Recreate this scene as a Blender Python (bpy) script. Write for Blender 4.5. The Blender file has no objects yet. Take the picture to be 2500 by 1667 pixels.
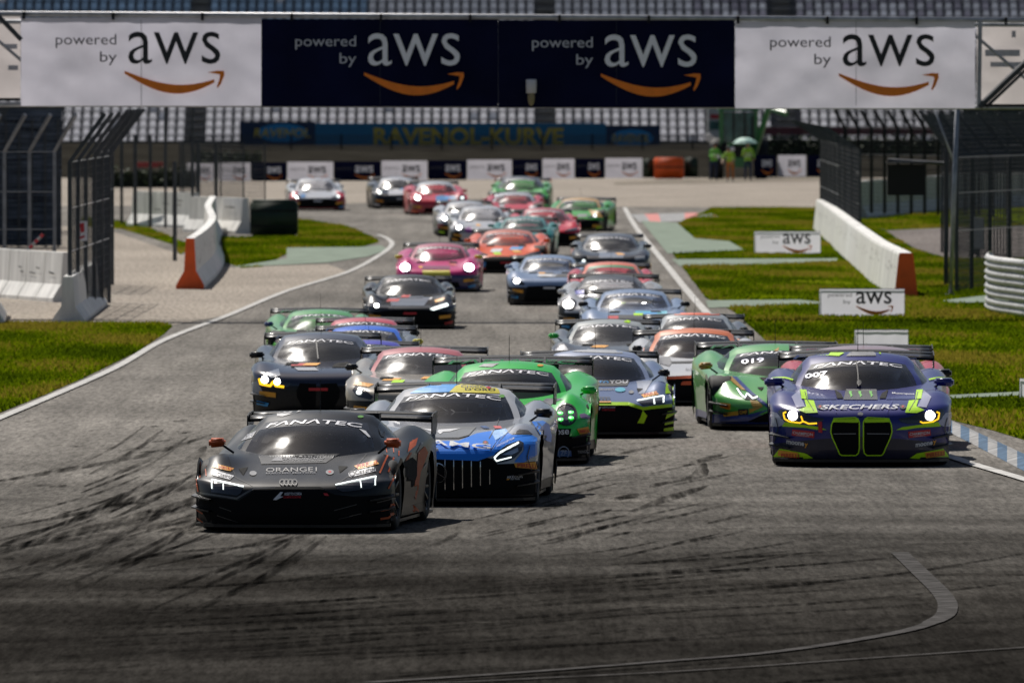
import bpy, bmesh, math, random
import numpy as np
from mathutils import Vector, Matrix, noise
from mathutils.bvhtree import BVHTree
from mathutils.geometry import delaunay_2d_cdt

random.seed(7)
SC = bpy.context.scene
COL = SC.collection
R = math.radians

# ------------------------------------------------------------------ camera, sky, sun, exposure
FPX, PXW, PXH, HOR, CAMH = 30000.0, 2500.0, 1667.0, 205.0, 4.4
TILT = math.atan((PXH / 2 - HOR) / FPX)
cd = bpy.data.cameras.new('camera')
cam = bpy.data.objects.new('camera', cd)
COL.objects.link(cam)
cam.location = (0, 0, CAMH)
cam.rotation_euler = (R(90) - TILT, 0, 0)
cd.sensor_width = 36
cd.lens = FPX / PXW * 36
cd.clip_start = 1
cd.clip_end = 6000
cd.dof.use_dof = True
cd.dof.focus_distance = 124
cd.dof.aperture_fstop = 8
SC.camera = cam

SUN_EL, SUN_AZ = R(50), R(25)           # azimuth: from straight ahead towards the left
world = bpy.data.worlds.new('World')
SC.world = world
world.use_nodes = True
wn, wl = world.node_tree.nodes, world.node_tree.links
wn.clear()
wo = wn.new('ShaderNodeOutputWorld')
wb = wn.new('ShaderNodeBackground')
ws = wn.new('ShaderNodeTexSky')
ws.sky_type = 'NISHITA'
ws.sun_disc = False
ws.sun_elevation = SUN_EL
ws.sun_rotation = -SUN_AZ
ws.air_density = 1.0
ws.dust_density = 1.6
wb.inputs[1].default_value = 0.05
wl.new(ws.outputs[0], wb.inputs[0])
wl.new(wb.outputs[0], wo.inputs[0])
sd = bpy.data.lights.new('sun', 'SUN')
sun = bpy.data.objects.new('sun', sd)
COL.objects.link(sun)
sd.energy = 5.0
sd.angle = R(0.55)
sd.color = (1.0, 0.95, 0.88)
sdir = Vector((-math.sin(SUN_AZ) * math.cos(SUN_EL), math.cos(SUN_AZ) * math.cos(SUN_EL), math.sin(SUN_EL)))
sun.rotation_euler = sdir.to_track_quat('Z', 'Y').to_euler()
SC.view_settings.view_transform = 'Standard'
SC.view_settings.look = 'None'
SC.view_settings.exposure = 0.0
SC.view_settings.gamma = 1.0
SC.view_settings.use_curve_mapping = False
SC.cycles.max_bounces = 6
SC.cycles.transparent_max_bounces = 16

# ------------------------------------------------------------------ measuring helpers
_fw = Vector((0, math.cos(TILT), -math.sin(TILT)))
_up = Vector((0, math.sin(TILT), math.cos(TILT)))


def ray(px, py):
    return _fw * FPX + Vector((1, 0, 0)) * (px - PXW / 2) + _up * (PXH / 2 - py)


def G(px, py, z=0.0):
    d = ray(px, py)
    t = (z - CAMH) / d.z
    return Vector((d.x * t, d.y * t, z))


def AT(px, py, Y):
    d = ray(px, py)
    t = Y / d.y
    return Vector((d.x * t, Y, CAMH + d.z * t))


def DY(py):
    return G(1250, py).y


# ------------------------------------------------------------------ materials
MATS = {}


def mat(name, col, rough=.5, metal=0., spec=.5, coat=0., emit=None, estr=0., var=.12, vscale=6., rvar=.1, bump=0., bscale=40., coatr=.05, stretch=None):
    if name in MATS:
        return MATS[name]
    m = bpy.data.materials.new(name)
    m.use_nodes = True
    n, l = m.node_tree.nodes, m.node_tree.links
    b = n['Principled BSDF']
    tc = n.new('ShaderNodeTexCoord')
    src = tc.outputs['Object']
    if stretch:
        mp = n.new('ShaderNodeMapping')
        mp.inputs['Scale'].default_value = stretch
        l.new(src, mp.inputs[0])
        src = mp.outputs[0]
    nz = n.new('ShaderNodeTexNoise')
    nz.inputs['Scale'].default_value = vscale
    nz.inputs['Detail'].default_value = 5
    l.new(src, nz.inputs['Vector'])
    rp = n.new('ShaderNodeValToRGB')
    c = np.array(col[:3])
    rp.color_ramp.elements[0].position = .3
    rp.color_ramp.elements[1].position = .7
    rp.color_ramp.elements[0].color = (*np.clip(c * (1 - var), 0, 1), 1)
    rp.color_ramp.elements[1].color = (*np.clip(c * (1 + var), 0, 1), 1)
    l.new(nz.outputs['Fac'], rp.inputs[0])
    l.new(rp.outputs[0], b.inputs['Base Color'])
    mr = n.new('ShaderNodeMapRange')
    mr.inputs['To Min'].default_value = max(0.02, rough - rvar)
    mr.inputs['To Max'].default_value = min(1, rough + rvar)
    l.new(nz.outputs['Fac'], mr.inputs['Value'])
    l.new(mr.outputs[0], b.inputs['Roughness'])
    b.inputs['Metallic'].default_value = metal
    b.inputs['Specular IOR Level'].default_value = spec
    b.inputs['Coat Weight'].default_value = coat
    b.inputs['Coat Roughness'].default_value = coatr
    if emit:
        b.inputs['Emission Color'].default_value = (*emit, 1)
        b.inputs['Emission Strength'].default_value = estr
    if bump:
        n2 = n.new('ShaderNodeTexNoise')
        n2.inputs['Scale'].default_value = bscale
        n2.inputs['Detail'].default_value = 3
        l.new(src, n2.inputs['Vector'])
        bp = n.new('ShaderNodeBump')
        bp.inputs['Strength'].default_value = bump
        bp.inputs['Distance'].default_value = .02
        l.new(n2.outputs['Fac'], bp.inputs['Height'])
        l.new(bp.outputs[0], b.inputs['Normal'])
    MATS[name] = m
    return m


def H(h):
    """sRGB hex to linear"""
    v = [int(h[i:i + 2], 16) / 255 for i in (0, 2, 4)]
    return tuple(x / 12.92 if x <= .04045 else ((x + .055) / 1.055) ** 2.4 for x in v)


# ------------------------------------------------------------------ object helpers
def setp(o, label=None, cat=None, group=None, kind=None):
    if label:
        o['label'] = label
    if cat:
        o['category'] = cat
    if group:
        o['group'] = group
    if kind:
        o['kind'] = kind
    return o


def empty(name, loc=(0, 0, 0), rz=0., label=None, cat=None, group=None, scale=1.):
    o = bpy.data.objects.new(name, None)
    COL.objects.link(o)
    o.location = loc
    o.rotation_euler = (0, 0, rz)
    o.scale = (scale,) * 3
    o.empty_display_size = .3
    return setp(o, label, cat, group)


def link(name, me, mats, parent=None, smooth=False):
    o = bpy.data.objects.new(name, me)
    COL.objects.link(o)
    if mats is not None:
        for m in (mats if isinstance(mats, (list, tuple)) else [mats]):
            me.materials.append(m)
    if parent:
        o.parent = parent
    if smooth:
        me.polygons.foreach_set('use_smooth', [True] * len(me.polygons))
    return o


class MB:
    def __init__(s):
        s.v, s.f, s.m = [], [], []
        s.mi = 0

    def add(s, vs, fs):
        o = len(s.v)
        s.v += [tuple(v) for v in vs]
        s.f += [tuple(i + o for i in f) for f in fs]
        s.m += [s.mi] * len(fs)
        return s

    def box(s, c, d, rot=None, taper=1.):
        c = Vector(c)
        vs = []
        for z in (-.5, .5):
            k = taper if z > 0 else 1
            for x, y in ((-.5, -.5), (.5, -.5), (.5, .5), (-.5, .5)):
                p = Vector((x * d[0] * k, y * d[1] * k, z * d[2]))
                if rot is not None:
                    p = rot @ p
                vs.append(c + p)
        return s.add(vs, [(0, 3, 2, 1), (4, 5, 6, 7), (0, 1, 5, 4), (1, 2, 6, 5), (2, 3, 7, 6), (3, 0, 4, 7)])

    def tube(s, pts, r, n=6, caps=True):
        pts = [Vector(p) for p in pts]
        rs = r if isinstance(r, (list, tuple)) else [r] * len(pts)
        vs, fs = [], []
        for i, p in enumerate(pts):
            a = pts[max(0, i - 1)]
            b = pts[min(len(pts) - 1, i + 1)]
            t = (b - a).normalized()
            u = t.cross(Vector((0, 0, 1)) if abs(t.z) < .9 else Vector((0, 1, 0))).normalized()
            w = t.cross(u)
            for k in range(n):
                an = 2 * math.pi * (k + .5) / n
                vs.append(p + (u * math.cos(an) + w * math.sin(an)) * rs[i])
        for i in range(len(pts) - 1):
            for k in range(n):
                a, b = i * n + k, i * n + (k + 1) % n
                fs.append((a, b, b + n, a + n))
        if caps:
            fs.append(tuple(range(n))[::-1])
            fs.append(tuple(range((len(pts) - 1) * n, len(pts) * n)))
        return s.add(vs, fs)

    def prism(s, prof, a, b, across):
        """extrude a 2D profile (u across, z up) from a to b"""
        a, b, across = Vector(a), Vector(b), Vector(across)
        n = len(prof)
        vs = [a + across * u + Vector((0, 0, z)) for u, z in prof] + [b + across * u + Vector((0, 0, z)) for u, z in prof]
        fs = [(i, (i + 1) % n, (i + 1) % n + n, i + n) for i in range(n)] + [tuple(range(n))[::-1], tuple(range(n, 2 * n))]
        return s.add(vs, fs)

    def lathe(s, prof, c, axis='z', n=16, sc=(1, 1, 1)):
        c = Vector(c)
        vs, fs = [], []
        for r, h in prof:
            for k in range(n):
                a = 2 * math.pi * k / n
                q = Vector((r * math.cos(a), r * math.sin(a), h)) if axis == 'z' else Vector((h, r * math.cos(a), r * math.sin(a))) if axis == 'x' else Vector((r * math.cos(a), h, r * math.sin(a)))
                vs.append(c + Vector((q.x * sc[0], q.y * sc[1], q.z * sc[2])))
        for i in range(len(prof) - 1):
            for k in range(n):
                a, b = i * n + k, i * n + (k + 1) % n
                fs.append((a, b, b + n, a + n))
        return s.add(vs, fs)

    def mesh(s, name):
        me = bpy.data.meshes.new(name)
        me.from_pydata(s.v, [], s.f)
        if any(s.m):
            me.polygons.foreach_set('material_index', s.m)
        me.update()
        return me

    def build(s, name, mats, parent=None, smooth=False):
        me = s.mesh(name)
        bm = bmesh.new()
        bm.from_mesh(me)
        bmesh.ops.recalc_face_normals(bm, faces=bm.faces)
        bm.to_mesh(me)
        bm.free()
        return link(name, me, mats, parent, smooth)


_tc = {}


def text_mesh(t, bold=0., shear=0.):
    """triangles of a flat text, normalised so that its box is [0,1] wide and its x-height/cap box [0,1] tall"""
    k = (t, bold, shear)
    if k in _tc:
        return _tc[k]
    c = bpy.data.curves.new('t', 'FONT')
    c.body = t
    c.size = 1
    c.resolution_u = 3
    c.offset = bold
    c.shear = shear
    o = bpy.data.objects.new('t', c)
    COL.objects.link(o)
    me = bpy.data.meshes.new_from_object(o)
    v = np.array([x.co[:2] for x in me.vertices])
    f = [tuple(p.vertices) for p in me.polygons]
    bpy.data.objects.remove(o)
    bpy.data.curves.remove(c)
    bpy.data.meshes.remove(me)
    mn, mx = v.min(0), v.max(0)
    asp = (mx - mn)[0] / (mx - mn)[1]
    _tc[k] = ((v - mn) / (mx - mn), f, asp)
    return _tc[k]


def tri_poly(pts, step):
    """triangulate a 2D polygon with inner points every step"""
    P = [Vector(p) for p in pts]
    out = []
    n = len(P)
    for i in range(n):
        a, b = P[i], P[(i + 1) % n]
        k = max(1, int((b - a).length / step))
        out += [a + (b - a) * (j / k) for j in range(k)]
    ne = len(out)
    xs = [p[0] for p in P]
    ys = [p[1] for p in P]

    def inside(x, y):
        c = False
        for i in range(n):
            x1, y1 = P[i]
            x2, y2 = P[(i + 1) % n]
            if (y1 > y) != (y2 > y) and x < (x2 - x1) * (y - y1) / (y2 - y1) + x1:
                c = not c
        return c
    x = min(xs) + step * .5
    while x < max(xs):
        y = min(ys) + step * .5
        while y < max(ys):
            if inside(x, y):
                out.append(Vector((x, y)))
            y += step
        x += step
    r = delaunay_2d_cdt(out, [(i, (i + 1) % ne) for i in range(ne)], [], 1, 1e-5)
    return [tuple(v) for v in r[0]], [tuple(f) for f in r[2]]


def sheet(name, pxpts, z, m, kind='structure', label=None, world_pts=None, step=None):
    w = world_pts or [G(x, y) for x, y in pxpts]
    v, f = tri_poly([(p[0], p[1]) for p in w], step or 1e6) if step else ([(p[0], p[1]) for p in w], [tuple(range(len(w)))])
    me = bpy.data.meshes.new(name)
    me.from_pydata([(a, b, z) for a, b in v], [], f)
    bm = bmesh.new()
    bm.from_mesh(me)
    for fc in bm.faces:
        fc.normal_update()
        if fc.normal.z < 0:
            fc.normal_flip()
    if not step:
        bmesh.ops.triangulate(bm, faces=bm.faces)
    bm.to_mesh(me)
    bm.free()
    return setp(link(name, me, m), label=label, kind=kind)


def ribbon(pts, w):
    """widen a world polyline into a polygon strip: list of quads as a mesh builder"""
    pts = [Vector(p) for p in pts]
    ws_ = w if isinstance(w, (list, tuple)) else [w] * len(pts)
    L, Rr = [], []
    for i, p in enumerate(pts):
        t = (pts[min(i + 1, len(pts) - 1)] - pts[max(0, i - 1)])
        t.z = 0
        t.normalize()
        nrm = Vector((-t.y, t.x, 0))
        L.append(p + nrm * ws_[i] / 2)
        Rr.append(p - nrm * ws_[i] / 2)
    return L, Rr


def smooth_line(pts, k=6):
    """Catmull-Rom through the points"""
    P = [Vector(p) for p in pts]
    out = []
    for i in range(len(P) - 1):
        p0, p1, p2, p3 = P[max(0, i - 1)], P[i], P[i + 1], P[min(len(P) - 1, i + 2)]
        for j in range(k):
            t = j / k
            out.append(.5 * ((2 * p1) + (p2 - p0) * t + (2 * p0 - 5 * p1 + 4 * p2 - p3) * t * t + (3 * p1 - p0 - 3 * p2 + p3) * t ** 3))
    out.append(P[-1])
    return out


# ------------------------------------------------------------------ ground materials
def asphalt(name, base, streak, patch=.25, rough=.62, lines=0., rubber=0., corner=False, spec=.05):
    m = bpy.data.materials.new(name)
    m.use_nodes = True
    n, l = m.node_tree.nodes, m.node_tree.links
    b = n['Principled BSDF']
    geo = n.new('ShaderNodeNewGeometry')

    def noise_(sc, vec, det=4, rgh=.55):
        mp = n.new('ShaderNodeMapping')
        mp.inputs['Scale'].default_value = vec
        l.new(geo.outputs['Position'], mp.inputs[0])
        z = n.new('ShaderNodeTexNoise')
        z.inputs['Scale'].default_value = sc
        z.inputs['Detail'].default_value = det
        z.inputs['Roughness'].default_value = rgh
        l.new(mp.outputs[0], z.inputs['Vector'])
        return z.outputs['Fac']

    def mrange(v, a, b_, c, d):
        r = n.new('ShaderNodeMapRange')
        r.inputs['From Min'].default_value = a
        r.inputs['From Max'].default_value = b_
        r.inputs['To Min'].default_value = c
        r.inputs['To Max'].default_value = d
        l.new(v, r.inputs['Value'])
        return r.outputs[0]

    def mul(a, b_):
        k = n.new('ShaderNodeMath')
        k.operation = 'MULTIPLY'
        l.new(a, k.inputs[0])
        l.new(b_, k.inputs[1])
        return k.outputs[0]
    grain = mrange(noise_(14, (1, .07, 1), 3, .8), .3, .7, .55, 1.5)
    ptch = mrange(noise_(.22, (1, .35, 1), 5), .3, .7, 1 - patch, 1 + patch)
    fac = mul(grain, ptch)
    if streak:
        fac = mul(fac, mrange(noise_(2.4, (1, .03, 1), 5, .6), .35, .62, 1 - streak, 1.08))
    if rubber:        # rubber laid down across the view by cars turning in
        mp = n.new('ShaderNodeMapping')
        mp.inputs['Rotation'].default_value = (0, 0, R(58))
        mp.inputs['Scale'].default_value = (.16, .5, 1)
        l.new(geo.outputs['Position'], mp.inputs[0])
        z = n.new('ShaderNodeTexNoise')
        z.inputs['Scale'].default_value = .55
        z.inputs['Detail'].default_value = 2.5
        l.new(mp.outputs[0], z.inputs['Vector'])
        st = mrange(z.outputs['Fac'], .38, .62, 1 - rubber, 1.0)
        if corner:    # vignette darkening painted into the near asphalt colour over the rubber, ragged streaky edge
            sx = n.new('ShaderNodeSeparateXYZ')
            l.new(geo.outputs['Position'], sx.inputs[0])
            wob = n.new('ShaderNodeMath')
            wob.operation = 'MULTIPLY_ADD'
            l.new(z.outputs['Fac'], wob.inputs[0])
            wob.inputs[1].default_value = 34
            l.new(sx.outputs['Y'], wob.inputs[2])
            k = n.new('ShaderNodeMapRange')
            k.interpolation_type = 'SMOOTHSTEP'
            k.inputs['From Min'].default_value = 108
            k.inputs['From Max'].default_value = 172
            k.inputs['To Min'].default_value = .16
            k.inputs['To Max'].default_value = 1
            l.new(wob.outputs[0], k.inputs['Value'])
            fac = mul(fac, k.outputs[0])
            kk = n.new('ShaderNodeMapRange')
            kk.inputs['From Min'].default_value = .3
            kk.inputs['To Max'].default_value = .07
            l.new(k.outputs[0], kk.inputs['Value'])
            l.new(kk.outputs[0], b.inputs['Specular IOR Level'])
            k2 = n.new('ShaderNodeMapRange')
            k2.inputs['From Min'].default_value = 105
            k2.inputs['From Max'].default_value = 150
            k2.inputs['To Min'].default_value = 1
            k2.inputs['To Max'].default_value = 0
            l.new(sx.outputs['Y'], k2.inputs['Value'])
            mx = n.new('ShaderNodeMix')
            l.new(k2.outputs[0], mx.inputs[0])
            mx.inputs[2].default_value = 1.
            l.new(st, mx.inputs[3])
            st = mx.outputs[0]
        fac = mul(fac, st)
    vm = n.new('ShaderNodeVectorMath')
    vm.operation = 'SCALE'
    vm.inputs[0].default_value = base
    l.new(fac, vm.inputs['Scale'])
    l.new(vm.outputs[0], b.inputs['Base Color'])
    b.inputs['Roughness'].default_value = .95
    b.inputs['Specular IOR Level'].default_value = spec
    n2 = n.new('ShaderNodeTexNoise')
    n2.inputs['Scale'].default_value = 55
    n2.inputs['Detail'].default_value = 2
    l.new(geo.outputs['Position'], n2.inputs['Vector'])
    bp = n.new('ShaderNodeBump')
    bp.inputs['Strength'].default_value = .6
    bp.inputs['Distance'].default_value = .012
    l.new(n2.outputs['Fac'], bp.inputs['Height'])
    l.new(bp.outputs[0], b.inputs['Normal'])
    return m


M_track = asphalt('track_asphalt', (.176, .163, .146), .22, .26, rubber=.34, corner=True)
M_run = asphalt('runoff_asphalt', (.30, .264, .224), .0, .14, .8)
M_path = asphalt('path_asphalt', (.17, .15, .14), .0, .2, .85)


def grass_mat():
    m = bpy.data.materials.new('turf')
    m.use_nodes = True
    n, l = m.node_tree.nodes, m.node_tree.links
    b = n['Principled BSDF']
    geo = n.new('ShaderNodeNewGeometry')
    z = n.new('ShaderNodeTexNoise')
    z.inputs['Scale'].default_value = .45
    z.inputs['Detail'].default_value = 8
    z.inputs['Roughness'].default_value = .72
    mp = n.new('ShaderNodeMapping')
    mp.inputs['Scale'].default_value = (.8, .16, 1)
    l.new(geo.outputs['Position'], mp.inputs[0])
    l.new(mp.outputs[0], z.inputs['Vector'])
    rp = n.new('ShaderNodeValToRGB')
    e = rp.color_ramp.elements
    e[0].position = .34
    e[0].color = (.040, .040, .003, 1)
    e[1].position = .68
    e[1].color = (.20, .16, .02, 1)
    k = e.new(.44)
    k.color = (.060, .086, .001, 1)
    k = e.new(.58)
    k.color = (.095, .128, .002, 1)
    l.new(z.outputs['Fac'], rp.inputs[0])
    l.new(rp.outputs[0], b.inputs['Base Color'])
    b.inputs['Roughness'].default_value = .8
    b.inputs['Specular IOR Level'].default_value = .0
    b.inputs['Subsurface Weight'].default_value = 0
    return m


M_grass = grass_mat()
M_white_paint = mat('white_line_paint', (.50, .49, .47), .9, spec=.03, var=.35, vscale=3)
M_faded = mat('faded_line_paint', (.075, .072, .07), .95, spec=0., var=.45, vscale=5)
M_pale = mat('pale_green_paint', (.22, .265, .215), .9, spec=.03, var=.25, vscale=1.2)
M_conc = mat('concrete', (.30, .29, .27), .85, var=.2, vscale=2, bump=.2)
M_wall = mat('white_wall_paint', (.72, .71, .68), .65, spec=.3, var=.24, vscale=3.0, bump=.25, bscale=8, stretch=(1, 1, .22))
M_wallg = mat('grey_wall_paint', (.42, .43, .45), .7, var=.12, vscale=1.5)
M_scuff = mat('wall_scuff', (.22, .21, .20), .8, var=.4, vscale=6)
M_orange = mat('orange_wall_paint', (.86, .11, .010), .55, var=.15, vscale=3)
M_galv = mat('galvanised_steel', (.30, .31, .33), .45, .6, var=.25, vscale=5)
M_post = mat('dark_post_steel', (.045, .05, .058), .45, .3, var=.3, vscale=4)
M_gpost = mat('grey_post_steel', (.20, .21, .23), .4, .4, var=.3, vscale=4)
M_wire = mat('fence_wire', (.035, .042, .052), .5, .3, var=.3, vscale=2)
M_black = mat('matte_black', (.008, .008, .009), .6, spec=.3, var=.2)
M_white = mat('white_panel', (.62, .61, .64), .55, var=.06, vscale=.7)
M_navy = mat('dark_navy_panel', (.006, .008, .032), .85, spec=.05, var=.3, vscale=.8)
M_aorange = mat('logo_orange', (.95, .23, .008), .55, var=.08)
M_lgrey = mat('grey_lettering', (.07, .07, .08), .6, var=.1)
M_lwhite = mat('white_lettering', (.88, .87, .90), .5, var=.06)
M_lblack = mat('black_lettering', (.010, .011, .016), .5, var=.1)

# ------------------------------------------------------------------ ground
sheet('ground', None, -.03, mat('earth', (.075, .07, .045), .95, spec=0., var=.3, vscale=.05), world_pts=[(-900, -300, 0), (900, -300, 0), (900, 3000, 0), (-900, 3000, 0)])
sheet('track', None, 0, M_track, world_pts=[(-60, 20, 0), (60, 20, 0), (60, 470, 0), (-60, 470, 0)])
setp(sheet('runoff_area', [(-900, 503), (700, 503), (1200, 486), (1500, 505), (1990, 508), (3200, 508), (3200, 430), (-900, 430)], .004, M_run))
sheet('pit_exit_road', [(-300, 792), (408, 797), (560, 768), (700, 710), (850, 664), (800, 645), (560, 653), (440, 622), (240, 553), (-300, 553)], .004, M_run)

# grass (the blades come further down)
GRASS = {
    'near': [(-60, 1040), (-60, 792), (385, 792), (418, 798), (402, 815), (330, 862), (200, 925), (100, 968), (0, 1008)],
    'far': [(590, 655), (548, 640), (540, 580), (726, 578), (726, 538), (760, 540), (850, 555), (915, 583), (925, 592), (880, 604), (730, 605), (640, 652)],
    'strip': [(200, 532), (330, 545), (420, 580), (445, 590), (480, 600), (440, 622), (420, 597), (300, 560), (200, 553)],
    'right': [(1740, 509), (1657, 547), (1700, 588), (1640, 615), (1666, 653), (1724, 728), (1790, 760), (1900, 860), (2331, 1028), (2420, 1050), (2560, 1092), (2760, 1150), (2760, 632),
              (2315, 634), (2235, 612), (2160, 566), (2120, 548), (2000, 509)],
    'beyond': [(2090, 536), (2320, 512), (2700, 500), (2700, 546), (2320, 556), (2164, 563)],
}
STRIPS = [
    [(1565, 540), (1653, 545), (1697, 583), (1780, 590), (1819, 612), (1630, 620)],
    [(1640, 634), (2045, 632), (2040, 640), (1900, 646), (1660, 651)],
    [(1722, 735), (1950, 733), (2000, 738), (2000, 743), (1730, 753)],
    [(2300, 735), (2410, 722), (2560, 733), (2560, 737), (2320, 741)],
    [(2300, 967), (2560, 955), (2560, 963), (2300, 975)],
    [(700, 606), (880, 604), (930, 600), (948, 610), (900, 627), (800, 642), (560, 654), (700, 632)]]
for k, p in GRASS.items():
    sheet('grass_field', p, .008, M_grass)
sheet('service_road', [(2164, 565), (2320, 557), (2700, 548), (2700, 629), (2315, 632), (2237, 609)], .012, M_path)
for p in STRIPS:
    sheet('painted_strip', p, .014, M_pale)


def line_mark(name, px, w, m, z=.018, k=6):
    L, Rr = ribbon(smooth_line([G(a, b) for a, b in px], k), w)
    mb = MB()
    for i in range(len(L) - 1):
        mb.add([(*L[i][:2], z), (*Rr[i][:2], z), (*Rr[i + 1][:2], z), (*L[i + 1][:2], z)], [(0, 1, 2, 3)])
    o = mb.build(name, m)
    return setp(o, kind='structure')


line_mark('white_line', [(-120, 1070), (0, 1022), (270, 905), (400, 832), (560, 770), (700, 712), (850, 665), (930, 622), (957, 598), (945, 583), (922, 574)], .14, M_white_paint)
line_mark('white_line', [(1525, 508), (1554, 558), (1624, 645), (1699, 736), (1800, 840), (1950, 950), (2120, 1040), (2330, 1120), (2500, 1172), (2700, 1235)], .16, M_white_paint)
line_mark('painted_grid_line', [(2196, 1350), (2250, 1402), (2300, 1452), (2314, 1486), (2290, 1514), (2190, 1546), (1900, 1592), (1600, 1618), (1250, 1645), (900, 1668)], [.17] * 26 + [.13] * 30, M_faded, z=.012)
line_mark('white_line', [(1000, 1672), (1250, 1661), (1700, 1638), (2100, 1610), (2520, 1581), (2700, 1568)], .075, M_faded, z=.012)


def kerb(name, edge_a, edge_b, cols, n, h):
    """striped raised kerb between two pixel edges"""
    A = [G(*p) for p in edge_a]
    B = [G(*p) for p in edge_b]

    def at(P, t):
        t *= len(P) - 1
        i = min(int(t), len(P) - 2)
        return P[i].lerp(P[i + 1], t - i)
    root = setp(empty(name, A[0]), kind='structure')
    for i in range(n):
        mb = MB()
        t0, t1 = i / n, (i + 1) / n
        q = [at(A, t0), at(A, t1), at(B, t1), at(B, t0)]
        q = [p - A[0] for p in q]
        m4 = [(q[0] + q[3]) / 2, (q[1] + q[2]) / 2]
        vs = [Vector((p.x, p.y, .004)) for p in q] + [Vector((p.x, p.y, h)) for p in m4]
        mb.add(vs, [(0, 1, 5, 4), (2, 3, 4, 5), (0, 4, 3), (1, 2, 5)])
        mb.build('kerb_block', cols[i % len(cols)], root)
    return root


M_kblue = mat('kerb_blue', (.10, .155, .23), .9, spec=.05, var=.3, vscale=3)
M_kwhite = mat('kerb_white', (.32, .32, .32), .9, spec=.05, var=.35, vscale=3)
M_kred = mat('kerb_red', (.50, .14, .12), .7, var=.25, vscale=3)
kerb('kerb', [(2200, 985), (2331, 1030), (2500, 1108), (2600, 1150)], [(2200, 1012), (2331, 1062), (2500, 1150), (2600, 1200)], [M_kblue, M_kwhite], 22, .055)
kerb('kerb', [(1538, 524), (1640, 521), (1735, 519), (1754, 529)], [(1560, 543), (1640, 541), (1735, 539), (1756, 534)], [M_kwhite, M_kred, M_kwhite], 9, .05)

# tyre marks: rubber laid on the asphalt, thin dark sheets
def mark_mat():
    m = bpy.data.materials.new('tyre_rubber_mark')
    m.use_nodes = True
    n, l = m.node_tree.nodes, m.node_tree.links
    n.clear()
    o = n.new('ShaderNodeOutputMaterial')
    d = n.new('ShaderNodeBsdfDiffuse')
    d.inputs[0].default_value = (.006, .0058, .0055, 1)
    t = n.new('ShaderNodeBsdfTransparent')
    mx = n.new('ShaderNodeMixShader')
    g = n.new('ShaderNodeNewGeometry')
    fac = None
    for sc, vec, lo, hi in ((1.0, (12, .25, 1), .30, .62), (.5, (.9, .10, 1), .28, .55)):
        mp = n.new('ShaderNodeMapping')
        mp.inputs['Scale'].default_value = vec
        l.new(g.outputs['Position'], mp.inputs[0])
        z = n.new('ShaderNodeTexNoise')
        z.inputs['Scale'].default_value = sc
        z.inputs['Detail'].default_value = 6
        l.new(mp.outputs[0], z.inputs['Vector'])
        r = n.new('ShaderNodeMapRange')
        r.inputs['From Min'].default_value = lo
        r.inputs['From Max'].default_value = hi
        r.inputs['To Max'].default_value = .82
        l.new(z.outputs['Fac'], r.inputs['Value'])
        if fac is None:
            fac = r.outputs[0]
        else:
            k = n.new('ShaderNodeMath')
            k.operation = 'MULTIPLY'
            l.new(fac, k.inputs[0])
            l.new(r.outputs[0], k.inputs[1])
            fac = k.outputs[0]
    l.new(fac, mx.inputs[0])
    l.new(t.outputs[0], mx.inputs[1])
    l.new(d.outputs[0], mx.inputs[2])
    l.new(mx.outputs[0], o.inputs[0])
    return m


M_mark = mark_mat()
MARKS = [
    ([(690, 1100), (560, 1190), (380, 1250), (150, 1310), (-40, 1360)], .3), ([(760, 1020), (640, 1130), (480, 1230), (220, 1300), (-40, 1340)], .22),
    ([(520, 1060), (360, 1110), (200, 1140), (60, 1165), (-40, 1180)], .25), ([(610, 1250), (450, 1275), (300, 1300), (80, 1330), (-40, 1345)], .2),
    ([(1250, 1370), (950, 1400), (600, 1425), (300, 1440), (-40, 1450)], .16), ([(950, 1385), (620, 1425), (380, 1437)], .12),
    ([(820, 1290), (640, 1330), (420, 1350), (180, 1390), (-40, 1420)], .16),
    ([(2500, 1352), (2200, 1400), (1900, 1430), (1500, 1462), (1000, 1500), (500, 1525), (-40, 1545)], .2), ([(2500, 1510), (2200, 1530), (1700, 1560), (1000, 1590), (400, 1610), (-40, 1622)], .22),
    ([(1800, 1375), (1400, 1420), (1000, 1450), (500, 1490), (-40, 1510)], .14), ([(1600, 1480), (1250, 1510), (700, 1535), (-40, 1570)], .3),
    ([(1730, 1185), (1640, 1215), (1540, 1250)], .18), ([(1560, 1205), (1500, 1222)], .22), ([(1620, 1320), (1480, 1345), (1300, 1362)], .10),
    ([(1720, 1130), (1700, 1165), (1620, 1180), (1590, 1190)], .2), ([(1400, 1225), (1330, 1245)], .14), ([(1760, 1110), (1690, 1130)], .16),
    ([(640, 1070), (560, 1130), (430, 1200)], .15), ([(420, 1185), (300, 1230), (150, 1262), (0, 1290)], .14), ([(1960, 1350), (1750, 1385), (1500, 1412)], .1),
    ([(2080, 1300), (1800, 1345), (1560, 1376)], .08), ([(1120, 1300), (1060, 1330), (900, 1372)], .1), ([(500, 1090), (470, 1120), (400, 1140)], .2),
    ([(1120, 1470), (700, 1500), (100, 1530)], .12), ([(2500, 1420), (2100, 1465), (1700, 1490), (1250, 1525)], .14), ([(900, 1620), (300, 1640), (-40, 1650)], .16),
]
random.seed(3)
for i in range(44):          # long curving lines across the corner entry
    y0 = random.uniform(1330, 1640)
    x0 = random.uniform(900, 2600)
    L_ = random.uniform(500, 1900)
    rise = random.uniform(.05, .085)
    MARKS.append(([(x0 - L_ * t, y0 + L_ * rise * (t ** .75)) for t in (0, .25, .5, .75, 1)], random.uniform(.06, .16)))
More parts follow.
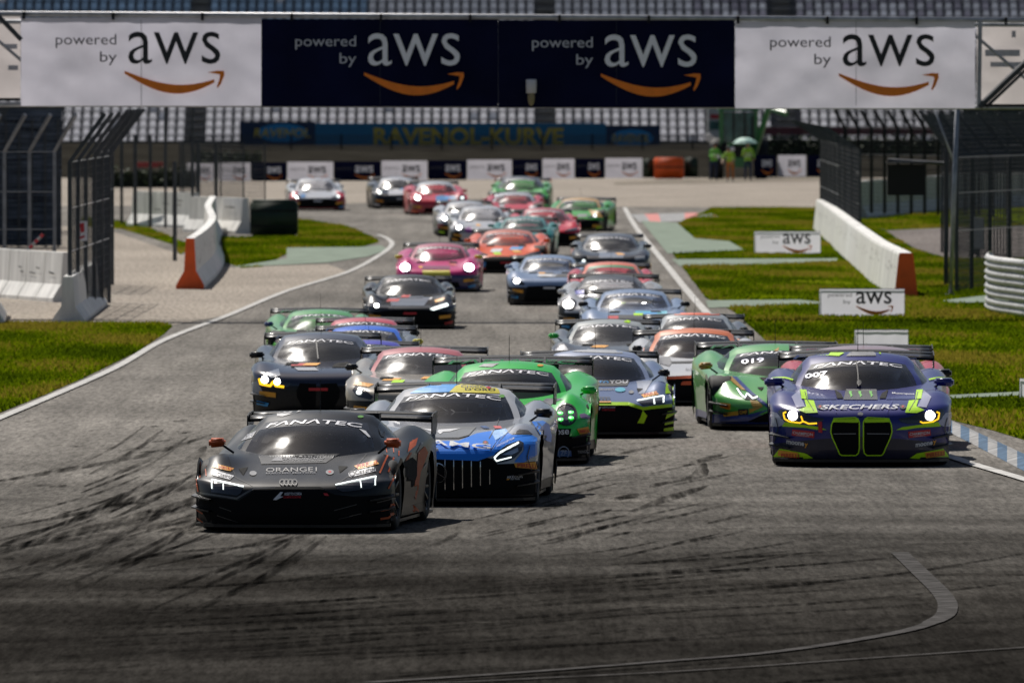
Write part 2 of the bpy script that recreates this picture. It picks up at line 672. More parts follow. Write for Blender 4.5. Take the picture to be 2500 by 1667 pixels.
for i in range(34):          # sweeping lines beside and ahead of the leading car
    x0, y0 = random.uniform(330, 860), random.uniform(1010, 1330)
    L_ = random.uniform(150, 560)
    sl = random.uniform(.25, .62)
    MARKS.append(([(x0 - L_ * t, y0 + L_ * sl * (t ** .8)) for t in (0, .3, .6, 1)], random.uniform(.04, .12)))
for i in range(26):
    x0, y0 = random.uniform(1350, 1860), random.uniform(1075, 1330)
    L_ = random.uniform(60, 260)
    MARKS.append(([(x0 - L_ * t, y0 + L_ * random.uniform(.2, .26) * t) for t in (0, .4, 1)], random.uniform(.05, .13)))
for px, w in MARKS:
    pts = smooth_line([G(a, b) for a, b in px], 5)
    n_ = len(pts)
    L, Rr = ribbon(pts, [w * (.15 + 1.0 * math.sin(math.pi * min(1, (i + .3) / n_)) * random.uniform(.6, 1.15)) for i in range(n_)])
    mb = MB()
    for i in range(n_ - 1):
        mb.add([(*L[i][:2], .0085), (*Rr[i][:2], .0085), (*Rr[i + 1][:2], .0085), (*L[i + 1][:2], .0085)], [(0, 1, 2, 3)])
    setp(mb.build('tyre_mark', M_mark), kind='structure')


def sand_mark_blocks():
    """small patchy rubber scuffs scattered over the racing line"""
    rnd = random.Random(11)
    mb = MB()
    for i in range(150):
        px, py = rnd.uniform(0, 700), rnd.uniform(1020, 1400)
        if i > 60:
            px, py = rnd.uniform(1280, 1900), rnd.uniform(1080, 1330)
        if i > 115:
            px, py = rnd.uniform(1000, 2450), rnd.uniform(1300, 1560)
        p = G(px, py)
        a = R(rnd.uniform(52, 66))
        d = Vector((math.sin(a), math.cos(a), 0))
        if px < 700:
            d = Vector((.16, .99, 0)).lerp(Vector((.1, .5, 0)), rnd.random())
        d.normalize()
        nrm = Vector((-d.y, d.x, 0))
        ln, w = rnd.uniform(.3, 1.8), rnd.uniform(.02, .11)
        vs = []
        for t in np.linspace(0, 1, 5):
            q = p + d * ln * t
            ww = w * math.sin(math.pi * (t * .9 + .05)) * rnd.uniform(.5, 1.2)
            vs += [(*(q + nrm * ww)[:2], .0105), (*(q - nrm * ww)[:2], .0105)]
        mb.add(vs, [(2 * j, 2 * j + 1, 2 * j + 3, 2 * j + 2) for j in range(4)])
    setp(mb.build('rubber_scuffs', M_mark), kind='stuff')


sand_mark_blocks()


def blade_mat(name, c, tcol=None, tmix=.55):
    """thin sheet that lets sunlight through"""
    m = bpy.data.materials.new(name)
    m.use_nodes = True
    n, l = m.node_tree.nodes, m.node_tree.links
    n.clear()
    o = n.new('ShaderNodeOutputMaterial')
    a = n.new('ShaderNodeBsdfDiffuse')
    t = n.new('ShaderNodeBsdfTranslucent')
    mx = n.new('ShaderNodeMixShader')
    tc = n.new('ShaderNodeTexCoord')
    nz = n.new('ShaderNodeTexNoise')
    nz.inputs['Scale'].default_value = .8
    nz.inputs['Detail'].default_value = 6
    l.new(tc.outputs['Object'], nz.inputs[0])
    for sh, col in ((a, c), (t, tcol or c)):
        rp = n.new('ShaderNodeValToRGB')
        rp.color_ramp.elements[0].position = .3
        rp.color_ramp.elements[1].position = .7
        rp.color_ramp.elements[0].color = (*[x * .86 for x in col], 1)
        rp.color_ramp.elements[1].color = (*[min(1, x * 1.12) for x in col], 1)
        l.new(nz.outputs['Fac'], rp.inputs[0])
        l.new(rp.outputs[0], sh.inputs[0])
    mx.inputs[0].default_value = tmix
    l.new(a.outputs[0], mx.inputs[1])
    l.new(t.outputs[0], mx.inputs[2])
    l.new(mx.outputs[0], o.inputs[0])
    return m


def grass_blades():
    rnd = np.random.default_rng(5)
    V, F, MI = [], [], []
    base = 0
    for k, dens in (('near', 260), ('right', 150), ('far', 110), ('strip', 60), ('beyond', 40)):
        P = np.array([G(a, b)[:2] for a, b in GRASS[k]])
        mn, mx = P.min(0), P.max(0)
        mn[0] = max(mn[0], -14)
        mx[0] = min(mx[0], 16)
        N = int((mx - mn).prod() * dens)
        q = mn + rnd.random((N, 2)) * (mx - mn)
        ins = np.zeros(N, bool)
        for i in range(len(P)):
            x1, y1 = P[i]
            x2, y2 = P[(i + 1) % len(P)]
            c = ((y1 > q[:, 1]) != (y2 > q[:, 1])) & (q[:, 0] < (x2 - x1) * (q[:, 1] - y1) / (y2 - y1 + 1e-9) + x1)
            ins ^= c
        for SP in STRIPS:
            Q = np.array([G(a, b)[:2] for a, b in SP])
            Q = Q + (Q - Q.mean(0)) * np.array([.03, .0])
            ic = np.zeros(N, bool)
            for i in range(len(Q)):
                x1, y1 = Q[i]
                x2, y2 = Q[(i + 1) % len(Q)]
                ic ^= ((y1 > q[:, 1]) != (y2 > q[:, 1])) & (q[:, 0] < (x2 - x1) * (q[:, 1] - y1) / (y2 - y1 + 1e-9) + x1)
            ins &= ~ic
            # nothing tall right in front of the paint either
            ib = np.zeros(N, bool)
            for i in range(len(Q)):
                x1, y1 = Q[i]
                x2, y2 = Q[(i + 1) % len(Q)]
                y1, y2 = y1 - 1.6, y2 - 1.6
                ib ^= ((y1 > q[:, 1]) != (y2 > q[:, 1])) & (q[:, 0] < (x2 - x1) * (q[:, 1] - y1) / (y2 - y1 + 1e-9) + x1)
            ins &= ~(ib & (rnd.random(N) < .8))
        q = q[ins]
        # keep only what the frame can show with a margin
        px = q[:, 0] * FPX / q[:, 1] + 1250
        q = q[(px > -150) & (px < 2650)]
        N = len(q)
        pn = 1.1 * np.sin(q[:, 0] * 1.7 + q[:, 1] * .21 + 1.5 * np.sin(q[:, 1] * .09)) + np.sin(q[:, 0] * .6 - q[:, 1] * .37 + 1) + .8 * np.sin(q[:, 0] * .23 + q[:, 1] * .13) + rnd.normal(0, .7, N)
        keep = (pn + 1.6 * np.sin(q[:, 0] * .9 + 3 + q[:, 1] * .05) * np.sin(q[:, 1] * .17) > -1.9)
        q, pn = q[keep], pn[keep]
        N = len(q)
        h = (.045 + .03 * rnd.random(N)) * (1 + .3 * (pn > 1))
        w = .020 + .016 * rnd.random(N)
        a = rnd.random(N) * math.pi
        dx, dy = np.cos(a) * w, np.sin(a) * w * .4
        le = rnd.normal(0, .03, (N, 2))
        v = np.zeros((N, 3, 3))
        v[:, 0] = np.stack([q[:, 0] - dx, q[:, 1] - dy, np.full(N, .006)], 1)
        v[:, 1] = np.stack([q[:, 0] + dx, q[:, 1] + dy, np.full(N, .006)], 1)
        v[:, 2] = np.stack([q[:, 0] + le[:, 0], q[:, 1] + le[:, 1], h], 1)
        V.append(v.reshape(-1, 3))
        F.append(np.arange(N * 3) + base)
        MI.append(np.digitize(pn, [-1.0, .2, 1.3]))
        base += N * 3
    V, F, MI = np.concatenate(V), np.concatenate(F), np.concatenate(MI)
    me = bpy.data.meshes.new('grass')
    n = len(V) // 3
    me.vertices.add(len(V))
    me.vertices.foreach_set('co', V.ravel())
    me.loops.add(len(F))
    me.loops.foreach_set('vertex_index', F)
    me.polygons.add(n)
    me.polygons.foreach_set('loop_start', np.arange(n) * 3)
    me.polygons.foreach_set('material_index', MI)
    me.update()
    o = link('grass', me, [blade_mat('grass_dark', (.050, .080, .002)), blade_mat('grass_mid', (.085, .128, .002)), blade_mat('grass_light', (.14, .178, .003)), blade_mat('grass_dry', (.20, .165, .02))])
    setp(o, kind='stuff')
    print('BLADES', n)


grass_blades()

# ------------------------------------------------------------------ banner bridge over the track
BY = 230.0
M_bpanel = blade_mat('banner_white_cloth', (.72, .70, .76), (.52, .51, .58), .5)
M_bpanel2 = blade_mat('banner_back_cloth', (.66, .63, .62), (.62, .57, .56), .5)


def flat_text(name, t, x0, x1, y0, y1, Y, m, parent, bold=0., shear=0., org=Vector((0, 0, 0)), depth=.006):
    """text whose box spans photo columns x0..x1 and rows y0 (top) ..y1 (bottom) on the plane at distance Y"""
    v, f, _ = text_mesh(t, bold, shear)
    vs = []
    for a, b in v:
        p = AT(x0 + (x1 - x0) * a, y1 + (y0 - y1) * b, Y)
        vs.append(p - org)
    me = bpy.data.meshes.new(name)
    me.from_pydata([tuple(p) for p in vs], [], f)
    return link(name, me, m, parent)


def flat_poly(name, pts, Y, m, parent, org=Vector((0, 0, 0))):
    v, f = tri_poly(pts, 1e6)
    me = bpy.data.meshes.new(name)
    me.from_pydata([tuple(AT(a, b, Y) - org) for a, b in v], [], f)
    return link(name, me, m, parent)


def slab(name, x0, x1, y0, y1, Y, th, m, parent, org, dy=0.):
    a, b = AT(x0, y1, Y), AT(x1, y0, Y)
    mb = MB()
    if name in ('banner_panel', 'rear_panel', 'board'):      # stretched cloth: one skin, slightly slack between its lacing
        N, K = 48, 16
        vs = []
        for j in range(K + 1):
            for i in range(N + 1):
                u, v = i / N, j / K
                sag = (.05 * noise.noise((u * 9 + a.x, v * 3, 1.3)) + .03 * noise.noise((u * 22 + v * 9, v * 5 + a.x, 4.1)) if b.x - a.x > 3 else .004 * math.sin(u * math.pi * 6)) * math.sin(v * math.pi) ** .5
                vs.append((a.x + (b.x - a.x) * u - org.x, Y + .045 + sag - org.y if b.x - a.x > 3 else Y + .012 + sag - org.y, a.z + (b.z - a.z) * v - org.z))
        mb.add(vs, [(j * (N + 1) + i, j * (N + 1) + i + 1, (j + 1) * (N + 1) + i + 1, (j + 1) * (N + 1) + i) for j in range(K) for i in range(N)])
        return mb.build(name, m, parent, True)
    mb.box(((a.x + b.x) / 2 - org.x, Y + th / 2 - org.y, (a.z + b.z) / 2 - org.z), (b.x - a.x, th, b.z - a.z))
    return mb.build(name, m, parent)


def arrow_logo(x0, x1, y0, y1, Y, m, parent, org):
    """curved orange arrow under the letters, drawn in the box"""
    W, Hh = x1 - x0, y1 - y0
    up, lo = [], []
    for i in range(15):
        t = i / 14
        x = x0 + W * (.90 * t)
        mid = y0 + Hh * (.06 + .78 * math.sin(math.pi * (t * .80 + .015)) ** 1.0 * (1) - .02)
        wdt = Hh * .30 * math.sin(math.pi * (t * .78 + .10)) * .55
        up.append((x, mid - wdt * 1.0))
        lo.append((x, mid + wdt * 1.5))
    a = flat_poly('logo_arrow', up + lo[::-1], Y, m, parent, org)
    hd = [(x0 + W * .83, y0 + Hh * .10), (x0 + W * .93, y0 + Hh * .02), (x0 + W * .995, y0 + Hh * .03), (x0 + W, y0 + Hh * .22), (x0 + W * .965, y0 + Hh * .62), (x0 + W * .93, y0 + Hh * .82),
          (x0 + W * .925, y0 + Hh * .72), (x0 + W * .95, y0 + Hh * .4), (x0 + W * .955, y0 + Hh * .2), (x0 + W * .91, y0 + Hh * .16)]
    flat_poly('logo_arrow_head', hd, Y - .002, m, parent, org)


bo = Vector(AT(1250, 262, BY))
bridge = empty('banner_bridge', bo, label='overhead bridge carrying four large banner panels across the whole track', cat='bridge')


def aws_panel(x0, x1, y0, y1, dark, tx, par=bridge, Y=BY, org=bo, pname='banner_panel', sc=1., ty=0.):
    p = slab(pname, x0, x1, y0, y1, Y, .05, M_navy if dark else M_bpanel, par, org)
    lt = M_lwhite if dark else M_lblack
    pt = mat('banner_pale_grey_text', (.55, .55, .60), .6) if dark else M_lgrey
    Yt = Y - .006
    flat_text('banner_text', 'powered', tx, tx + 148, 84 + ty, 118 + ty, Yt, pt, p, 0, 0, org)
    flat_text('banner_text', 'by', tx + 108, tx + 149, 126 + ty, 160 + ty, Yt, pt, p, 0, 0, org)
    flat_text('banner_lettering', 'aws', tx + 177, tx + 402, 78 + ty, 157 + ty, Yt, lt, p, -.004, 0, org)
    arrow_logo(tx + 168, tx + 412, 172 + ty, 226 + ty, Yt, M_aorange, p, org)
    return p


aws_panel(51, 637.5, 44, 259, False, 136)
aws_panel(638, 1216, 48, 261, True, 721, ty=4)
aws_panel(1216.6, 1794, 50, 263, True, 1299, ty=7)
aws_panel(1795, 2381, 53, 265, False, 1880, ty=6)
# panel seams, stains
for x in (345, 2090):
    slab('panel_seam', x - .7, x + .7, 50, 258, BY - .004, .003, mat('seam_grey', (.25, .25, .27), .7), bridge, bo)
for x in (928, 1505):
    slab('panel_seam', x - .6, x + .6, 52, 258, BY - .004, .003, mat('seam_dark', (.03, .032, .045), .7), bridge, bo)
# truss: top rail, bottom rail, posts, diagonals
mb = MB()
a, b = AT(-500, 31, BY + .1), AT(3000, 53, BY + .1)
mb.tube([a - bo, b - bo], .055, 8)
mb.build('top_rail', mat('pale_rail', (.42, .42, .44), .5, .3, var=.2), bridge, True)
mb = MB()
for x in range(-160, 2700, 218):
    p = AT(x, 38 + x * .006, BY + .02) - bo
    mb.box(p, (.05, .1, .14))
mb.build('rail_clamps', M_black, bridge)['kind'] = 'stuff'
for y0, nm in ((52, 'truss_chord'), (254, 'truss_chord')):
    for dY in (2.0, 2.5):
        mb = MB()
        mb.tube([AT(-500, y0, BY + dY) - bo, AT(3000, y0 + 10, BY + dY) - bo], .045, 6)
        mb.build(nm, M_galv, bridge)
for x in range(-300, 2900, 240):
    mb = MB()
    mb.tube([AT(x, 52, BY + 2.0) - bo, AT(x, 258, BY + 2.0) - bo], .03, 6)
    mb.tube([AT(x, 52, BY + 2.0) - bo, AT(x + 240, 258, BY + 2.0) - bo], .03, 6)
    mb.build('truss_web', M_galv, bridge)
# end bays left and right: white sheets set back behind dark diagonals
slab('rear_panel', -500, 50, 36, 240, BY + 2.8, .04, M_bpanel2, bridge, bo)
slab('rear_panel', 2385, 3000, 58, 256, BY + 2.8, .04, M_bpanel2, bridge, bo)
for p, q, r_ in (((-10, 34), (52, 98), .045), ((2390, 262), (2560, 100), .06), ((2408, 262), (2580, 100), .03), ((2393, 52), (2390, 262), .045)):
    mb = MB()
    mb.tube([AT(*p, BY - .02) - bo, AT(*q, BY - .02) - bo], r_, 6)
    mb.build('truss_brace', M_post if p[0] != 2393 else M_galv, bridge)
for x0, x1, y in ((-500, 50, 243), (2392, 3000, 258)):
    mb = MB()
    mb.box(AT((x0 + x1) / 2, y, BY) - bo, ((x1 - x0) / FPX * BY, .12, .05))
    mb.build('truss_sill', M_black, bridge)
M_gh = mat('ghost_print', (.42, .42, .45), .6)
for x0, x1, y0, y1 in ((2405, 2490, 122, 138), (2418, 2495, 152, 164), (12, 42, 108, 120), (20, 44, 160, 172), (2470, 2480, 76, 92)):
    slab('faded_print', x0, x1, y0, y1, BY + 2.74, .004, M_gh, bridge, bo)
# legs of the bridge, well outside the picture
for x in (-480, 2980):
    mb = MB()
    p = AT(x, 150, BY + 1)
    mb.box(Vector((p.x, BY + 1, 2.8)) - bo, (.35, .35, 5.6))
    mb.build('bridge_leg', M_galv, bridge)
# fixture hung at the lower edge of the dark panel
fx = AT(1297, 262, BY - .12)
fix = empty('trackside_camera', fx, label='small white camera housing fixed to the lower edge of the dark banner', cat='camera')
mb = MB()
mb.lathe([(0, .52), (.09, .52), (.10, .50), (.095, .26), (0, .26)], (0, 0, 0), n=12)
mb.build('housing', M_white, fix, True)
mb = MB()
mb.lathe([(.06, .26), (.07, .2), (.06, .1), (.03, .04), (0, .02)], (0, 0, 0), n=10)
mb.build('lens_body', mat('dull_brass', (.30, .25, .14), .5, .4), fix, True)
mb = MB()
mb.tube([(0, .05, .1), (0, .12, -.02)], .015, 5)
mb.build('bracket', M_black, fix)

# ------------------------------------------------------------------ concrete walls
NJ = [(-.30, 0), (-.30, .08), (-.13, .36), (-.09, 1.0), (.09, 1.0), (.13, .36), (.30, .08), (.30, 0)]
FLAT = [(-.24, 0), (-.24, .05), (-.15, .95), (-.13, 1.0), (.13, 1.0), (.15, .95), (.24, .05), (.24, 0)]


def wall(name, pts, prof, hs, m, label, seg=2.0, cap=None, cat='barrier', group=None, gap=.028):
    pts = [Vector(p) for p in pts]
    root = empty(name, pts[0], label=label, cat=cat, group=group)
    L = [0]
    for a, b in zip(pts, pts[1:]):
        L.append(L[-1] + (b - a).length)
    n = max(1, int(round(L[-1] / seg)))

    def at(s):
        for i in range(len(pts) - 1):
            if s <= L[i + 1] or i == len(pts) - 2:
                return pts[i].lerp(pts[i + 1], (s - L[i]) / (L[i + 1] - L[i]))
    shared = None
    for k in range(n):
        a, b = at(L[-1] * k / n), at(L[-1] * (k + 1) / n)
        t = (b - a).normalized()
        ac = Vector((-t.y, t.x, 0))
        h = hs
        mb = MB()
        mb.prism([(u, z * h) for u, z in prof], a + t * gap - pts[0] + Vector((0, 0, random.uniform(-.006, .006))), b - t * gap - pts[0], ac)
        mb.build('barrier_block', m, root)
        if m is M_wall and random.random() < .8:
            for q_ in range(2):
                mb = MB()
                u_ = random.uniform(.1, .6)
                for sd_ in (-1, 1):
                    z_ = random.uniform(.45, .8) * h
                    o_ = ac * (sd_ * (.135 if prof is NJ else .195))
                    p_ = a + (b - a) * u_ + o_ - pts[0]
                    q2 = a + (b - a) * min(.95, u_ + random.uniform(.1, .35)) + o_ - pts[0]
                    mb.add([p_ + Vector((0, 0, z_)), q2 + Vector((0, 0, z_ + .02)), q2 + Vector((0, 0, z_ + .05)), p_ + Vector((0, 0, z_ + .03))], [(0, 1, 2, 3)])
                mb.build('scuff', M_scuff, root)['kind'] = 'stuff'
    if cap:
        t = (pts[0] - pts[1]).normalized()
        ac = Vector((-t.y, t.x, 0))
        mb = MB()
        mb.prism([(u * 1.01, z * hs * 1.004) for u, z in prof], t * .03, t * -.008, ac)
        mb.build('end_cap', cap, root)
    return root


def wp(px, py):
    return G(px, py)


wall('concrete_barrier', [wp(165, 738), wp(-40, 722), wp(-200, 712)], NJ, 1.0, M_wall, 'row of stained white concrete blocks under the dark fence, low sloping foot', 1.7)
wall('concrete_barrier', [wp(166, 789), wp(226, 744)], NJ, .86, M_wall, 'short white concrete barrier end with a black fence post before it', 20)
wall('concrete_barrier', [wp(-30, 796), wp(-22, 770)], NJ, .92, M_wall, 'sliver of white concrete barrier cut off by the picture edge above the grass', 9)


def s2(px, ytop, h=1.09):
    s = (ytop - HOR) / (CAMH - h)
    Y = FPX / s
    return Vector(((px - 1250) / s, Y, 0))


wall('concrete_barrier', smooth_line([s2(464, 582), s2(500, 556), s2(518, 533), s2(512, 512), s2(508, 500), s2(520, 479)], 4), NJ, 1.09, M_wall, 'curving white concrete barrier with an orange painted end beside the pit exit', 2.2, cap=M_orange)
wall('concrete_barrier', [wp(600, 571), wp(470, 566)], NJ, 1.05, M_wall, 'white concrete barrier butting against the dark green block', 2.2)
wall('concrete_barrier', [wp(480, 557), wp(330, 552)], NJ, 1.08, M_wall, 'white concrete barrier seen between the dark fence posts left of the curving one', 2.2)
wall('concrete_barrier', [wp(2212, 727), wp(2150, 690), wp(2090, 638), wp(2040, 592), wp(2005, 562)], FLAT, .92, M_wall, 'long straight white concrete wall with an orange end rising beside the grass', 2.5, cap=M_orange)
wall('concrete_barrier', [wp(2095, 534), wp(2320, 512), wp(2560, 504)], NJ, 1.22, M_wallg, 'grey concrete wall far behind the black hanging box', 2.5)

# green tyre block at the end of the left wall
gb = G(668, 578)
blk = empty('tyre_block', gb, label='dark green wrapped tyre block at the grass tip left of the track', cat='tyre block')
M_dgreen = mat('dark_green_cover', (.010, .028, .012), .6, var=.3, vscale=2)
bmx = bmesh.new()
bmesh.ops.create_cube(bmx, size=1)
bmesh.ops.scale(bmx, vec=(1.36, 1.6, 1.06), verts=bmx.verts)
bmesh.ops.translate(bmx, vec=(0, .8, .53), verts=bmx.verts)
bmesh.ops.bevel(bmx, geom=bmx.edges[:], offset=.07, segments=3, affect='EDGES')
me = bpy.data.meshes.new('cover')
bmx.to_mesh(me)
bmx.free()
link('cover', me, M_dgreen, blk, True)
mb = MB()
for z in (.3, .75):
    mb.box((0, -.004, z), (1.3, .012, .05))
mb.build('strap', M_black, blk)


# ------------------------------------------------------------------ catch fences
def fence(name, bases, label, bend=2.95, top=3.85, over=(.5, 0), sp=.09, post_r=.045, wire=.004, z0=0., pm=M_post, group='catch fences', cables=True, meshtop=True, wires=True, cat='fence'):
    bases = [Vector((b[0], b[1], 0)) for b in bases]
    root = empty(name, bases[0], label=label, cat=cat, group=group)
    o = bases[0]
    ov = Vector((over[0], over[1], 0))
    for b in bases:
        mb = MB()
        r = b - o
        pts = [r + Vector((0, 0, z0)), r + Vector((0, 0, bend))]
        if top > bend:
            pts.append(r + ov + Vector((0, 0, top)))
        mb.tube(pts, post_r, 4)
        mb.build('post', pm, root)
    if wires:
        for a, b in zip(bases, bases[1:]):
            mb = MB()
            d = b - a
            n = max(2, int(d.length / sp))
            ra, rb = a - o, b - o
            for k in range(n):
                q = ra.lerp(rb, (k + .5) / n)
                pts = [q + Vector((0, 0, z0 + .05)), q + Vector((0, 0, bend))]
                if meshtop and top > bend:
                    pts.append(q + ov + Vector((0, 0, top)))
                mb.tube(pts, wire, 3, False)
            z = z0 + .1
            while z < bend:
                mb.tube([ra + Vector((0, 0, z)), rb + Vector((0, 0, z))], wire, 3, False)
                z += sp
            if meshtop and top > bend:
                for k in range(int((top - bend) / sp)):
                    t = k * sp / (top - bend)
                    mb.tube([ra + ov * t + Vector((0, 0, bend + t * (top - bend))), rb + ov * t + Vector((0, 0, bend + t * (top - bend)))], wire, 3, False)
            mb.build('mesh_panel', M_wire, root)['kind'] = 'stuff'
    if cables:
        for z in (1.3, 2.1, bend):
            mb = MB()
            mb.tube([bases[0] - o + Vector((0, 0, z)), bases[-1] - o + Vector((0, 0, z))], .012, 4)
            mb.build('cable', M_galv, root)
    return root


# left: across behind the white blocks, then along the pit exit
fence('catch_fence', [(-13.5 + .535 * k, 262, 0) for k in range(8)], 'dark catch fence with pale leaning post tops above the stained white blocks', over=(.47, -.6), top=3.75, sp=.09, wire=.0045, pm=M_gpost, post_r=.05)
fence('catch_fence', [(-8.75, 258 + 2.2 * k, 0) for k in range(6)], 'second run of dark catch fence going back behind the leaning posts', over=(.7, 0), sp=.16, wire=.003, meshtop=False, post_r=.055)
fence('catch_fence', [(-8.17, 227, 0), (-8.16, 231, 0), (-8.15, 235, 0), (-8.13, 239, 0), (-8.12, 243, 0), (-8.1, 247, 0)], 'catch fence on the short white barrier, its tops leaning over the track side', over=(.65, 0), sp=.15, wire=.003, post_r=.055, meshtop=False)
fence('catch_fence', [(-14, 300 + 14 * k, 0) for k in range(6)], 'farther dark catch fence on the left edge, hidden behind the nearer runs', over=(.6, 0), sp=.09, wire=.006)
# lone and grouped posts behind, left
root = empty('fence_row', G(268, 547), label='row of tall bare dark posts standing along the pit exit grass', cat='fence')
for i, (x, yb, yt, w) in enumerate([(268, 547, 325, .05), (297, 549, 330, .055), (330, 553, 330, .065), (367, 555, 330, .055), (404, 556, 262, .05), (427, 637, 395, .06), (447, 556, 345, .035), (470, 558, 262, .05), (484, 556, 350, .07), (527, 558, 350, .06)]):
    b = G(x, yb) - G(268, 547)
    h = (yb - yt) / (FPX / G(x, yb).y)
    mb = MB()
    mb.tube([b, b + Vector((0, 0, h))], w, 6)
    mb.build('post', M_post, root)
fence('catch_fence', [(-10.6, 392, 0), (-9.9, 388, 0), (-9.1, 384, 0), (-8.3, 380, 0), (-7.6, 378, 0)], 'far catch fence behind the bare posts, between stand and pit exit', bend=2.6, top=2.6, sp=.12, wire=.006, post_r=.03, cables=False)

# right: along the white wall, across, and the near posts
wl_ = [wp(2020, 560), wp(2050, 582), wp(2100, 626)]
fence('catch_fence', [(9.35, 372, 0), (9.32, 367, 0), (9.28, 362, 0), (9.24, 356, 0), (9.2, 350, 0), (9.13, 342, 0), (9.06, 334, 0), (9.0, 325, 0), (8.95, 316, 0)], 'dense catch fence standing on the far end of the long white wall', over=(-.9, 0), bend=2.7, top=3.3, sp=.12, wire=.006, post_r=.05)
fence('catch_fence', [(10.9 + .40 * k, 402 - k * 1.0, 0) for k in range(13)], 'far row of thin bent fence posts on the grey concrete wall', over=(-.35, 0), bend=2.95, top=3.55, sp=.14, wire=.006, post_r=.075, z0=.2, pm=M_black)
fence('catch_fence', [(9.37, 259, 0), (9.8, 262, 0), (10.3, 265, 0), (10.85, 268, 0), (11.4, 270, 0), (11.95, 272, 0), (12.5, 274, 0)], 'black bent fence posts with mesh at the right picture edge', over=(-.72, 0), bend=2.85, top=3.75, sp=.1, wire=.005, post_r=.06)
fence('catch_fence', [(11.2, 320, 0), (11.9, 316, 0), (12.6, 312, 0), (13.4, 308, 0), (14.2, 304, 0)], 'second run of dark catch fence behind the right edge posts', over=(-.6, 0), bend=2.85, top=3.7, sp=.1, wire=.005, post_r=.05)
p = G(2321, 722)
pole = empty('steel_pole', p, label='thin grey steel pole leaning beside the black bent fence posts', cat='pole')
mb = MB()
mb.tube([(0, 0, 0), (.06, 0, 2), (.14, 0, 4.1)], [.05, .055, .05], 8)
mb.build('shaft', M_galv, pole, True)
mb = MB()
mb.tube([(.09, 0, 2.7), (-.36, .2, 3.95)], .025, 6)
mb.build('stay', M_galv, pole, True)
mb = MB()
mb.box((-.02, .0, .02), (.22, .22, .04))
mb.build('foot_plate', M_galv, pole)

# black box hanging from an arm
bx = G(2310, 700)
hb = empty('signal_box', bx, label='square black signal box hanging from an arm on a dark post', cat='signal box')
a = AT(2166, 477, bx.y) - bx
b = AT(2258, 402, bx.y) - bx
mb = MB()
mb.box(((a.x + b.x) / 2, 0, (a.z + b.z) / 2), (b.x - a.x, .3, b.z - a.z))
mb.build('box', M_black, hb)
mb = MB()
mb.box(((a.x + b.x) / 2, -.1, b.z + .05), (b.x - a.x + .05, .5, .03))
mb.build('hood', M_post, hb)
mb = MB()
mb.tube([(b.x - .8, 0, b.z + .1), (.06, 0, b.z + .02)], .04, 6)
mb.build('arm', M_post, hb)
mb = MB()
mb.tube([(0, 0, 0), (0, 0, 3.0)], .06, 6)
mb.build('post', M_post, hb)

# grey cabinet behind the right fence
cb = G(2388, 630)
cab = empty('control_cabinet', cb, label='small grey control cabinet on a post behind the right fence', cat='cabinet')
mb = MB()
mb.box((0, 0, .62), (.28, .3, .8))
mb.build('case', M_galv, cab)
mb = MB()
mb.box((0, -.155, .62), (.24, .012, .72))
mb.build('door', M_wallg, cab)
mb = MB()
mb.box((0, 0, .11), (.1, .1, .22))
mb.build('plinth', M_post, cab)

# guard rail, lower right
gr = empty('guard_rail', G(2415, 765), label='stack of four pale corrugated guard rails curving out at the right edge', cat='guard rail')
org = G(2415, 765)
path = smooth_line([G(2428, 742), G(2412, 758), G(2430, 768), G(2480, 776), G(2560, 788), G(2700, 806)], 5)
M_rail = mat('weathered_rail', (.52, .52, .51), .5, .25, var=.2, vscale=3)
for k in range(4):
    mb = MB()
    prof = [(0, 0), (.04, .03), (.075, .09), (.03, .14), (.0, .155), (.03, .17), (.075, .22), (.04, .28), (0, .31)]
    vs, fs = [], []
    for i, p in enumerate(path):
        t = (path[min(i + 1, len(path) - 1)] - path[max(0, i - 1)]).normalized()
        nrm = Vector((t.y, -t.x, 0))
        for u, z in prof:
            vs.append(p - org + nrm * u + Vector((0, 0, .04 + k * .27 + z * .84)))
    n = len(prof)
    for i in range(len(path) - 1):
        for j in range(n - 1):
            fs.append((i * n + j, i * n + j + 1, (i + 1) * n + j + 1, (i + 1) * n + j))
    mb.add(vs, fs)
    mb.build('rail', M_rail, gr, True)
for i in (8, 14, 20):
    mb = MB()
    mb.box(path[i] - org + Vector((.02, .12, .55)), (.1, .12, 1.1))
    mb.build('rail_post', M_galv, gr)


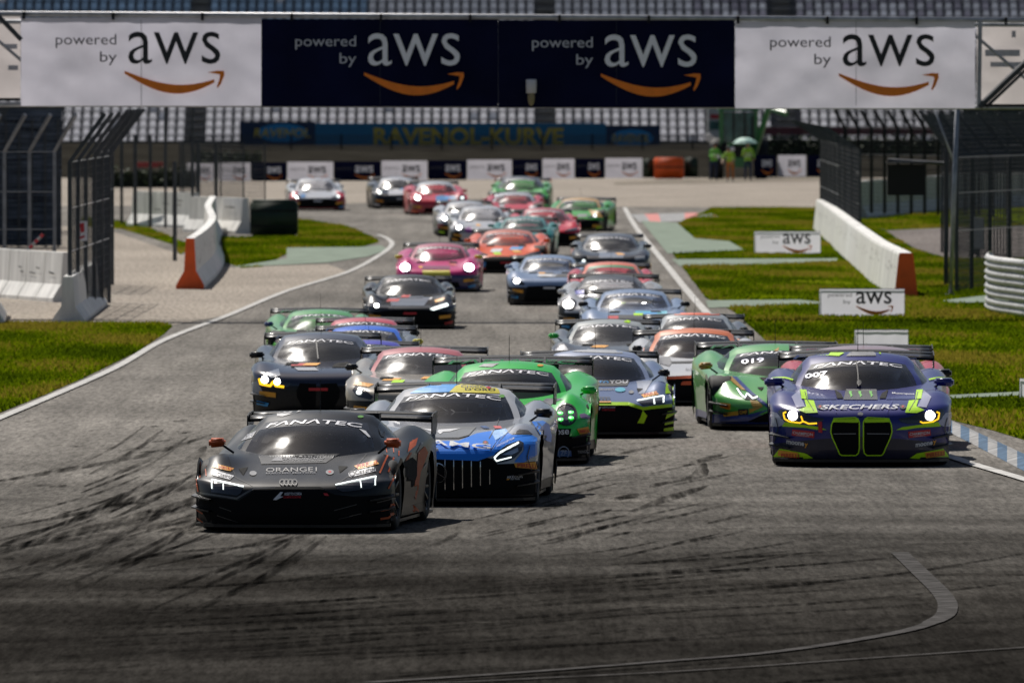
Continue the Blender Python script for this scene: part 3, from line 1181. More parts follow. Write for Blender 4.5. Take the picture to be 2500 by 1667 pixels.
# small boards on the grass
def grass_board(x0, x1, y0, y1, label, text=True):
    p = G((x0 + x1) / 2, y1)
    r = empty('advert_board', p, label=label, cat='sign')
    b = slab('board', x0, x1, y0, y1, p.y, .07, blade_mat('board_cloth', (.80, .80, .84), (.74, .73, .80), .55), r, p)
    mb = MB()
    A_, B_ = AT(x0, y1, p.y + .05) - p, AT(x1, y0, p.y + .05) - p
    mb.tube([A_, (B_.x, A_.y, A_.z), B_, (A_.x, A_.y, B_.z), A_], .014, 5)
    mb.build('frame', M_galv, r)
    if text:
        W, Hh = x1 - x0, y1 - y0
        flat_text('board_text', 'powered', x0 + W * .10, x0 + W * .38, y0 + Hh * .13, y0 + Hh * .32, p.y - .006, M_lgrey, b, 0, 0, p)
        flat_text('board_text', 'by', x0 + W * .28, x0 + W * .37, y0 + Hh * .38, y0 + Hh * .56, p.y - .006, M_lgrey, b, 0, 0, p)
        flat_text('board_lettering', 'aws', x0 + W * .43, x0 + W * .85, y0 + Hh * .08, y0 + Hh * .53, p.y - .006, M_lblack, b, .008, 0, p)
        arrow_logo(x0 + W * .43, x0 + W * .87, y0 + Hh * .58, y0 + Hh * .90, p.y - .006, M_aorange, b, p)
    for x in (x0 + 2, x1 - 2):
        mb = MB()
        mb.tube([AT(x, y1 - 6, p.y + .06) - p, (AT(x, y1, p.y + .06) - p) - Vector((0, 0, .06))], .016, 5)
        mb.build('stake', M_galv, r)
    return r


grass_board(2001, 2208, 706, 774, 'white board with black lettering and orange arrow in front of the orange wall end')
grass_board(1842, 2003, 566, 622, 'white board with black lettering on the grass at the middle of the long wall')
grass_board(2087, 2217, 806, 850, 'plain grey white board lying low on the grass behind the rear wings', False)
grass_board(2490, 2530, 925, 972, 'small white board cut off by the right edge on the lower grass', False)
# paper sign on the left fence
sg = AT(199, 563, 232)
sr = empty('warning_sign', sg, label='small white sign with red mark tied to the left fence', cat='sign')
slab('plate', 185, 213, 540, 588, 232, .012, M_white, sr, sg)
M_sred = mat('sign_red', (.42, .02, .03), .6)
flat_poly('red_mark', [(195, 546), (205, 544), (206, 566), (197, 568)], 231.99, M_sred, sr, sg)
flat_poly('red_mark', [(191, 580), (206, 574), (207, 579), (193, 585)], 231.99, M_sred, sr, sg)
# red and white barrier pole
bp_ = AT(66, 612, 252)
br = empty('barrier_pole', bp_, label='red and white striped barrier pole leaning behind the white blocks', cat='pole')
e_ = AT(105, 572, 252) - bp_
for k in range(6):
    mb = MB()
    mb.tube([e_ * (k / 6), e_ * ((k + 1) / 6)], .035, 8)
    mb.build('pole_band', [M_kwhite, M_sred][k % 2], br)
mb = MB()
mb.box((0, 0, bp_.z * -.5), (.1, .1, bp_.z))
mb.build('stand', M_post, br)
# ------------------------------------------------------------------ far boards, stand, sign
YB = 556.0
M_bwhite = blade_mat('far_board_cloth', (.55, .54, .57), (.46, .45, .50), .5)
boards = [(455, 522, 0), (533, 612, 0), (613, 700, 1), (701, 814, 0), (815, 930, 1), (931, 1044, 0), (1045, 1139, 1), (1140, 1250, 0), (1251, 1323, 1), (1324, 1403, 0), (1404, 1475, 1), (1477, 1569, 0)]
names = {0: 'white', 1: 'dark'}
places = ['cut by the dark post at far left of the row', 'just right of the last dark post', 'between two white ones, over the left grass tip', 'behind the lone red and white car',
          'between the lone car and the black silver car', 'behind the black and silver far car', 'behind the red white and blue far car', 'over the gap left of the green far car', 'behind the green far car roof',
          'just right of the green far car', 'second from the orange block', 'beside the green and orange blocks']
for (x0, x1, dk), pl in zip(boards, places):
    y1 = 445 - (x0 - 500) * .010
    y0 = 398 - (x0 - 500) * .012
    p = AT((x0 + x1) / 2, y1, YB)
    r = empty('advert_board', p, label=f'{names[dk]} far trackside board {pl}', cat='sign', group='boards along the far runoff')
    b = slab('board', x0 + .5, x1 - .5, y0, y1, YB, .10, M_navy if dk else M_bwhite, r, p)
    W, Hh = x1 - x0, y1 - y0
    flat_text('board_lettering', 'aws', x0 + W * .45, x0 + W * .84, y0 + Hh * .22, y0 + Hh * .58, YB - .01, M_lwhite if dk else M_lgrey, b, .02, 0, p)
    flat_text('board_text', 'powered by', x0 + W * .06, x0 + W * .4, y0 + Hh * .28, y0 + Hh * .48, YB - .01, M_lgrey, b, 0, 0, p)
    arrow_logo(x0 + W * .44, x0 + W * .86, y0 + Hh * .64, y0 + Hh * .88, YB - .01, M_aorange, b, p)
for x0, x1, dk, pl in ((1840, 1896, 1, 'right of the marshals and tractor'), (1899, 1968, 0, 'right of the marshals, near the catch fence'), (1971, 2040, 1, 'half behind the catch fence end')):
    y0, y1 = 379, 431
    p = AT((x0 + x1) / 2, y1, YB + 10)
    r = empty('advert_board', p, label=f'{names[dk]} far board {pl}', cat='sign', group='boards along the far runoff')
    b = slab('board', x0 + .5, x1 - .5, y0, y1, YB + 10, .10, M_navy if dk else M_bwhite, r, p)
    W, Hh = x1 - x0, y1 - y0
    flat_text('board_lettering', 'aws', x0 + W * .36, x0 + W * .80, y0 + Hh * .22, y0 + Hh * .56, YB + 9.99, M_lwhite if dk else M_lgrey, b, .02, 0, p)
    arrow_logo(x0 + W * .34, x0 + W * .82, y0 + Hh * .64, y0 + Hh * .90, YB + 9.99, M_aorange, b, p)


def rblock(name, x0, x1, y0, y1, Y, depth, m, label, cat):
    p = AT((x0 + x1) / 2, y1, Y)
    r = empty(name, p, label=label, cat=cat)
    a, b = AT(x0, y1, Y), AT(x1, y0, Y)
    bmx = bmesh.new()
    bmesh.ops.create_cube(bmx, size=1)
    bmesh.ops.scale(bmx, vec=(b.x - a.x, depth, b.z - a.z), verts=bmx.verts)
    bmesh.ops.translate(bmx, vec=(0, depth / 2, (b.z - a.z) / 2), verts=bmx.verts)
    bmesh.ops.bevel(bmx, geom=bmx.edges[:], offset=.06, segments=2, affect='EDGES')
    me = bpy.data.meshes.new('cover')
    bmx.to_mesh(me)
    bmx.free()
    link('cover', me, m, r, True)
    mb = MB()
    mb.box((0, -.004, (b.z - a.z) * .55), ((b.x - a.x) * .97, .012, .05))
    mb.build('strap', M_black, r)


rblock('tyre_block', 1571, 1596, 388, 434, YB - 1, 1.2, M_dgreen, 'narrow dark green block left of the orange block', 'tyre block')
rblock('tyre_block', 1597, 1670, 385, 437, YB - 2, 1.2, M_orange, 'orange covered tyre block beside the tractor and marshals', 'tyre block')
rblock('tyre_block', 1671, 1704, 385, 434, YB - 1, 1.2, M_dgreen, 'dark green block right of the orange block', 'tyre block')

# gravel edge and dark bank below the sign
M_bank = mat('dark_bank', (.026, .024, .020), .95, spec=0., var=.35, vscale=.6)
sheet('gravel_edge', [(1500, 446), (1700, 437), (2050, 432), (2050, 441), (1700, 449), (1500, 452)], .02, mat('gravel_edge', (.16, .13, .09), .9, var=.3, vscale=2))
bk = bpy.data.meshes.new('bank')
bk.from_pydata([(-40, 575, 0), (40, 575, 0), (40, 618, 1.3), (-40, 618, 1.3), (40, 640, 1.3), (-40, 640, 1.3)], [], [(0, 1, 2, 3), (3, 2, 4, 5)])
setp(link('bank', bk, M_bank), kind='structure')
fence('stand_fence', [(-16 + 2.5 * k, 612, 0) for k in range(14)], 'dark chain fence along the foot of the grandstand', bend=1.9, top=1.9, sp=.10, wire=.012, post_r=.05, cables=False, z0=.9, pm=M_black)

# long blue sign on the stand front
YS = 622.0
so = AT(1098, 366, YS)
sign = empty('corner_sign', so, label='long blue and navy corner name sign with yellow letters under the grandstand', cat='sign')
M_sblue = mat('sign_blue', (.013, .15, .28), .6, var=.1)
M_snavy = mat('sign_navy', (.010, .03, .08), .6, var=.15)
M_soval = mat('sign_oval_blue', (.015, .24, .50), .6)
M_syel = mat('sign_yellow', (.55, .40, .05), .6)
slab('panel', 585, 770, 297, 362, YS, .1, M_snavy, sign, so)
slab('panel', 770, 1480, 301, 366, YS, .1, M_sblue, sign, so)
slab('panel', 1480, 1612, 306, 369, YS, .1, M_snavy, sign, so)
for cx, cy, rx, ry, x0, x1 in ((690, 325, 62, 23, 619, 757), (1543, 338, 52, 22, 1494, 1586)):
    flat_poly('oval', [(cx + rx * math.cos(a), cy + ry * math.sin(a)) for a in np.linspace(0, 2 * math.pi, 24)[:-1]], YS - .01, M_soval, sign, so)
    flat_text('sign_lettering', 'RAVENOL', x0, x1, cy - 11, cy + 11, YS - .02, M_syel, sign, .02, .15, so)
flat_text('sign_lettering', 'RAVENOL-KURVE', 912, 1376, 312, 354, YS - .02, M_syel, sign, .035, 0, so)

# grandstand
GY = 648.0
gs = empty('grandstand', (0, GY, 0), label='big open grandstand with rows of pale grey seats behind the banners', cat='grandstand')
mb = MB()
NR = 24
RZ, RD = .42, .80
for r_ in range(NR):
    mb.box((0, RD * r_ + RD / 2, (1.05 + RZ * r_) / 2), (90, RD, 1.05 + RZ * r_))
mb.build('terrace', mat('terrace_concrete', (.10, .10, .105), .9, var=.2, vscale=.8), gs)
mb = MB()
mb.box((0, RD * NR + 3, 8), (90, .4, 16))
mb.build('back_wall', M_wallg, gs)
M_seats = [blade_mat('seat_pale', (.85, .85, .87), (.85, .85, .88), .6), blade_mat('seat_blue_grey', (.34, .43, .54), None, .6), blade_mat('seat_grey', (.55, .57, .62), None, .6), blade_mat('seat_mauve', (.42, .42, .48), None, .6)]
smb = MB()
smb.box((0, .34, .40), (.37, .05, .27), taper=.82)
smb.box((0, .14, .20), (.38, .40, .05))
smb.box((0, .30, .10), (.10, .10, .2))
seat_me = [smb.mesh('seat') for _ in range(4)]
for me_, m_ in zip(seat_me, M_seats):
    me_.materials.append(m_)
rnd = random.Random(4)
cand = []
AIS = [-16.8, 1.8, 14.5]
for r_ in range(NR):
    z = 1.05 + RZ * r_
    y = RD * r_
    for k in range(118):
        x = -29.5 + k * .5
        if any(abs(x - a_ - (r_ - 12) * .0) < .6 for a_ in AIS):
            continue
        Yw = GY + y
        px = 1250 + x * FPX / Yw
        py = HOR - (z + .3 - CAMH) * FPX / Yw
        left_or_low = py > 255 and (px < 560 or px > 1600 or py < 305)
        vis = (py < 30 and py > -15) or left_or_low
        if px < 900:
            mi = 1 if py < 60 else 0
        elif px < 1700:
            mi = 2 if py < 60 else 0
        else:
            mi = (3 if rnd.random() < .5 else 2) if py < 60 else 0
        if rnd.random() < .05:
            mi = 2
        cand.append((0 if vis else 1, abs(px - 1250), x, y, z, mi, px))
shown = [c for c in cand if c[0] == 0 and -10 < c[6] < 2510]
hidden = [c for c in cand if not (c[0] == 0 and -10 < c[6] < 2510)]
rnd.shuffle(shown)
shown.sort(key=lambda c: (c[3]))
print('SEATS', len(shown), len(hidden))
for c in shown[:295]:
    o = bpy.data.objects.new('seat', seat_me[c[5]])
    COL.objects.link(o)
    o.parent = gs
    o.location = (c[2], c[3], c[4])
big = MB()
sv, sf = smb.v, smb.f
for c in shown[295:] + hidden:
    big.mi = c[5]
    big.add([(v[0] + c[2], v[1] + c[3], v[2] + c[4]) for v in sv], sf)
me_ = big.mesh('seat_rows')
setp(link('seat_rows', me_, M_seats, gs), kind='stuff')
mb = MB()
for a_ in AIS:
    for r_ in range(NR * 2):
        mb.box((a_, r_ * RD / 2 + .2, 1.05 + r_ * RZ / 2), (.95, .4, .06))
mb.build('aisle_steps', M_conc, gs)['kind'] = 'stuff'
# low front wall of the stand, red strip and dark hedge to the right
mb = MB()
mb.box((0, -1.2, .7), (90, .3, 1.4))
mb.build('front_wall', mat('stand_front_wall', (.05, .052, .055), .8, var=.2, vscale=1), gs)


def far_box(name, x0, x1, y0, y1, Y, depth, m, label, cat):
    p = AT((x0 + x1) / 2, y1, Y)
    r = empty(name, p, label=label, cat=cat)
    a, b = AT(x0, y1, Y), AT(x1, y0, Y)
    mb = MB()
    mb.box((0, depth / 2, (b.z - a.z) / 2), (b.x - a.x, depth, b.z - a.z))
    mb.build('body', m, r)
    return r, (b.x - a.x), (b.z - a.z)


r, w, h = far_box('barrier_rail', 1838, 2600, 311, 330, 600, .3, mat('dull_red', (.12, .03, .035), .7, var=.3, vscale=1), 'long dull red rail behind the marshals at far right', 'rail')
for k in range(12):
    mb = MB()
    mb.box((-w / 2 + w * (k + .5) / 12, -.02, -.6), (.08, .08, 1.4))
    mb.build('rail_post', M_post, r)
r, w, h = far_box('barrier_rail', 335, 398, 396, 409, 560, .3, mat('bright_red', (.22, .02, .02), .6), 'short red rail seen between the dark posts at far left', 'rail')
for k in (-.4, .4):
    mb = MB()
    mb.box((w * k, -.01, -.3), (.08, .08, .6))
    mb.build('rail_post', M_post, r)


def hedge(x0, x1, y0, y1, Y, depth, label, seed):
    p = AT((x0 + x1) / 2, y1, Y)
    a, b = AT(x0, y1, Y), AT(x1, y0, Y)
    rt = empty('hedge', p, label=label, cat='hedge')
    rg = np.random.default_rng(seed)
    W, Hh = b.x - a.x, b.z - a.z
    N = int(W * Hh * 130)
    q = np.stack([rg.uniform(-W / 2, W / 2, N), rg.uniform(0, depth, N), rg.uniform(0, Hh, N) * rg.uniform(.85, 1.08, N)], 1)
    mb = MB()
    for c in q:
        u = Vector(rg.normal(0, 1, 3)).normalized() * .10
        v = Vector(rg.normal(0, 1, 3)).normalized() * .07
        c = Vector(c)
        mb.mi = int(rg.random() * 2)
        mb.add([c - u, c + v, c + u, c - v], [(0, 1, 2, 3)])
    me = mb.mesh('foliage')
    link('foliage', me, [mat('hedge_dark', (.018, .035, .010), .7), mat('hedge_mid', (.035, .06, .014), .7)], rt)
    mb = MB()
    mb.box((0, depth * .5, Hh * .4), (W * .98, depth * .3, Hh * .8))
    mb.build('stems', mat('hedge_stems', (.012, .016, .008), .9), rt)


hedge(1842, 2450, 332, 381, 585, 1.5, 'low dark green hedge behind the white and navy boards at right', 1)
hedge(470, 640, 370, 400, 572, 1.2, 'low dark shrub strip above the boards left of the blue sign', 2)
hedge(236, 480, 408, 470, 520, 1.2, 'dark green hedge glimpsed between the posts at far left', 3)

# dark netting panels that back the fences at the left edge
nt = far_box('debris_netting', -120, 150, 268, 600, 330, .08, mat('dark_netting', (.065, .080, .108), .9, spec=0., var=.9, vscale=1.6, stretch=(.5, 1, 7)), 'dark debris netting screen behind the left catch fences', 'netting')[0]
mb = MB()
for k in range(9):
    mb.box((-1.4 + k * .35, -.05, 1.6), (.05, .05, 3.6))
mb.build('netting_frame', M_post, nt)
nt2 = far_box('debris_netting', 2350, 2700, 258, 420, 420, .08, mat('dark_netting_right', (.022, .027, .03), .85, var=.5, vscale=1.0), 'dark netting screen far behind the right edge posts', 'netting')[0]
mb = MB()
for k in range(6):
    mb.box((-2.2 + k * .9, -.05, .8), (.05, .05, 3.2))
mb.build('netting_frame', M_post, nt2)

# ------------------------------------------------------------------ tractor
TY = 566.0
tp = AT(1806, 432, TY)
tp.z = 0
tr = empty('tractor', tp, scale=1.12, label='dark green recovery tractor with glazed cab behind the marshals', cat='tractor')
M_tgreen = mat('tractor_green', (.03, .17, .05), .45, coat=.3)
M_tglass = mat('tractor_glass', (.02, .09, .095), .08, spec=.8, var=.6, vscale=2)
mb = MB()
mb.box((0, .9, 1.15), (.95, 1.9, .7))
mb.box((0, .2, .7), (.8, .6, .4))
mb.build('bonnet', M_tgreen, tr)
mb = MB()
mb.box((0, 2.5, 1.15), (1.5, 1.4, .7))
mb.build('chassis', M_black, tr)
for x in (-.72, .72):
    for y in (1.9, 3.2):
        mb = MB()
        mb.box((x, y, 2.1), (.15, .12, 1.5))
        mb.build('cab_pillar', M_tgreen, tr)
mb = MB()
mb.box((0, 1.93, 2.15), (1.36, .02, 1.2))
mb.build('cab_glass', M_tglass, tr)
for x in (-.22, .25):
    mb = MB()
    mb.box((x, 1.90, 2.15), (.07, .03, 1.25))
    mb.build('cab_bar', M_black, tr)
mb = MB()
mb.box((0, -.065, 1.15), (.7, .03, .5))
mb.build('bonnet_grille', M_black, tr)
mb = MB()
for x in (-.71, .71):
    mb.box((x, 2.55, 2.15), (.02, 1.2, 1.2))
mb.build('cab_glass', M_tglass, tr)
mb = MB()
mb.box((0, 2.5, 2.92), (1.75, 1.75, .2), taper=.85)
mb.build('cab_roof', M_tgreen, tr)
mb = MB()
mb.tube([(.55, .9, 1.4), (.55, .9, 2.6)], .05, 8)
mb.build('exhaust', M_black, tr)
mb = MB()
mb.tube([(.6, 1.6, 1.0), (1.2, .4, 2.9), (1.9, -.4, 2.7)], .13, 6)
mb.build('loader_arm', M_tgreen, tr)
for x, y, rr, ww in ((-.85, .6, .5, .35), (.85, .6, .5, .35), (-.95, 2.8, .85, .5), (.95, 2.8, .85, .5)):
    mb = MB()
    mb.lathe([(rr * .55, -ww / 2), (rr * .95, -ww / 2), (rr, -ww / 3), (rr, ww / 3), (rr * .95, ww / 2), (rr * .55, ww / 2)], (x, y, rr), 'x', 20)
    w_ = mb.build('wheel', M_black, tr, True)
    mb = MB()
    mb.lathe([(0, -ww * .3), (rr * .55, -ww * .35), (rr * .55, ww * .35), (0, ww * .3)], (x, y, rr), 'x', 14)
    mb.build('rim', mat('rim_yellow', (.35, .26, .03), .5), w_, True)
for x in (-.3, .3):
    mb = MB()
    mb.lathe([(0, -.06), (.09, -.05), (.1, .0)], (x, -.06, 1.25), 'y', 10)
    mb.build('headlight', M_lwhite, tr, True)
# pale truck roof behind
vr, w, h = far_box('parked_van', 1728, 1788, 264, 340, 600, 2.0, mat('van_pale', (.45, .45, .42), .5), 'pale van with red stripe half hidden left of the tractor cab', 'van')
mb = MB()
mb.box((0, -.01, h - .42), (w * .8, .015, .22))
mb.build('stripe', M_sred, vr)
mb = MB()
mb.box((0, -.01, h - .85), (w * .86, .012, .42))
mb.build('window', M_tglass, vr)


# ------------------------------------------------------------------ people
def skin_body(verts, edges, radii, root=0):
    me = bpy.data.meshes.new('b')
    me.from_pydata(verts, edges, [])
    o = bpy.data.objects.new('b', me)
    COL.objects.link(o)
    sk = o.modifiers.new('s', 'SKIN')
    sk.use_smooth_shade = True
    ss = o.modifiers.new('u', 'SUBSURF')
    ss.levels = 2
    ss.render_levels = 2
    for i, r_ in enumerate(radii):
        me.skin_vertices[0].data[i].radius = (r_, r_) if not isinstance(r_, tuple) else r_
        me.skin_vertices[0].data[i].use_root = i == root
    bpy.context.view_layer.update()
    m2 = bpy.data.meshes.new_from_object(o.evaluated_get(bpy.context.evaluated_depsgraph_get()))
    bpy.data.objects.remove(o)
    bpy.data.meshes.remove(me)
    return m2


M_skin = mat('skin', (.42, .24, .16), .6, var=.05)
M_hivis = mat('hi_vis_green', (.16, .50, .06), .7, var=.15, vscale=8)
M_hivis2 = mat('hi_vis_lime', (.32, .60, .04), .7, var=.15, vscale=8)
M_overall = mat('blue_overalls', (.012, .025, .075), .8, var=.2, vscale=8)
M_orangeo = mat('orange_overalls', (.45, .14, .02), .8, var=.2, vscale=8)
M_cap = mat('dark_cap', (.02, .02, .025), .7)


def person(loc, rz, label, vest, legs, bendf=0., arm=(-.25, .15), armr=None, cap=M_cap):
    """standing adult about 1.76 m tall; bendf leans the trunk forward"""
    lean = math.sin(bendf)
    up = math.cos(bendf)

    def tk(z, x=0, y=0):           # point above the hip, leaned forward (-y)
        dz = z - .92
        return (x, y - lean * dz, .92 + up * dz)
    hx = .19
    V = [(0, 0, .92), tk(1.08), tk(1.28), tk(1.42), tk(1.50), tk(1.62), tk(1.73),
         (.10, 0, .86), (.115, -.02, .48), (.12, .02, .09), (.13, -.13, .04),
         (-.10, 0, .86), (-.115, .01, .48), (-.12, .03, .09), (-.13, -.12, .04)]
    E = [(0, 1), (1, 2), (2, 3), (3, 4), (4, 5), (5, 6), (0, 7), (7, 8), (8, 9), (9, 10), (0, 11), (11, 12), (12, 13), (13, 14)]
    Rr = [(.155, .11), (.15, .105), (.175, .12), (.12, .085), .052, (.078, .095), (.07, .085), .085, .058, .042, .04, .085, .058, .042, .04]
    for sx, (ex, ey) in ((1, arm), (-1, armr or arm)):
        b = len(V)
        s = tk(1.41, sx * hx)
        el = (s[0] + sx * .07, s[1] - .05 + ex * .3, s[2] - .28)
        ha = (el[0] - sx * .04, el[1] - .15 + ex, el[2] - .20 + ey)
        fi = (ha[0], ha[1] - .07, ha[2] - .06)
        V += [s, el, ha, fi]
        E += [(3, b), (b, b + 1), (b + 1, b + 2), (b + 2, b + 3)]
        Rr += [.062, .045, .034, .028]
    me = skin_body(V, E, Rr)
    rt = empty('person', loc, rz, label=label, cat='person')
    for m_ in (M_skin, vest, legs, M_black):
        me.materials.append(m_)
    for p in me.polygons:
        c = p.center
        t = (c.z - .92)
        k = 2
        if c.z < .12:
            k = 3
        elif t > -.02:
            k = 1
            if t > .58 * up + .0:
                k = 0
        if abs(c.x) > .2 and t > -.5 and c.z < 1.02 and c.y < -.1 - lean * .2:
            k = 0
        p.material_index = k
        p.use_smooth = True
    o = bpy.data.objects.new('figure', me)
    COL.objects.link(o)
    o.parent = rt
    hd = Vector(tk(1.68))
    mb = MB()
    mb.lathe([(.098, .0), (.104, .03), (.09, .08), (.05, .115), (0, .125)], hd, n=14, sc=(1, 1.15, 1))
    mb.box(hd + Vector((0, -.13, .012)), (.15, .11, .02))
    mb.build('cap', cap, rt, True)
    mb = MB()
    mb.box(hd + Vector((0, -.108, -.045)), (.03, .03, .045), taper=.5)
    mb.build('nose', M_skin, rt)
    mb = MB()
    for sx in (-1, 1):
        mb.box(hd + Vector((sx * .032, -.092, -.02)), (.026, .012, .012))
    mb.box(hd + Vector((0, -.092, -.09)), (.05, .01, .01))
    mb.build('face', M_black, rt)
    for sx, (ex, ey) in ((1, arm), (-1, armr or arm)):
        s = tk(1.41, sx * hx)
        ha = Vector((s[0] + sx * .03, s[1] - .20 + ex * 1.3, s[2] - .48 + ey))
        mb = MB()
        for i in range(4):
            q = ha + Vector((sx * .0 + (i - 1.5) * .018, -.07, -.05))
            mb.tube([q, q + Vector((0, -.035, -.035)), q + Vector((0, -.03, -.065 - .008 * (i in (1, 2)))), ], [.010, .0095, .007], 5)
        q = ha + Vector((-sx * .03, -.03, -.03))
        mb.tube([q, q + Vector((-sx * .025, -.04, -.03)), q + Vector((-sx * .02, -.07, -.045))], [.011, .010, .008], 5)
        mb.build('fingers', M_skin, rt, True)
    # reflective bands round the trunk
    mb = MB()
    for z in (1.12, 1.24):
        c = Vector(tk(z))
        mb.lathe([(.165, -.02), (.172, 0), (.165, .02)], c, n=16, sc=(1.06, .78, 1))
    mb.build('reflective_band', M_lwhite, rt, True)
    return rt


PY = 552.0


def at_ground(px, Y):
    return Vector(((px - 1250) * Y / FPX, Y, 0))


person(at_ground(1742, 558), .3, 'marshal in green vest and blue overalls standing left of the tractor, head down', M_hivis, M_overall, .35, (-.25, .25))
person(at_ground(1783, PY), -.2, 'marshal in lime vest and orange trousers bending in front of the tractor', M_hivis2, M_orangeo, .75, (-.2, .1))
person(at_ground(1826, 557), .1, 'marshal in lime vest and blue overalls standing under the pale umbrella', M_hivis2, M_overall, 0., (-.2, .15), (-.22, .42))
um = empty('umbrella', at_ground(1819, 556.6) + Vector((0, 0, 1.25)), label='pale mint green umbrella held over a marshal', cat='umbrella')
mb = MB()
mb.lathe([(0, .72), (.2, .70), (.42, .60), (.56, .46), (.55, .455), (.4, .58), (0, .69)], (0, 0, 0), n=12)
mb.build('canopy', mat('umbrella_mint', (.36, .58, .50), .6), um)
mb = MB()
mb.tube([(0, 0, -.1), (0, 0, .72)], .012, 6)
mb.build('shaft', M_black, um)
# fire-watch reflector seen as a bright disc
rf = AT(1731, 336, 560)
ro = empty('round_reflector', Vector((rf.x, rf.y, 0)), label='small round white disc on a stick left of the tractor cab', cat='signal disc')
mb = MB()
mb.lathe([(0, -.02), (.19, -.02), (.2, 0), (.19, .02), (0, .02)], (0, 0, rf.z), 'y', 16)
mb.build('disc', M_white, ro)
mb = MB()
mb.tube([(0, .03, 0), (0, .03, rf.z)], .02, 6)
mb.build('stick', M_post, ro)
# ================================================================== race cars
def pchip(xs, ys):
    xs, ys = np.array(xs, float), np.array(ys, float)
    h = np.diff(xs)
    d = np.diff(ys) / h
    m = np.zeros(len(xs))
    m[0], m[-1] = d[0], d[-1]
    for i in range(1, len(xs) - 1):
        m[i] = 0 if d[i - 1] * d[i] <= 0 else 2 * d[i - 1] * d[i] / (d[i - 1] + d[i])

    def f(x):
        x = np.clip(x, xs[0], xs[-1])
        i = np.clip(np.searchsorted(xs, x) - 1, 0, len(h) - 1)
        t = (x - xs[i]) / h[i]
        return (ys[i] * (1 + 2 * t) * (1 - t) ** 2 + m[i] * h[i] * t * (1 - t) ** 2 + ys[i + 1] * t * t * (3 - 2 * t) + m[i + 1] * h[i] * t * t * (t - 1))
    return f


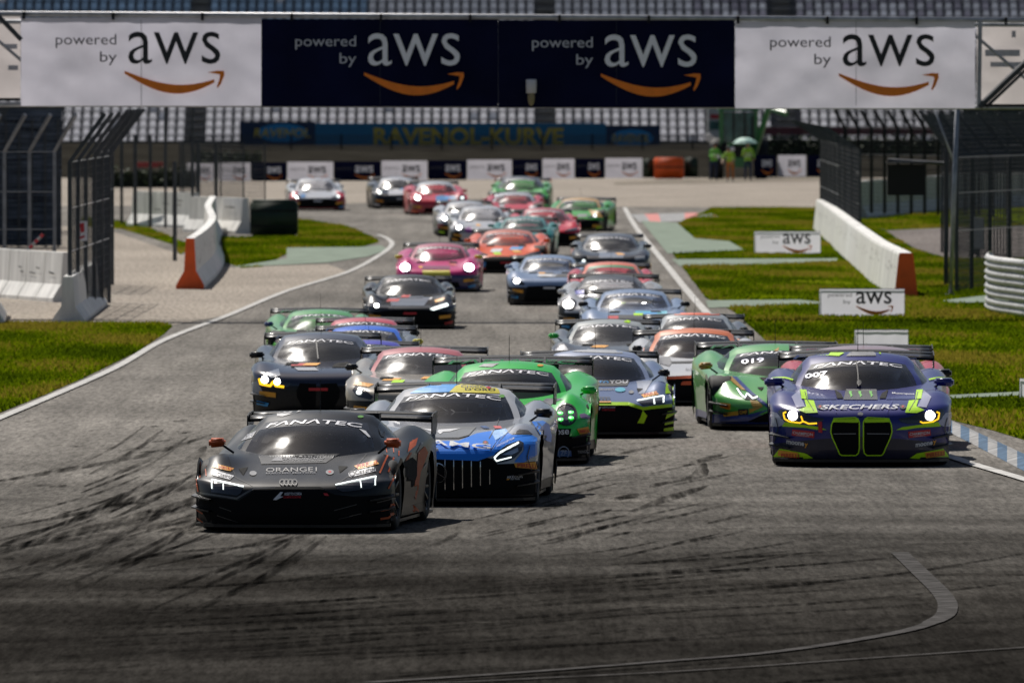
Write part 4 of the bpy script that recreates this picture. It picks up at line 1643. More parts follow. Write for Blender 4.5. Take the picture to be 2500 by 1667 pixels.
# every style: centre profile (y,z) front lip .. tail; half widths; fender bumps; greenhouse stations (yc, sweep, ztop, crown, wtop, wbase, zbase)
STY = {
    'audi': dict(prof=[(.03, .09), (.0, .20), (.0, .33), (.03, .42), (.09, .465), (.3, .525), (.7, .60), (1.1, .675), (1.4, .72), (2.0, .78), (3.0, .84), (3.9, .86), (4.45, .85), (4.52, .6), (4.46, .2)],
                 W=[(0, .95), (.4, .985), (.95, 1.0), (1.7, .945), (2.6, .96), (3.5, 1.0), (4.5, .96)], drop=.02, bF=.115, bR=.12, fx=.80, sweep=(.10, .30), zblack=.40,
                 gh=[(1.22, .42, .70, .02, .70, .745, .66), (1.42, .40, .80, .04, .68, .77, .70), (1.70, .34, .935, .055, .63, .80, .735), (1.94, .27, 1.015, .06, .575, .81, .76), (2.12, .22, 1.065, .06, .545, .81, .77),
                     (2.5, .12, 1.135, .055, .53, .82, .78), (3.0, 0, 1.105, .06, .51, .80, .79), (3.5, 0, 1.01, .06, .46, .72, .80), (4.1, 0, .88, .03, .38, .55, .80)], ws=4,
                 wing=(4.40, 1.00, .93, .34), mir=(.70, 1.30, .84), mw=.145),
    'amg': dict(prof=[(.03, .10), (.0, .22), (.0, .40), (.02, .50), (.08, .575), (.25, .645), (.7, .715), (1.2, .765), (1.75, .80), (2.3, .83), (3.2, .86), (3.9, .88), (4.5, .86), (4.58, .6), (4.5, .2)],
                W=[(0, .96), (.4, .99), (.95, 1.01), (1.7, .95), (2.6, .97), (3.6, 1.02), (4.5, .96)], drop=.0, bF=.09, bR=.13, fx=.80, sweep=(.12, .34), zblack=.30,
                gh=[(1.72, .42, .775, .02, .71, .75, .74), (1.92, .40, .865, .045, .69, .78, .77), (2.18, .34, .985, .06, .64, .80, .79), (2.38, .27, 1.06, .065, .595, .81, .80), (2.54, .22, 1.105, .065, .565, .81, .805),
                    (2.95, .1, 1.175, .06, .55, .82, .81), (3.4, 0, 1.13, .06, .53, .80, .82), (3.9, 0, 1.01, .06, .47, .72, .83), (4.4, 0, .90, .03, .38, .55, .83)], ws=4,
                wing=(4.55, 1.07, .92, .36), mir=(.78, 1.95, .90), mw=.17),
    'bmw': dict(prof=[(.03, .09), (.0, .2), (-.01, .40), (.0, .50), (.06, .585), (.25, .66), (.7, .72), (1.1, .76), (1.5, .795), (2.2, .85), (3.2, .90), (4.0, .93), (4.6, .92), (4.68, .6), (4.6, .2)],
                W=[(0, .955), (.4, .985), (.95, 1.0), (1.7, .93), (2.7, .94), (3.6, 1.0), (4.6, .95)], drop=-.02, bF=.055, bR=.07, fx=.82, sweep=(.10, .30), zblack=.16,
                gh=[(1.48, .36, .77, .02, .71, .75, .74), (1.66, .34, .87, .045, .69, .78, .77), (1.90, .3, 1.0, .055, .64, .80, .80), (2.10, .24, 1.075, .06, .59, .81, .82), (2.24, .2, 1.12, .06, .56, .82, .83),
                    (2.7, .1, 1.205, .055, .55, .82, .84), (3.2, 0, 1.18, .06, .53, .80, .86), (3.8, 0, 1.06, .06, .48, .74, .88), (4.4, 0, .94, .03, .40, .6, .88)], ws=4,
                wing=(4.45, 1.10, .86, .36), mir=(.74, 1.75, .885), mw=.20),
    'porsche': dict(prof=[(.03, .09), (.0, .2), (.0, .36), (.03, .44), (.10, .50), (.3, .56), (.7, .62), (1.1, .68), (1.45, .725), (2.1, .80), (3.2, .88), (3.9, .90), (4.45, .84), (4.52, .6), (4.46, .2)],
                    W=[(0, .94), (.4, .98), (.95, 1.0), (1.7, .92), (2.6, .94), (3.5, 1.02), (4.5, .97)], drop=-.02, bF=.15, bR=.10, fx=.74, sweep=(.10, .30), zblack=.28,
                    gh=[(1.40, .34, .71, .02, .68, .73, .67), (1.58, .32, .81, .045, .665, .76, .71), (1.82, .28, .945, .055, .615, .78, .745), (2.0, .22, 1.015, .06, .57, .79, .77), (2.14, .18, 1.06, .06, .54, .79, .78),
                        (2.6, .1, 1.14, .06, .52, .80, .79), (3.1, 0, 1.10, .07, .50, .78, .81), (3.6, 0, .99, .06, .45, .70, .84), (4.1, 0, .90, .03, .38, .55, .85)], ws=4,
                    wing=(4.45, 1.06, .90, .34), mir=(.76, 1.62, .82), mw=.17),
    'lambo': dict(prof=[(.03, .09), (.0, .17), (.0, .27), (.04, .345), (.12, .40), (.35, .485), (.7, .575), (1.0, .64), (1.3, .69), (2.0, .76), (3.0, .83), (3.9, .86), (4.4, .85), (4.46, .6), (4.4, .2)],
                  W=[(0, .93), (.4, .98), (.95, 1.0), (1.7, .95), (2.6, .97), (3.5, 1.02), (4.4, .97)], drop=.02, bF=.10, bR=.12, fx=.78, sweep=(.30, .30), zblack=.20,
                  gh=[(1.12, .5, .665, .02, .72, .755, .63), (1.34, .46, .76, .04, .70, .78, .68), (1.64, .38, .885, .055, .64, .80, .71), (1.88, .3, .95, .06, .59, .81, .735), (2.05, .24, .985, .06, .555, .81, .75),
                      (2.5, .12, 1.065, .055, .52, .82, .76), (3.0, 0, 1.04, .06, .50, .80, .77), (3.5, 0, .97, .06, .45, .72, .79), (4.0, 0, .88, .03, .38, .55, .80)], ws=4,
                  wing=(4.40, .98, .92, .34), mir=(.80, 1.32, .80), mw=.16),
}
XF = np.array([0, .1, .2, .3, .4, .5, .58, .65, .71, .77, .83, .88, .92, .955, .98, 1.0])
M_tyre = mat('tyre_rubber', (.012, .012, .012), .75, var=.3, vscale=9)
M_rim = mat('dark_rim', (.03, .03, .032), .35, .7, var=.2)
M_carbon = mat('carbon_black', (.008, .008, .009), .4, spec=.25, coat=.12, var=.4, vscale=30)
M_under = mat('black_opening', (.004, .004, .0045), .8, spec=.15, var=.2)
M_strip = mat('sun_strip_black', (.012, .012, .014), .3, spec=.3, coat=.25, var=.2, vscale=4)
M_chrome = mat('chrome', (.6, .6, .62), .12, 1., var=.05)
M_ledw = mat('led_white', (.9, .95, 1), .3, emit=(.90, 1, .96), estr=1.7)
M_ledb = mat('lamp_bright', (1, 1, 1), .3, emit=(1, .98, .95), estr=14)
M_ledv = mat('lamp_violet', (1, 1, 1), .3, emit=(.9, .85, 1), estr=14)
M_ledy = mat('led_yellow', (.9, .6, .02), .3, emit=(1, .55, .015), estr=1.4)
M_ledg = mat('led_green', (.3, 1, .3), .3, emit=(.10, 1, .16), estr=1.6)
M_lens = mat('headlight_lens', (.016, .016, .018), .08, coat=1., var=.3, vscale=12)
M_helm = mat('helmet_white', (.8, .8, .82), .3, coat=.5)


def glass_mat(name='tinted_glass', tint=.92, film=.022, r0=.05, r1=.16):
    m = bpy.data.materials.new(name)
    m.use_nodes = True
    n, l = m.node_tree.nodes, m.node_tree.links
    n.clear()
    out = n.new('ShaderNodeOutputMaterial')
    mix = n.new('ShaderNodeMixShader')
    fr = n.new('ShaderNodeFresnel')
    fr.inputs[0].default_value = 1.52
    tr = n.new('ShaderNodeBsdfTransparent')
    tr.inputs[0].default_value = (tint, tint, tint * 1.02, 1)
    gl = n.new('ShaderNodeBsdfGlossy')
    tc = n.new('ShaderNodeTexCoord')
    nz = n.new('ShaderNodeTexNoise')
    nz.inputs['Scale'].default_value = 3.5
    nz.inputs['Detail'].default_value = 6
    l.new(tc.outputs['Object'], nz.inputs[0])
    mr = n.new('ShaderNodeMapRange')
    mr.inputs['From Min'].default_value = .35
    mr.inputs['From Max'].default_value = .7
    mr.inputs['To Min'].default_value = r0
    mr.inputs['To Max'].default_value = r1
    l.new(nz.outputs['Fac'], mr.inputs['Value'])
    l.new(mr.outputs[0], gl.inputs['Roughness'])
    # film of dust and rubber specks; a higher film value paints in glare
    df = n.new('ShaderNodeBsdfDiffuse')
    df.inputs[0].default_value = (.30, .30, .31, 1)
    m2 = n.new('ShaderNodeMixShader')
    n2 = n.new('ShaderNodeTexVoronoi')
    n2.inputs['Scale'].default_value = 26
    l.new(tc.outputs['Object'], n2.inputs['Vector'])
    r2 = n.new('ShaderNodeMapRange')
    r2.inputs['From Min'].default_value = .06
    r2.inputs['From Max'].default_value = .13
    r2.inputs['To Min'].default_value = .75
    r2.inputs['To Max'].default_value = film
    l.new(n2.outputs['Distance'], r2.inputs['Value'])
    n3 = n.new('ShaderNodeTexNoise')
    n3.inputs['Scale'].default_value = 9
    l.new(tc.outputs['Object'], n3.inputs['Vector'])
    r3 = n.new('ShaderNodeMapRange')
    r3.inputs['From Min'].default_value = .5
    r3.inputs['From Max'].default_value = .62
    r3.inputs['To Min'].default_value = max(.11, film)
    r3.inputs['To Max'].default_value = 1
    l.new(n3.outputs['Fac'], r3.inputs['Value'])
    mn = n.new('ShaderNodeMath')
    mn.operation = 'MINIMUM'
    l.new(r2.outputs[0], mn.inputs[0])
    l.new(r3.outputs[0], mn.inputs[1])
    l.new(fr.outputs[0], mix.inputs[0])
    l.new(tr.outputs[0], mix.inputs[1])
    l.new(gl.outputs[0], mix.inputs[2])
    l.new(mn.outputs[0], m2.inputs[0])
    l.new(mix.outputs[0], m2.inputs[1])
    l.new(df.outputs[0], m2.inputs[2])
    l.new(m2.outputs[0], out.inputs[0])
    return m


M_glass = glass_mat()
M_glass_glare = glass_mat('glare_glass', .75, .13, .10, .26)  # raised grey film paints glare haze onto the pack's windshields


def paint(hexcol, rough=.32, coat=.7, name=None, metal=0., lin=None, var=.06):
    c = lin or H(hexcol)
    return mat(name or ('paint_' + hexcol), c, rough, metal, coat=coat, var=var, vscale=1.5, rvar=.06)


def tyre_and_rim():
    mb = MB()
    r, w = .345, .31
    mb.lathe([(.235, -w / 2 + .01), (.30, -w / 2), (.335, -w / 2 + .02), (r, -w / 2 + .05), (r, w / 2 - .05), (.335, w / 2 - .02), (.30, w / 2), (.235, w / 2 - .01)], (0, 0, 0), 'x', 28)
    ty = mb.mesh('wheel')
    mb = MB()
    mb.lathe([(.24, -w / 2 + .01), (.225, -w / 2 + .03), (.215, 0), (.225, w / 2 - .03), (.24, w / 2 - .01)], (0, 0, 0), 'x', 24)
    for k in range(10):
        a = 2 * math.pi * k / 10
        for s in (-1, 1):
            mb.tube([(s * .09, .04 * math.cos(a), .04 * math.sin(a)), (s * .13, .22 * math.cos(a), .22 * math.sin(a))], [.022, .016], 4)
    mb.lathe([(0, -.11), (.05, -.11), (.05, .11), (0, .11)], (0, 0, 0), 'x', 10)
    rm = mb.mesh('rim')
    for me in (ty, rm):
        me.polygons.foreach_set('use_smooth', [True] * len(me.polygons))
    ty.materials.append(M_tyre)
    rm.materials.append(M_rim)
    return ty, rm


TYRE, RIM = tyre_and_rim()


class Car:
    def __init__(s, style, px, py, width, yaw, label, cols, detail=2, sy=1., group='grand touring race cars on the track', number=None):
        """front bottom centre stands at photo column px, row py; width = body width in photo pixels"""
        s.st = st = STY[style]
        s.style = style
        g = G(px, py)
        sc = FPX / g.y
        k = width / (2.0 * sc)
        s.k = k
        s.root = empty('race_car', g, -R(yaw), label=label, cat='race car', group=group, scale=k)
        s.M = Matrix.Translation(g) @ Matrix.Rotation(-R(yaw), 4, 'Z') @ Matrix.Scale(k, 4)
        s.Mi = s.M.inverted()
        s.cols = cols
        s.detail = detail
        s.body()
        s.green()
        s.bvh = BVHTree.FromPolygons([Vector(v) for v in s.bv], s.bf)
        s.wheels()
        s.splitter()
        s.wing()
        s.mirrors()

    # ---- shell
    def body(s):
        st = s.st
        pr = st['prof']
        L = [0]
        for a, b in zip(pr, pr[1:]):
            L.append(L[-1] + math.hypot(b[0] - a[0], b[1] - a[1]))
        fy, fz = pchip(L, [p[0] for p in pr]), pchip(L, [p[1] for p in pr])
        n = 46 if s.detail > 1 else 26
        ts = np.concatenate([np.linspace(0, L[5], n // 3, endpoint=False), np.linspace(L[5], L[-1], n - n // 3)])
        ys, zs = fy(ts), fz(ts)
        fW = pchip(*zip(*st['W']))
        V, F, MI = [], [], []
        nside = 7
        J = len(XF) + nside
        yF, yR, RA = .95, 3.55, .385
        s.yF, s.yR = yF, yR
        y_nose = pr[4][0]

        def bump(y):
            return st['bF'] * math.exp(-((y - .85) / .42) ** 2) + st['bR'] * math.exp(-((y - 3.5) / .7) ** 2)
        sw1, sw2 = st['sweep']
        lipi = L[3]
        rows = []
        for t, y, z in zip(ts, ys, zs):
            W = float(fW(y))
            h = min(1, max(0, (y - .0) / .55)) if t > lipi else 0.
            h = h * h * (3 - 2 * h)
            if y > 4.3 and t > L[-3]:
                h = 0.
            fade = max(0., 1 - y / 1.25) if y < 1.25 else 0.
            pts = []
            for xf in XF:
                zz = z + h * (-st['drop'] * xf ** 2 + bump(y) * math.exp(-((xf - st['fx']) / .17) ** 2))
                zz -= h * .05 * max(0, (xf - .9) / .1) ** 2
                if t > lipi and y < 1.2:      # headlight shoulder rises a little at the corners
                    zz += .035 * (1 - h) * max(0, (xf - .35) / .65) ** 1.5 * min(1, (t - lipi) / .08)
                yy = y + (sw1 * xf ** 2 + sw2 * xf ** 6) * fade
                if y > 4.0:
                    yy = y - .12 * xf ** 4
                pts.append((W * xf, yy, zz))
            xe, ye, ze = pts[-1]
            for q in range(1, nside + 1):
                u = q / nside
                zz = ze + (.11 - ze) * u
                if ze < .11:
                    zz = ze
                pts.append((xe + .012 * math.sin(math.pi * min(1, u * 1.3)) - .02 * u ** 3, ye, zz))
            rows.append(pts)
        full = []
        for pts in rows:
            full.append([(-x, y, z) for x, y, z in pts[:0:-1]] + pts)
        nj = len(full[0])
        c0 = J - 1
        for r_ in full:
            V += r_
        arch = [False] * len(V)
        for i, r_ in enumerate(full):
            for j in range(nj):
                if abs(j - c0) >= len(XF) - 1:
                    x, y, z = r_[j]
                    for yc in (yF, yR):
                        if math.hypot(y - yc, z - .33) < RA:
                            arch[i * nj + j] = True
        for i in range(len(full) - 1):
            for j in range(nj - 1):
                f = (i * nj + j, i * nj + j + 1, (i + 1) * nj + j + 1, (i + 1) * nj + j)
                if all(arch[q] for q in f):
                    continue
                F.append(f)
                c = [sum(V[q][d] for q in f) / 4 for d in range(3)]
                jj = abs(j + .5 - c0)
                blk = (c[2] < s.cols.get('zblack', st['zblack']) and c[1] < .7) or (jj > len(XF) - 1 and c[2] < .2) or c[1] > 4.3 and c[2] < .75
                MI.append(1 if blk else 0)
        V = [Vector(v) for v in V]
        for i, v in enumerate(V):
            if arch[i]:
                for yc in (yF, yR):
                    d = Vector((v.y - yc, v.z - .33))
                    if d.length < RA:
                        d = d.normalized() * RA if d.length > 1e-6 else Vector((0, RA))
                        v.y, v.z = yc + d.x, .33 + d.y
        me = bpy.data.meshes.new('body')
        me.from_pydata([tuple(v) for v in V], [], F)
        me.polygons.foreach_set('material_index', MI)
        me.update()
        o = link('body', me, [s.cols['body'], s.cols.get('low', M_carbon)], s.root, True)
        s.bv = [tuple(v) for v in V]
        s.bf = list(F)
        # dark liner inside so the arches and openings are not see-through
        mb = MB()
        mb.box((0, 2.5, .28), (1.30, 3.2, .32))
        mb.build('chassis', M_under, s.root)

    # ---- greenhouse
    def gsurf(s, t, a):
        """t = station number, a = -1..1 across the top arc"""
        g = s.g
        yc, sw, zt, cr, wt = [g[k](t) for k in range(5)]
        x = wt * a
        z = zt - cr * abs(a) ** 2.2
        return Vector((x, float(yc + sw * abs(a) ** 2), float(z)))

    def green(s):
        st = s.st
        S = st['gh']
        ns = len(S)
        s.g = [pchip(range(ns), [q[k] for q in S]) for k in range(7)]
        sub = 4 if s.detail > 1 else 2
        T = np.linspace(0, ns - 1, (ns - 1) * sub + 1)
        A = np.array([0, .15, .3, .45, .6, .72, .82, .90, .94, 1.0])
        nS = 5
        full = []
        for t in T:
            p = [s.gsurf(t, a) for a in A]
            wb, zb = float(s.g[5](t)), float(s.g[6](t))
            e = p[-1]
            for q in range(1, nS + 1):
                u = q / nS
                p.append(Vector((e.x + (wb - e.x) * (u ** .85), e.y, e.z + (zb - e.z) * u)))
            full.append([Vector((-v.x, v.y, v.z)) for v in p[:0:-1]] + p)
        nj = len(full[0])
        c0 = (nj - 1) // 2
        V = [v for r_ in full for v in r_]
        parts = {'windshield': [], 'sun_strip': [], 'roof': [], 'side_window': [], 'rear_window': []}
        kA = len(A)
        for i in range(len(T) - 1):
            tm = (T[i] + T[i + 1]) / 2
            for j in range(nj - 1):
                f = (i * nj + j, i * nj + j + 1, (i + 1) * nj + j + 1, (i + 1) * nj + j)
                jj = abs(j + .5 - c0)
                top = jj < kA - 1
                if top and tm < st['ws']:
                    if jj > kA - 2.1:
                        k = 'roof'
                    else:
                        k = 'sun_strip' if tm > st['ws'] - 1.23 else 'windshield'
                elif top:
                    k = 'rear_window' if (tm > ns - 2.6 and jj < kA - 3) else 'roof'
                else:
                    q = jj - (kA - 1)
                    k = 'side_window' if (.9 < q < nS - .9 and 1.2 < tm < ns - 2.4) else 'roof'
                parts[k].append(f)
        o0 = len(s.bv)
        s.bv += [tuple(v) for v in V]
        for k, fs in parts.items():
            if k != 'side_window':
                s.bf += [tuple(q + o0 for q in f) for f in fs]
        mm = {'windshield': s.cols.get('glass', M_glass), 'sun_strip': s.cols.get('strip', M_strip), 'roof': s.cols.get('roof', s.cols['body']), 'side_window': s.cols.get('side', M_glass), 'rear_window': M_glass}
        for k, fs in parts.items():
            if not fs:
                continue
            groups = [fs]
            if k == 'side_window':
                groups = [[f for f in fs if V[f[0]].x < 0], [f for f in fs if V[f[0]].x > 0]]
                for f in fs:
                    s.bf.append(tuple(q + o0 for q in f))
            for gfs in groups:
                used = sorted({q for f in gfs for q in f})
                mp = {q: i for i, q in enumerate(used)}
                me = bpy.data.meshes.new(k)
                me.from_pydata([tuple(V[q]) for q in used], [], [tuple(mp[q] for q in f) for f in gfs])
                me.update()
                link(k, me, mm[k], s.root, True)
        # text on the strip
        if s.detail >= 1 and s.cols.get('text', True):
            vt, ft, asp = text_mesh('FΛNΛTEC', .016, .12)
            ws = st['ws']
            ha = .84
            vs = []
            for a, b in vt:
                al = (a - .5) * 2 * ha
                t = ws - 1.02 + .74 * b - .12 * abs(a - .5) * 2
                p = s.gsurf(t, al)
                e = .01
                n_ = (s.gsurf(t, al + e) - s.gsurf(t, al - e)).cross(s.gsurf(t + e, al) - s.gsurf(t - e, al)).normalized()
                vs.append(tuple(p + n_ * .006))
            me = bpy.data.meshes.new('windshield_lettering')
            me.from_pydata(vs, [], ft)
            link('windshield_lettering', me, M_lwhite, s.root)
        # cockpit: dash, seat, cage
        if s.detail >= 2:
            w0 = S[0]
            mb = MB()
            mb.box((0, w0[0] + .75, w0[2] - .12), (1.3, .5, .1))
            mb.build('dashboard', M_black, s.root)
            mb = MB()
            top = S[5]
            for sx in (-1, 1):
                mb.tube([(sx * .66, w0[0] + .7, w0[2] - .1), (sx * .50, S[4][0] + .18, S[4][2] - .10), (sx * .46, top[0] + .5, top[2] - .09), (sx * .55, top[0] + .75, .5)], .022, 6)
            mb.tube([(-.46, top[0] + .5, top[2] - .09), (.46, top[0] + .5, top[2] - .09)], .022, 6)
            mb.tube([(-.46, top[0] + .5, top[2] - .09), (.5, top[0] + .7, .55)], .02, 6)
            mb.tube([(-.50, S[4][0] + .18, S[4][2] - .10), (.50, S[4][0] + .18, S[4][2] - .10)], .022, 6)
            mb.tube([(-.45, top[0] + .2, top[2] - .12), (-.1, top[0] + .45, .75)], .02, 6)
            mb.build('roll_cage', mat('cage_grey', (.5, .5, .52), .5), s.root)
            mb = MB()
            mb.box((.36, top[0] + .42, .72), (.5, .14, .62), taper=.8)
            mb.box((.36, top[0] + .36, 1.0 if top[2] > 1.1 else .94), (.42, .2, .2))
            mb.build('seat', M_black, s.root)
            mb = MB()
            mb.box((0, top[0] + .75, .5 * (top[2] - .09 + .3)), (1.25, .05, top[2] - .09 - .3), taper=.74)
            mb.build('bulkhead', M_black, s.root)

    def wheels(s):
        for yc in (s.yF, s.yR):
            for sx in (-1, 1):
                w = bpy.data.objects.new('wheel', TYRE)
                COL.objects.link(w)
                w.parent = s.root
                w.location = (sx * .815, yc, .345)
                r_ = bpy.data.objects.new('rim', RIM)
                COL.objects.link(r_)
                r_.parent = w

    def splitter(s):
        W = float(pchip(*zip(*s.st['W']))(0)) * 1.01
        sw1, sw2 = s.st['sweep']
        xs = np.linspace(-1, 1, 19)
        fr = [(W * x, -.05 + (sw1 * x ** 2 + sw2 * abs(x) ** 6)) for x in xs]
        pl = fr + [(.9, 1.0), (.93, 4.4), (-.93, 4.4), (-.9, 1.0)]
        n = len(pl)
        mb = MB()
        mb.add([(x, y, .055) for x, y in pl] + [(x, y, .085) for x, y in pl], [(i, (i + 1) % n, (i + 1) % n + n, i + n) for i in range(n)] + [tuple(range(n))[::-1], tuple(range(n, 2 * n))])
        mb.build('splitter', s.cols.get('splitter', M_carbon), s.root)
        # corner fins stacked at both ends of the nose
        if s.detail >= 1:
            for sx in (-1, 1):
                for z in (.20, .31):
                    mb = MB()
                    vs = []
                    for i in range(5):
                        u = i / 4
                        xf = .80 + .22 * u
                        y = (sw1 * xf ** 2 + sw2 * xf ** 6)
                        for dz in (0, .014):
                            vs += [(sx * W * xf * 1.0, y + .03, z + .05 * u + dz), (sx * W * (xf * 1.0 + .03), y - .07 + .02 * u, z + .03 * u + dz)]
                    fs = []
                    for i in range(4):
                        b = i * 4
                        fs += [(b, b + 1, b + 5, b + 4), (b + 2, b + 6, b + 7, b + 3), (b + 1, b + 3, b + 7, b + 5)]
                    mb.add(vs, fs)
                    mb.build('corner_fin', s.cols.get('fin', M_carbon), s.root)
            # tow hook and antenna
            mb = MB()
            a = s.gsurf(5.2, .0)
            mb.tube([a, a + Vector((0, .05, .30))], [.006, .003], 4)
            mb.build('antenna', M_black, s.root)

    def wing(s):
        y, z, hw, ch = s.st['wing']
        if 'wing' in s.cols and isinstance(s.cols['wing'], tuple):
            y, z, hw, ch = s.cols['wing']

        def plane(nm, yc, zc, hw_, ch_, th, pitch, m, bow=.0):
            N = 13
            vs, fs = [], []
            prof = [(-.5, 0), (-.44, .35), (-.2, .6), (.1, .5), (.5, .12), (.5, .0), (.1, -.35), (-.2, -.4), (-.44, -.3)]
            n = len(prof)
            for i in range(N):
                u = -1 + 2 * i / (N - 1)
                for a, b in prof:
                    vs.append((u * hw_, yc + a * ch_ * math.cos(pitch) - b * th * math.sin(pitch), zc + bow * (1 - u * u) + b * th + a * ch_ * math.sin(pitch)))
            for i in range(N - 1):
                for j in range(n):
                    fs.append((i * n + j, i * n + (j + 1) % n, (i + 1) * n + (j + 1) % n, (i + 1) * n + j))
            fs += [tuple(range(n)), tuple(range((N - 1) * n, N * n))[::-1]]
            mb = MB()
            mb.add(vs, fs)
            return mb.build(nm, m, s.root, True)
        wm = s.cols.get('wingm', M_carbon)
        p = plane('rear_wing', y, z, hw, ch, .055, R(6), wm, s.cols.get('bow', .02))
        plane('wing_flap', y + ch * .60, z + .035, hw, ch * .35, .03, R(20), wm, s.cols.get('bow', .02))
        for sx in (-1, 1):
            mb = MB()
            o = sx * (hw + .008)
            pts = [(y - ch * .55, z - .15), (y - ch * .5, z + .03), (y - ch * .2, z + .055), (y + ch * .85, z + .075), (y + ch * .85, z - .05), (y + ch * .5, z - .16)]
            n = len(pts)
            mb.add([(o - .006, a, b) for a, b in pts] + [(o + .006, a, b) for a, b in pts], [(i, (i + 1) % n, (i + 1) % n + n, i + n) for i in range(n)] + [tuple(range(n)), tuple(range(n, 2 * n))])
            mb.build('endplate', s.cols.get('endm', wm), s.root)
            mb = MB()
            mb.tube([(sx * .38, y - .45, .82), (sx * .38, y - .42, z + .0), (sx * .38, y - .22, z + .065), (sx * .38, y - .02, z + .03)], .018, 4)
            mb.build('wing_strut', M_carbon, s.root)
        if s.detail >= 1 and s.cols.get('wingtext', True):
            vt, ft, _ = text_mesh('FΛNΛTEC', .01, .2)
            bow = s.cols.get('bow', .02)
            for x0, x1 in ((-.82, .82),):
                vs = []
                for a, b in vt:
                    u = x0 + (x1 - x0) * a
                    vs.append((u * hw, y - ch * .5 - .012, z - .022 + bow * (1 - u * u) + .045 * b))
                me = bpy.data.meshes.new('wing_lettering')
                me.from_pydata(vs, [], ft)
                link('wing_lettering', me, s.cols.get('wingtextm', M_lwhite), s.root)

    def mirrors(s):
        x, y, z = s.st['mir']
        mw = s.st['mw']
        for sx in (-1, 1):
            bmx = bmesh.new()
            bmesh.ops.create_cube(bmx, size=1)
            bmesh.ops.scale(bmx, vec=(mw * 1.15, .15, .105), verts=bmx.verts)
            for v in bmx.verts:
                if v.co.y < 0:
                    v.co.z *= .72
                    v.co.x *= .86
                if v.co.z < 0 and v.co.x * sx < 0:
                    v.co.z *= .7
            bmesh.ops.bevel(bmx, geom=bmx.edges[:], offset=.022, segments=3, affect='EDGES')
            ox = x + .10 + mw * .5
            bmesh.ops.translate(bmx, vec=(sx * ox, y, z), verts=bmx.verts)
            me = bpy.data.meshes.new('mirror')
            bmx.to_mesh(me)
            bmx.free()
            m = s.cols.get('mirror', s.cols['body'])
            if isinstance(m, tuple):
                m = m[0 if sx < 0 else 1]
            o = link('mirror', me, m, s.root, True)
            mb = MB()
            mb.tube([(sx * (x + .02), y + .12, z - .10), (sx * (ox - .02), y + .03, z)], .012, 5)
            so_ = mb.build('mirror_stalk', M_carbon, s.root)
            so_.parent = o

    # ---- marks laid on the skin
    def hit(s, px, py):
        d = (s.Mi.to_3x3() @ ray(px, py)).normalized()
        o = s.Mi @ Vector((0, 0, CAMH))
        return s.bvh.ray_cast(o, d)

    def lay(s, name, pts2, faces, m, off, mirror=False, both=True, parent=None, bar=0.):
        V, ok = [], []
        for a, b in pts2:
            h = s.hit(*s.T(a, b))
            if h[0] is None:
                V.append(None)
                continue
            n_ = h[1]
            if n_.dot(Vector((0, -1, .3))) < 0:
                n_ = -n_
            V.append(h[0] + n_ * off)
        fs = [f for f in faces if all(V[i] is not None for i in f)]
        fs = [f for f in fs if max((V[f[i]] - V[f[i - 1]]).length for i in range(len(f))) < .9]
        if not fs:
            print('LOST', name, s.root['label'][:30], pts2[0])
            return None
        used = sorted({i for f in fs for i in f})
        mp = {q: i for i, q in enumerate(used)}
        out = []
        for sx in ((1, -1) if mirror else (1,)):
            me = bpy.data.meshes.new(name)
            vs = [(V[q].x * sx, V[q].y, V[q].z) for q in used]
            me.from_pydata(vs, [], [tuple(mp[q] for q in (f if sx == 1 else f[::-1])) for f in fs])
            out.append(link(name, me, m, parent or s.root))
        return out

    def zoom(s, ox, oy, k, dx=0, dy=0):
        s.T = lambda a, b: (ox + a / k + dx, oy + b / k + dy)
        s.zk = k
        return s

    def local(s):
        """marks given in car metres as seen from the front (x right, z up)"""
        def f(a, b):
            p = s.M @ Vector((a, 0, b))
            v = p - Vector((0, 0, CAMH))
            # back to photo pixels
            yy = v.dot(_fw)
            return (PXW / 2 + v.x / yy * FPX, PXH / 2 - v.dot(_up) / yy * FPX)
        s.T = f
        s.zk = None
        return s

    def poly(s, name, pts, m, off=.004, mirror=False, step=None):
        k = FPX / s.root.location.y * s.zk * s.k if s.zk else 1.
        v, f = tri_poly(pts, step or .026 * k)
        return s.lay(name, v, f, m, off, mirror)

    def line(s, name, pts, w, m, off=.006, mirror=False):
        k = FPX / s.root.location.y * s.zk * s.k if s.zk else 1.
        P = [Vector(p) for p in pts]
        Q = []
        for a, b in zip(P, P[1:]):
            n = max(1, int((b - a).length / (.016 * k)))
            Q += [a.lerp(b, i / n) for i in range(n)]
        Q.append(P[-1])
        vs, fs = [], []
        for i, p in enumerate(Q):
            t = (Q[min(i + 1, len(Q) - 1)] - Q[max(0, i - 1)]).normalized()
            n_ = Vector((-t.y, t.x)) * w / 2
            vs += [p + n_, p - n_]
        for i in range(len(Q) - 1):
            fs.append((2 * i, 2 * i + 1, 2 * i + 3, 2 * i + 2))
        return s.lay(name, vs, fs, m, off, mirror)

    def ell(s, name, cx, cy, rx, ry, m, off=.005, mirror=False, n=20):
        vs = [(cx, cy)] + [(cx + rx * q * math.cos(a), cy + ry * q * math.sin(a)) for q in (.5, 1) for a in np.linspace(0, 2 * math.pi, n, endpoint=False)]
        fs = [(0, 1 + i, 1 + (i + 1) % n) for i in range(n)] + [(1 + i, 1 + n + i, 1 + n + (i + 1) % n, 1 + (i + 1) % n) for i in range(n)]
        return s.lay(name, vs, fs, m, off, mirror)

    def ring(s, name, cx, cy, rx, ry, w, m, off=.007, mirror=False, n=24):
        return s.line(name, [(cx + rx * math.cos(a), cy + ry * math.sin(a)) for a in np.linspace(0, 2 * math.pi, n + 1)], w, m, off, mirror)

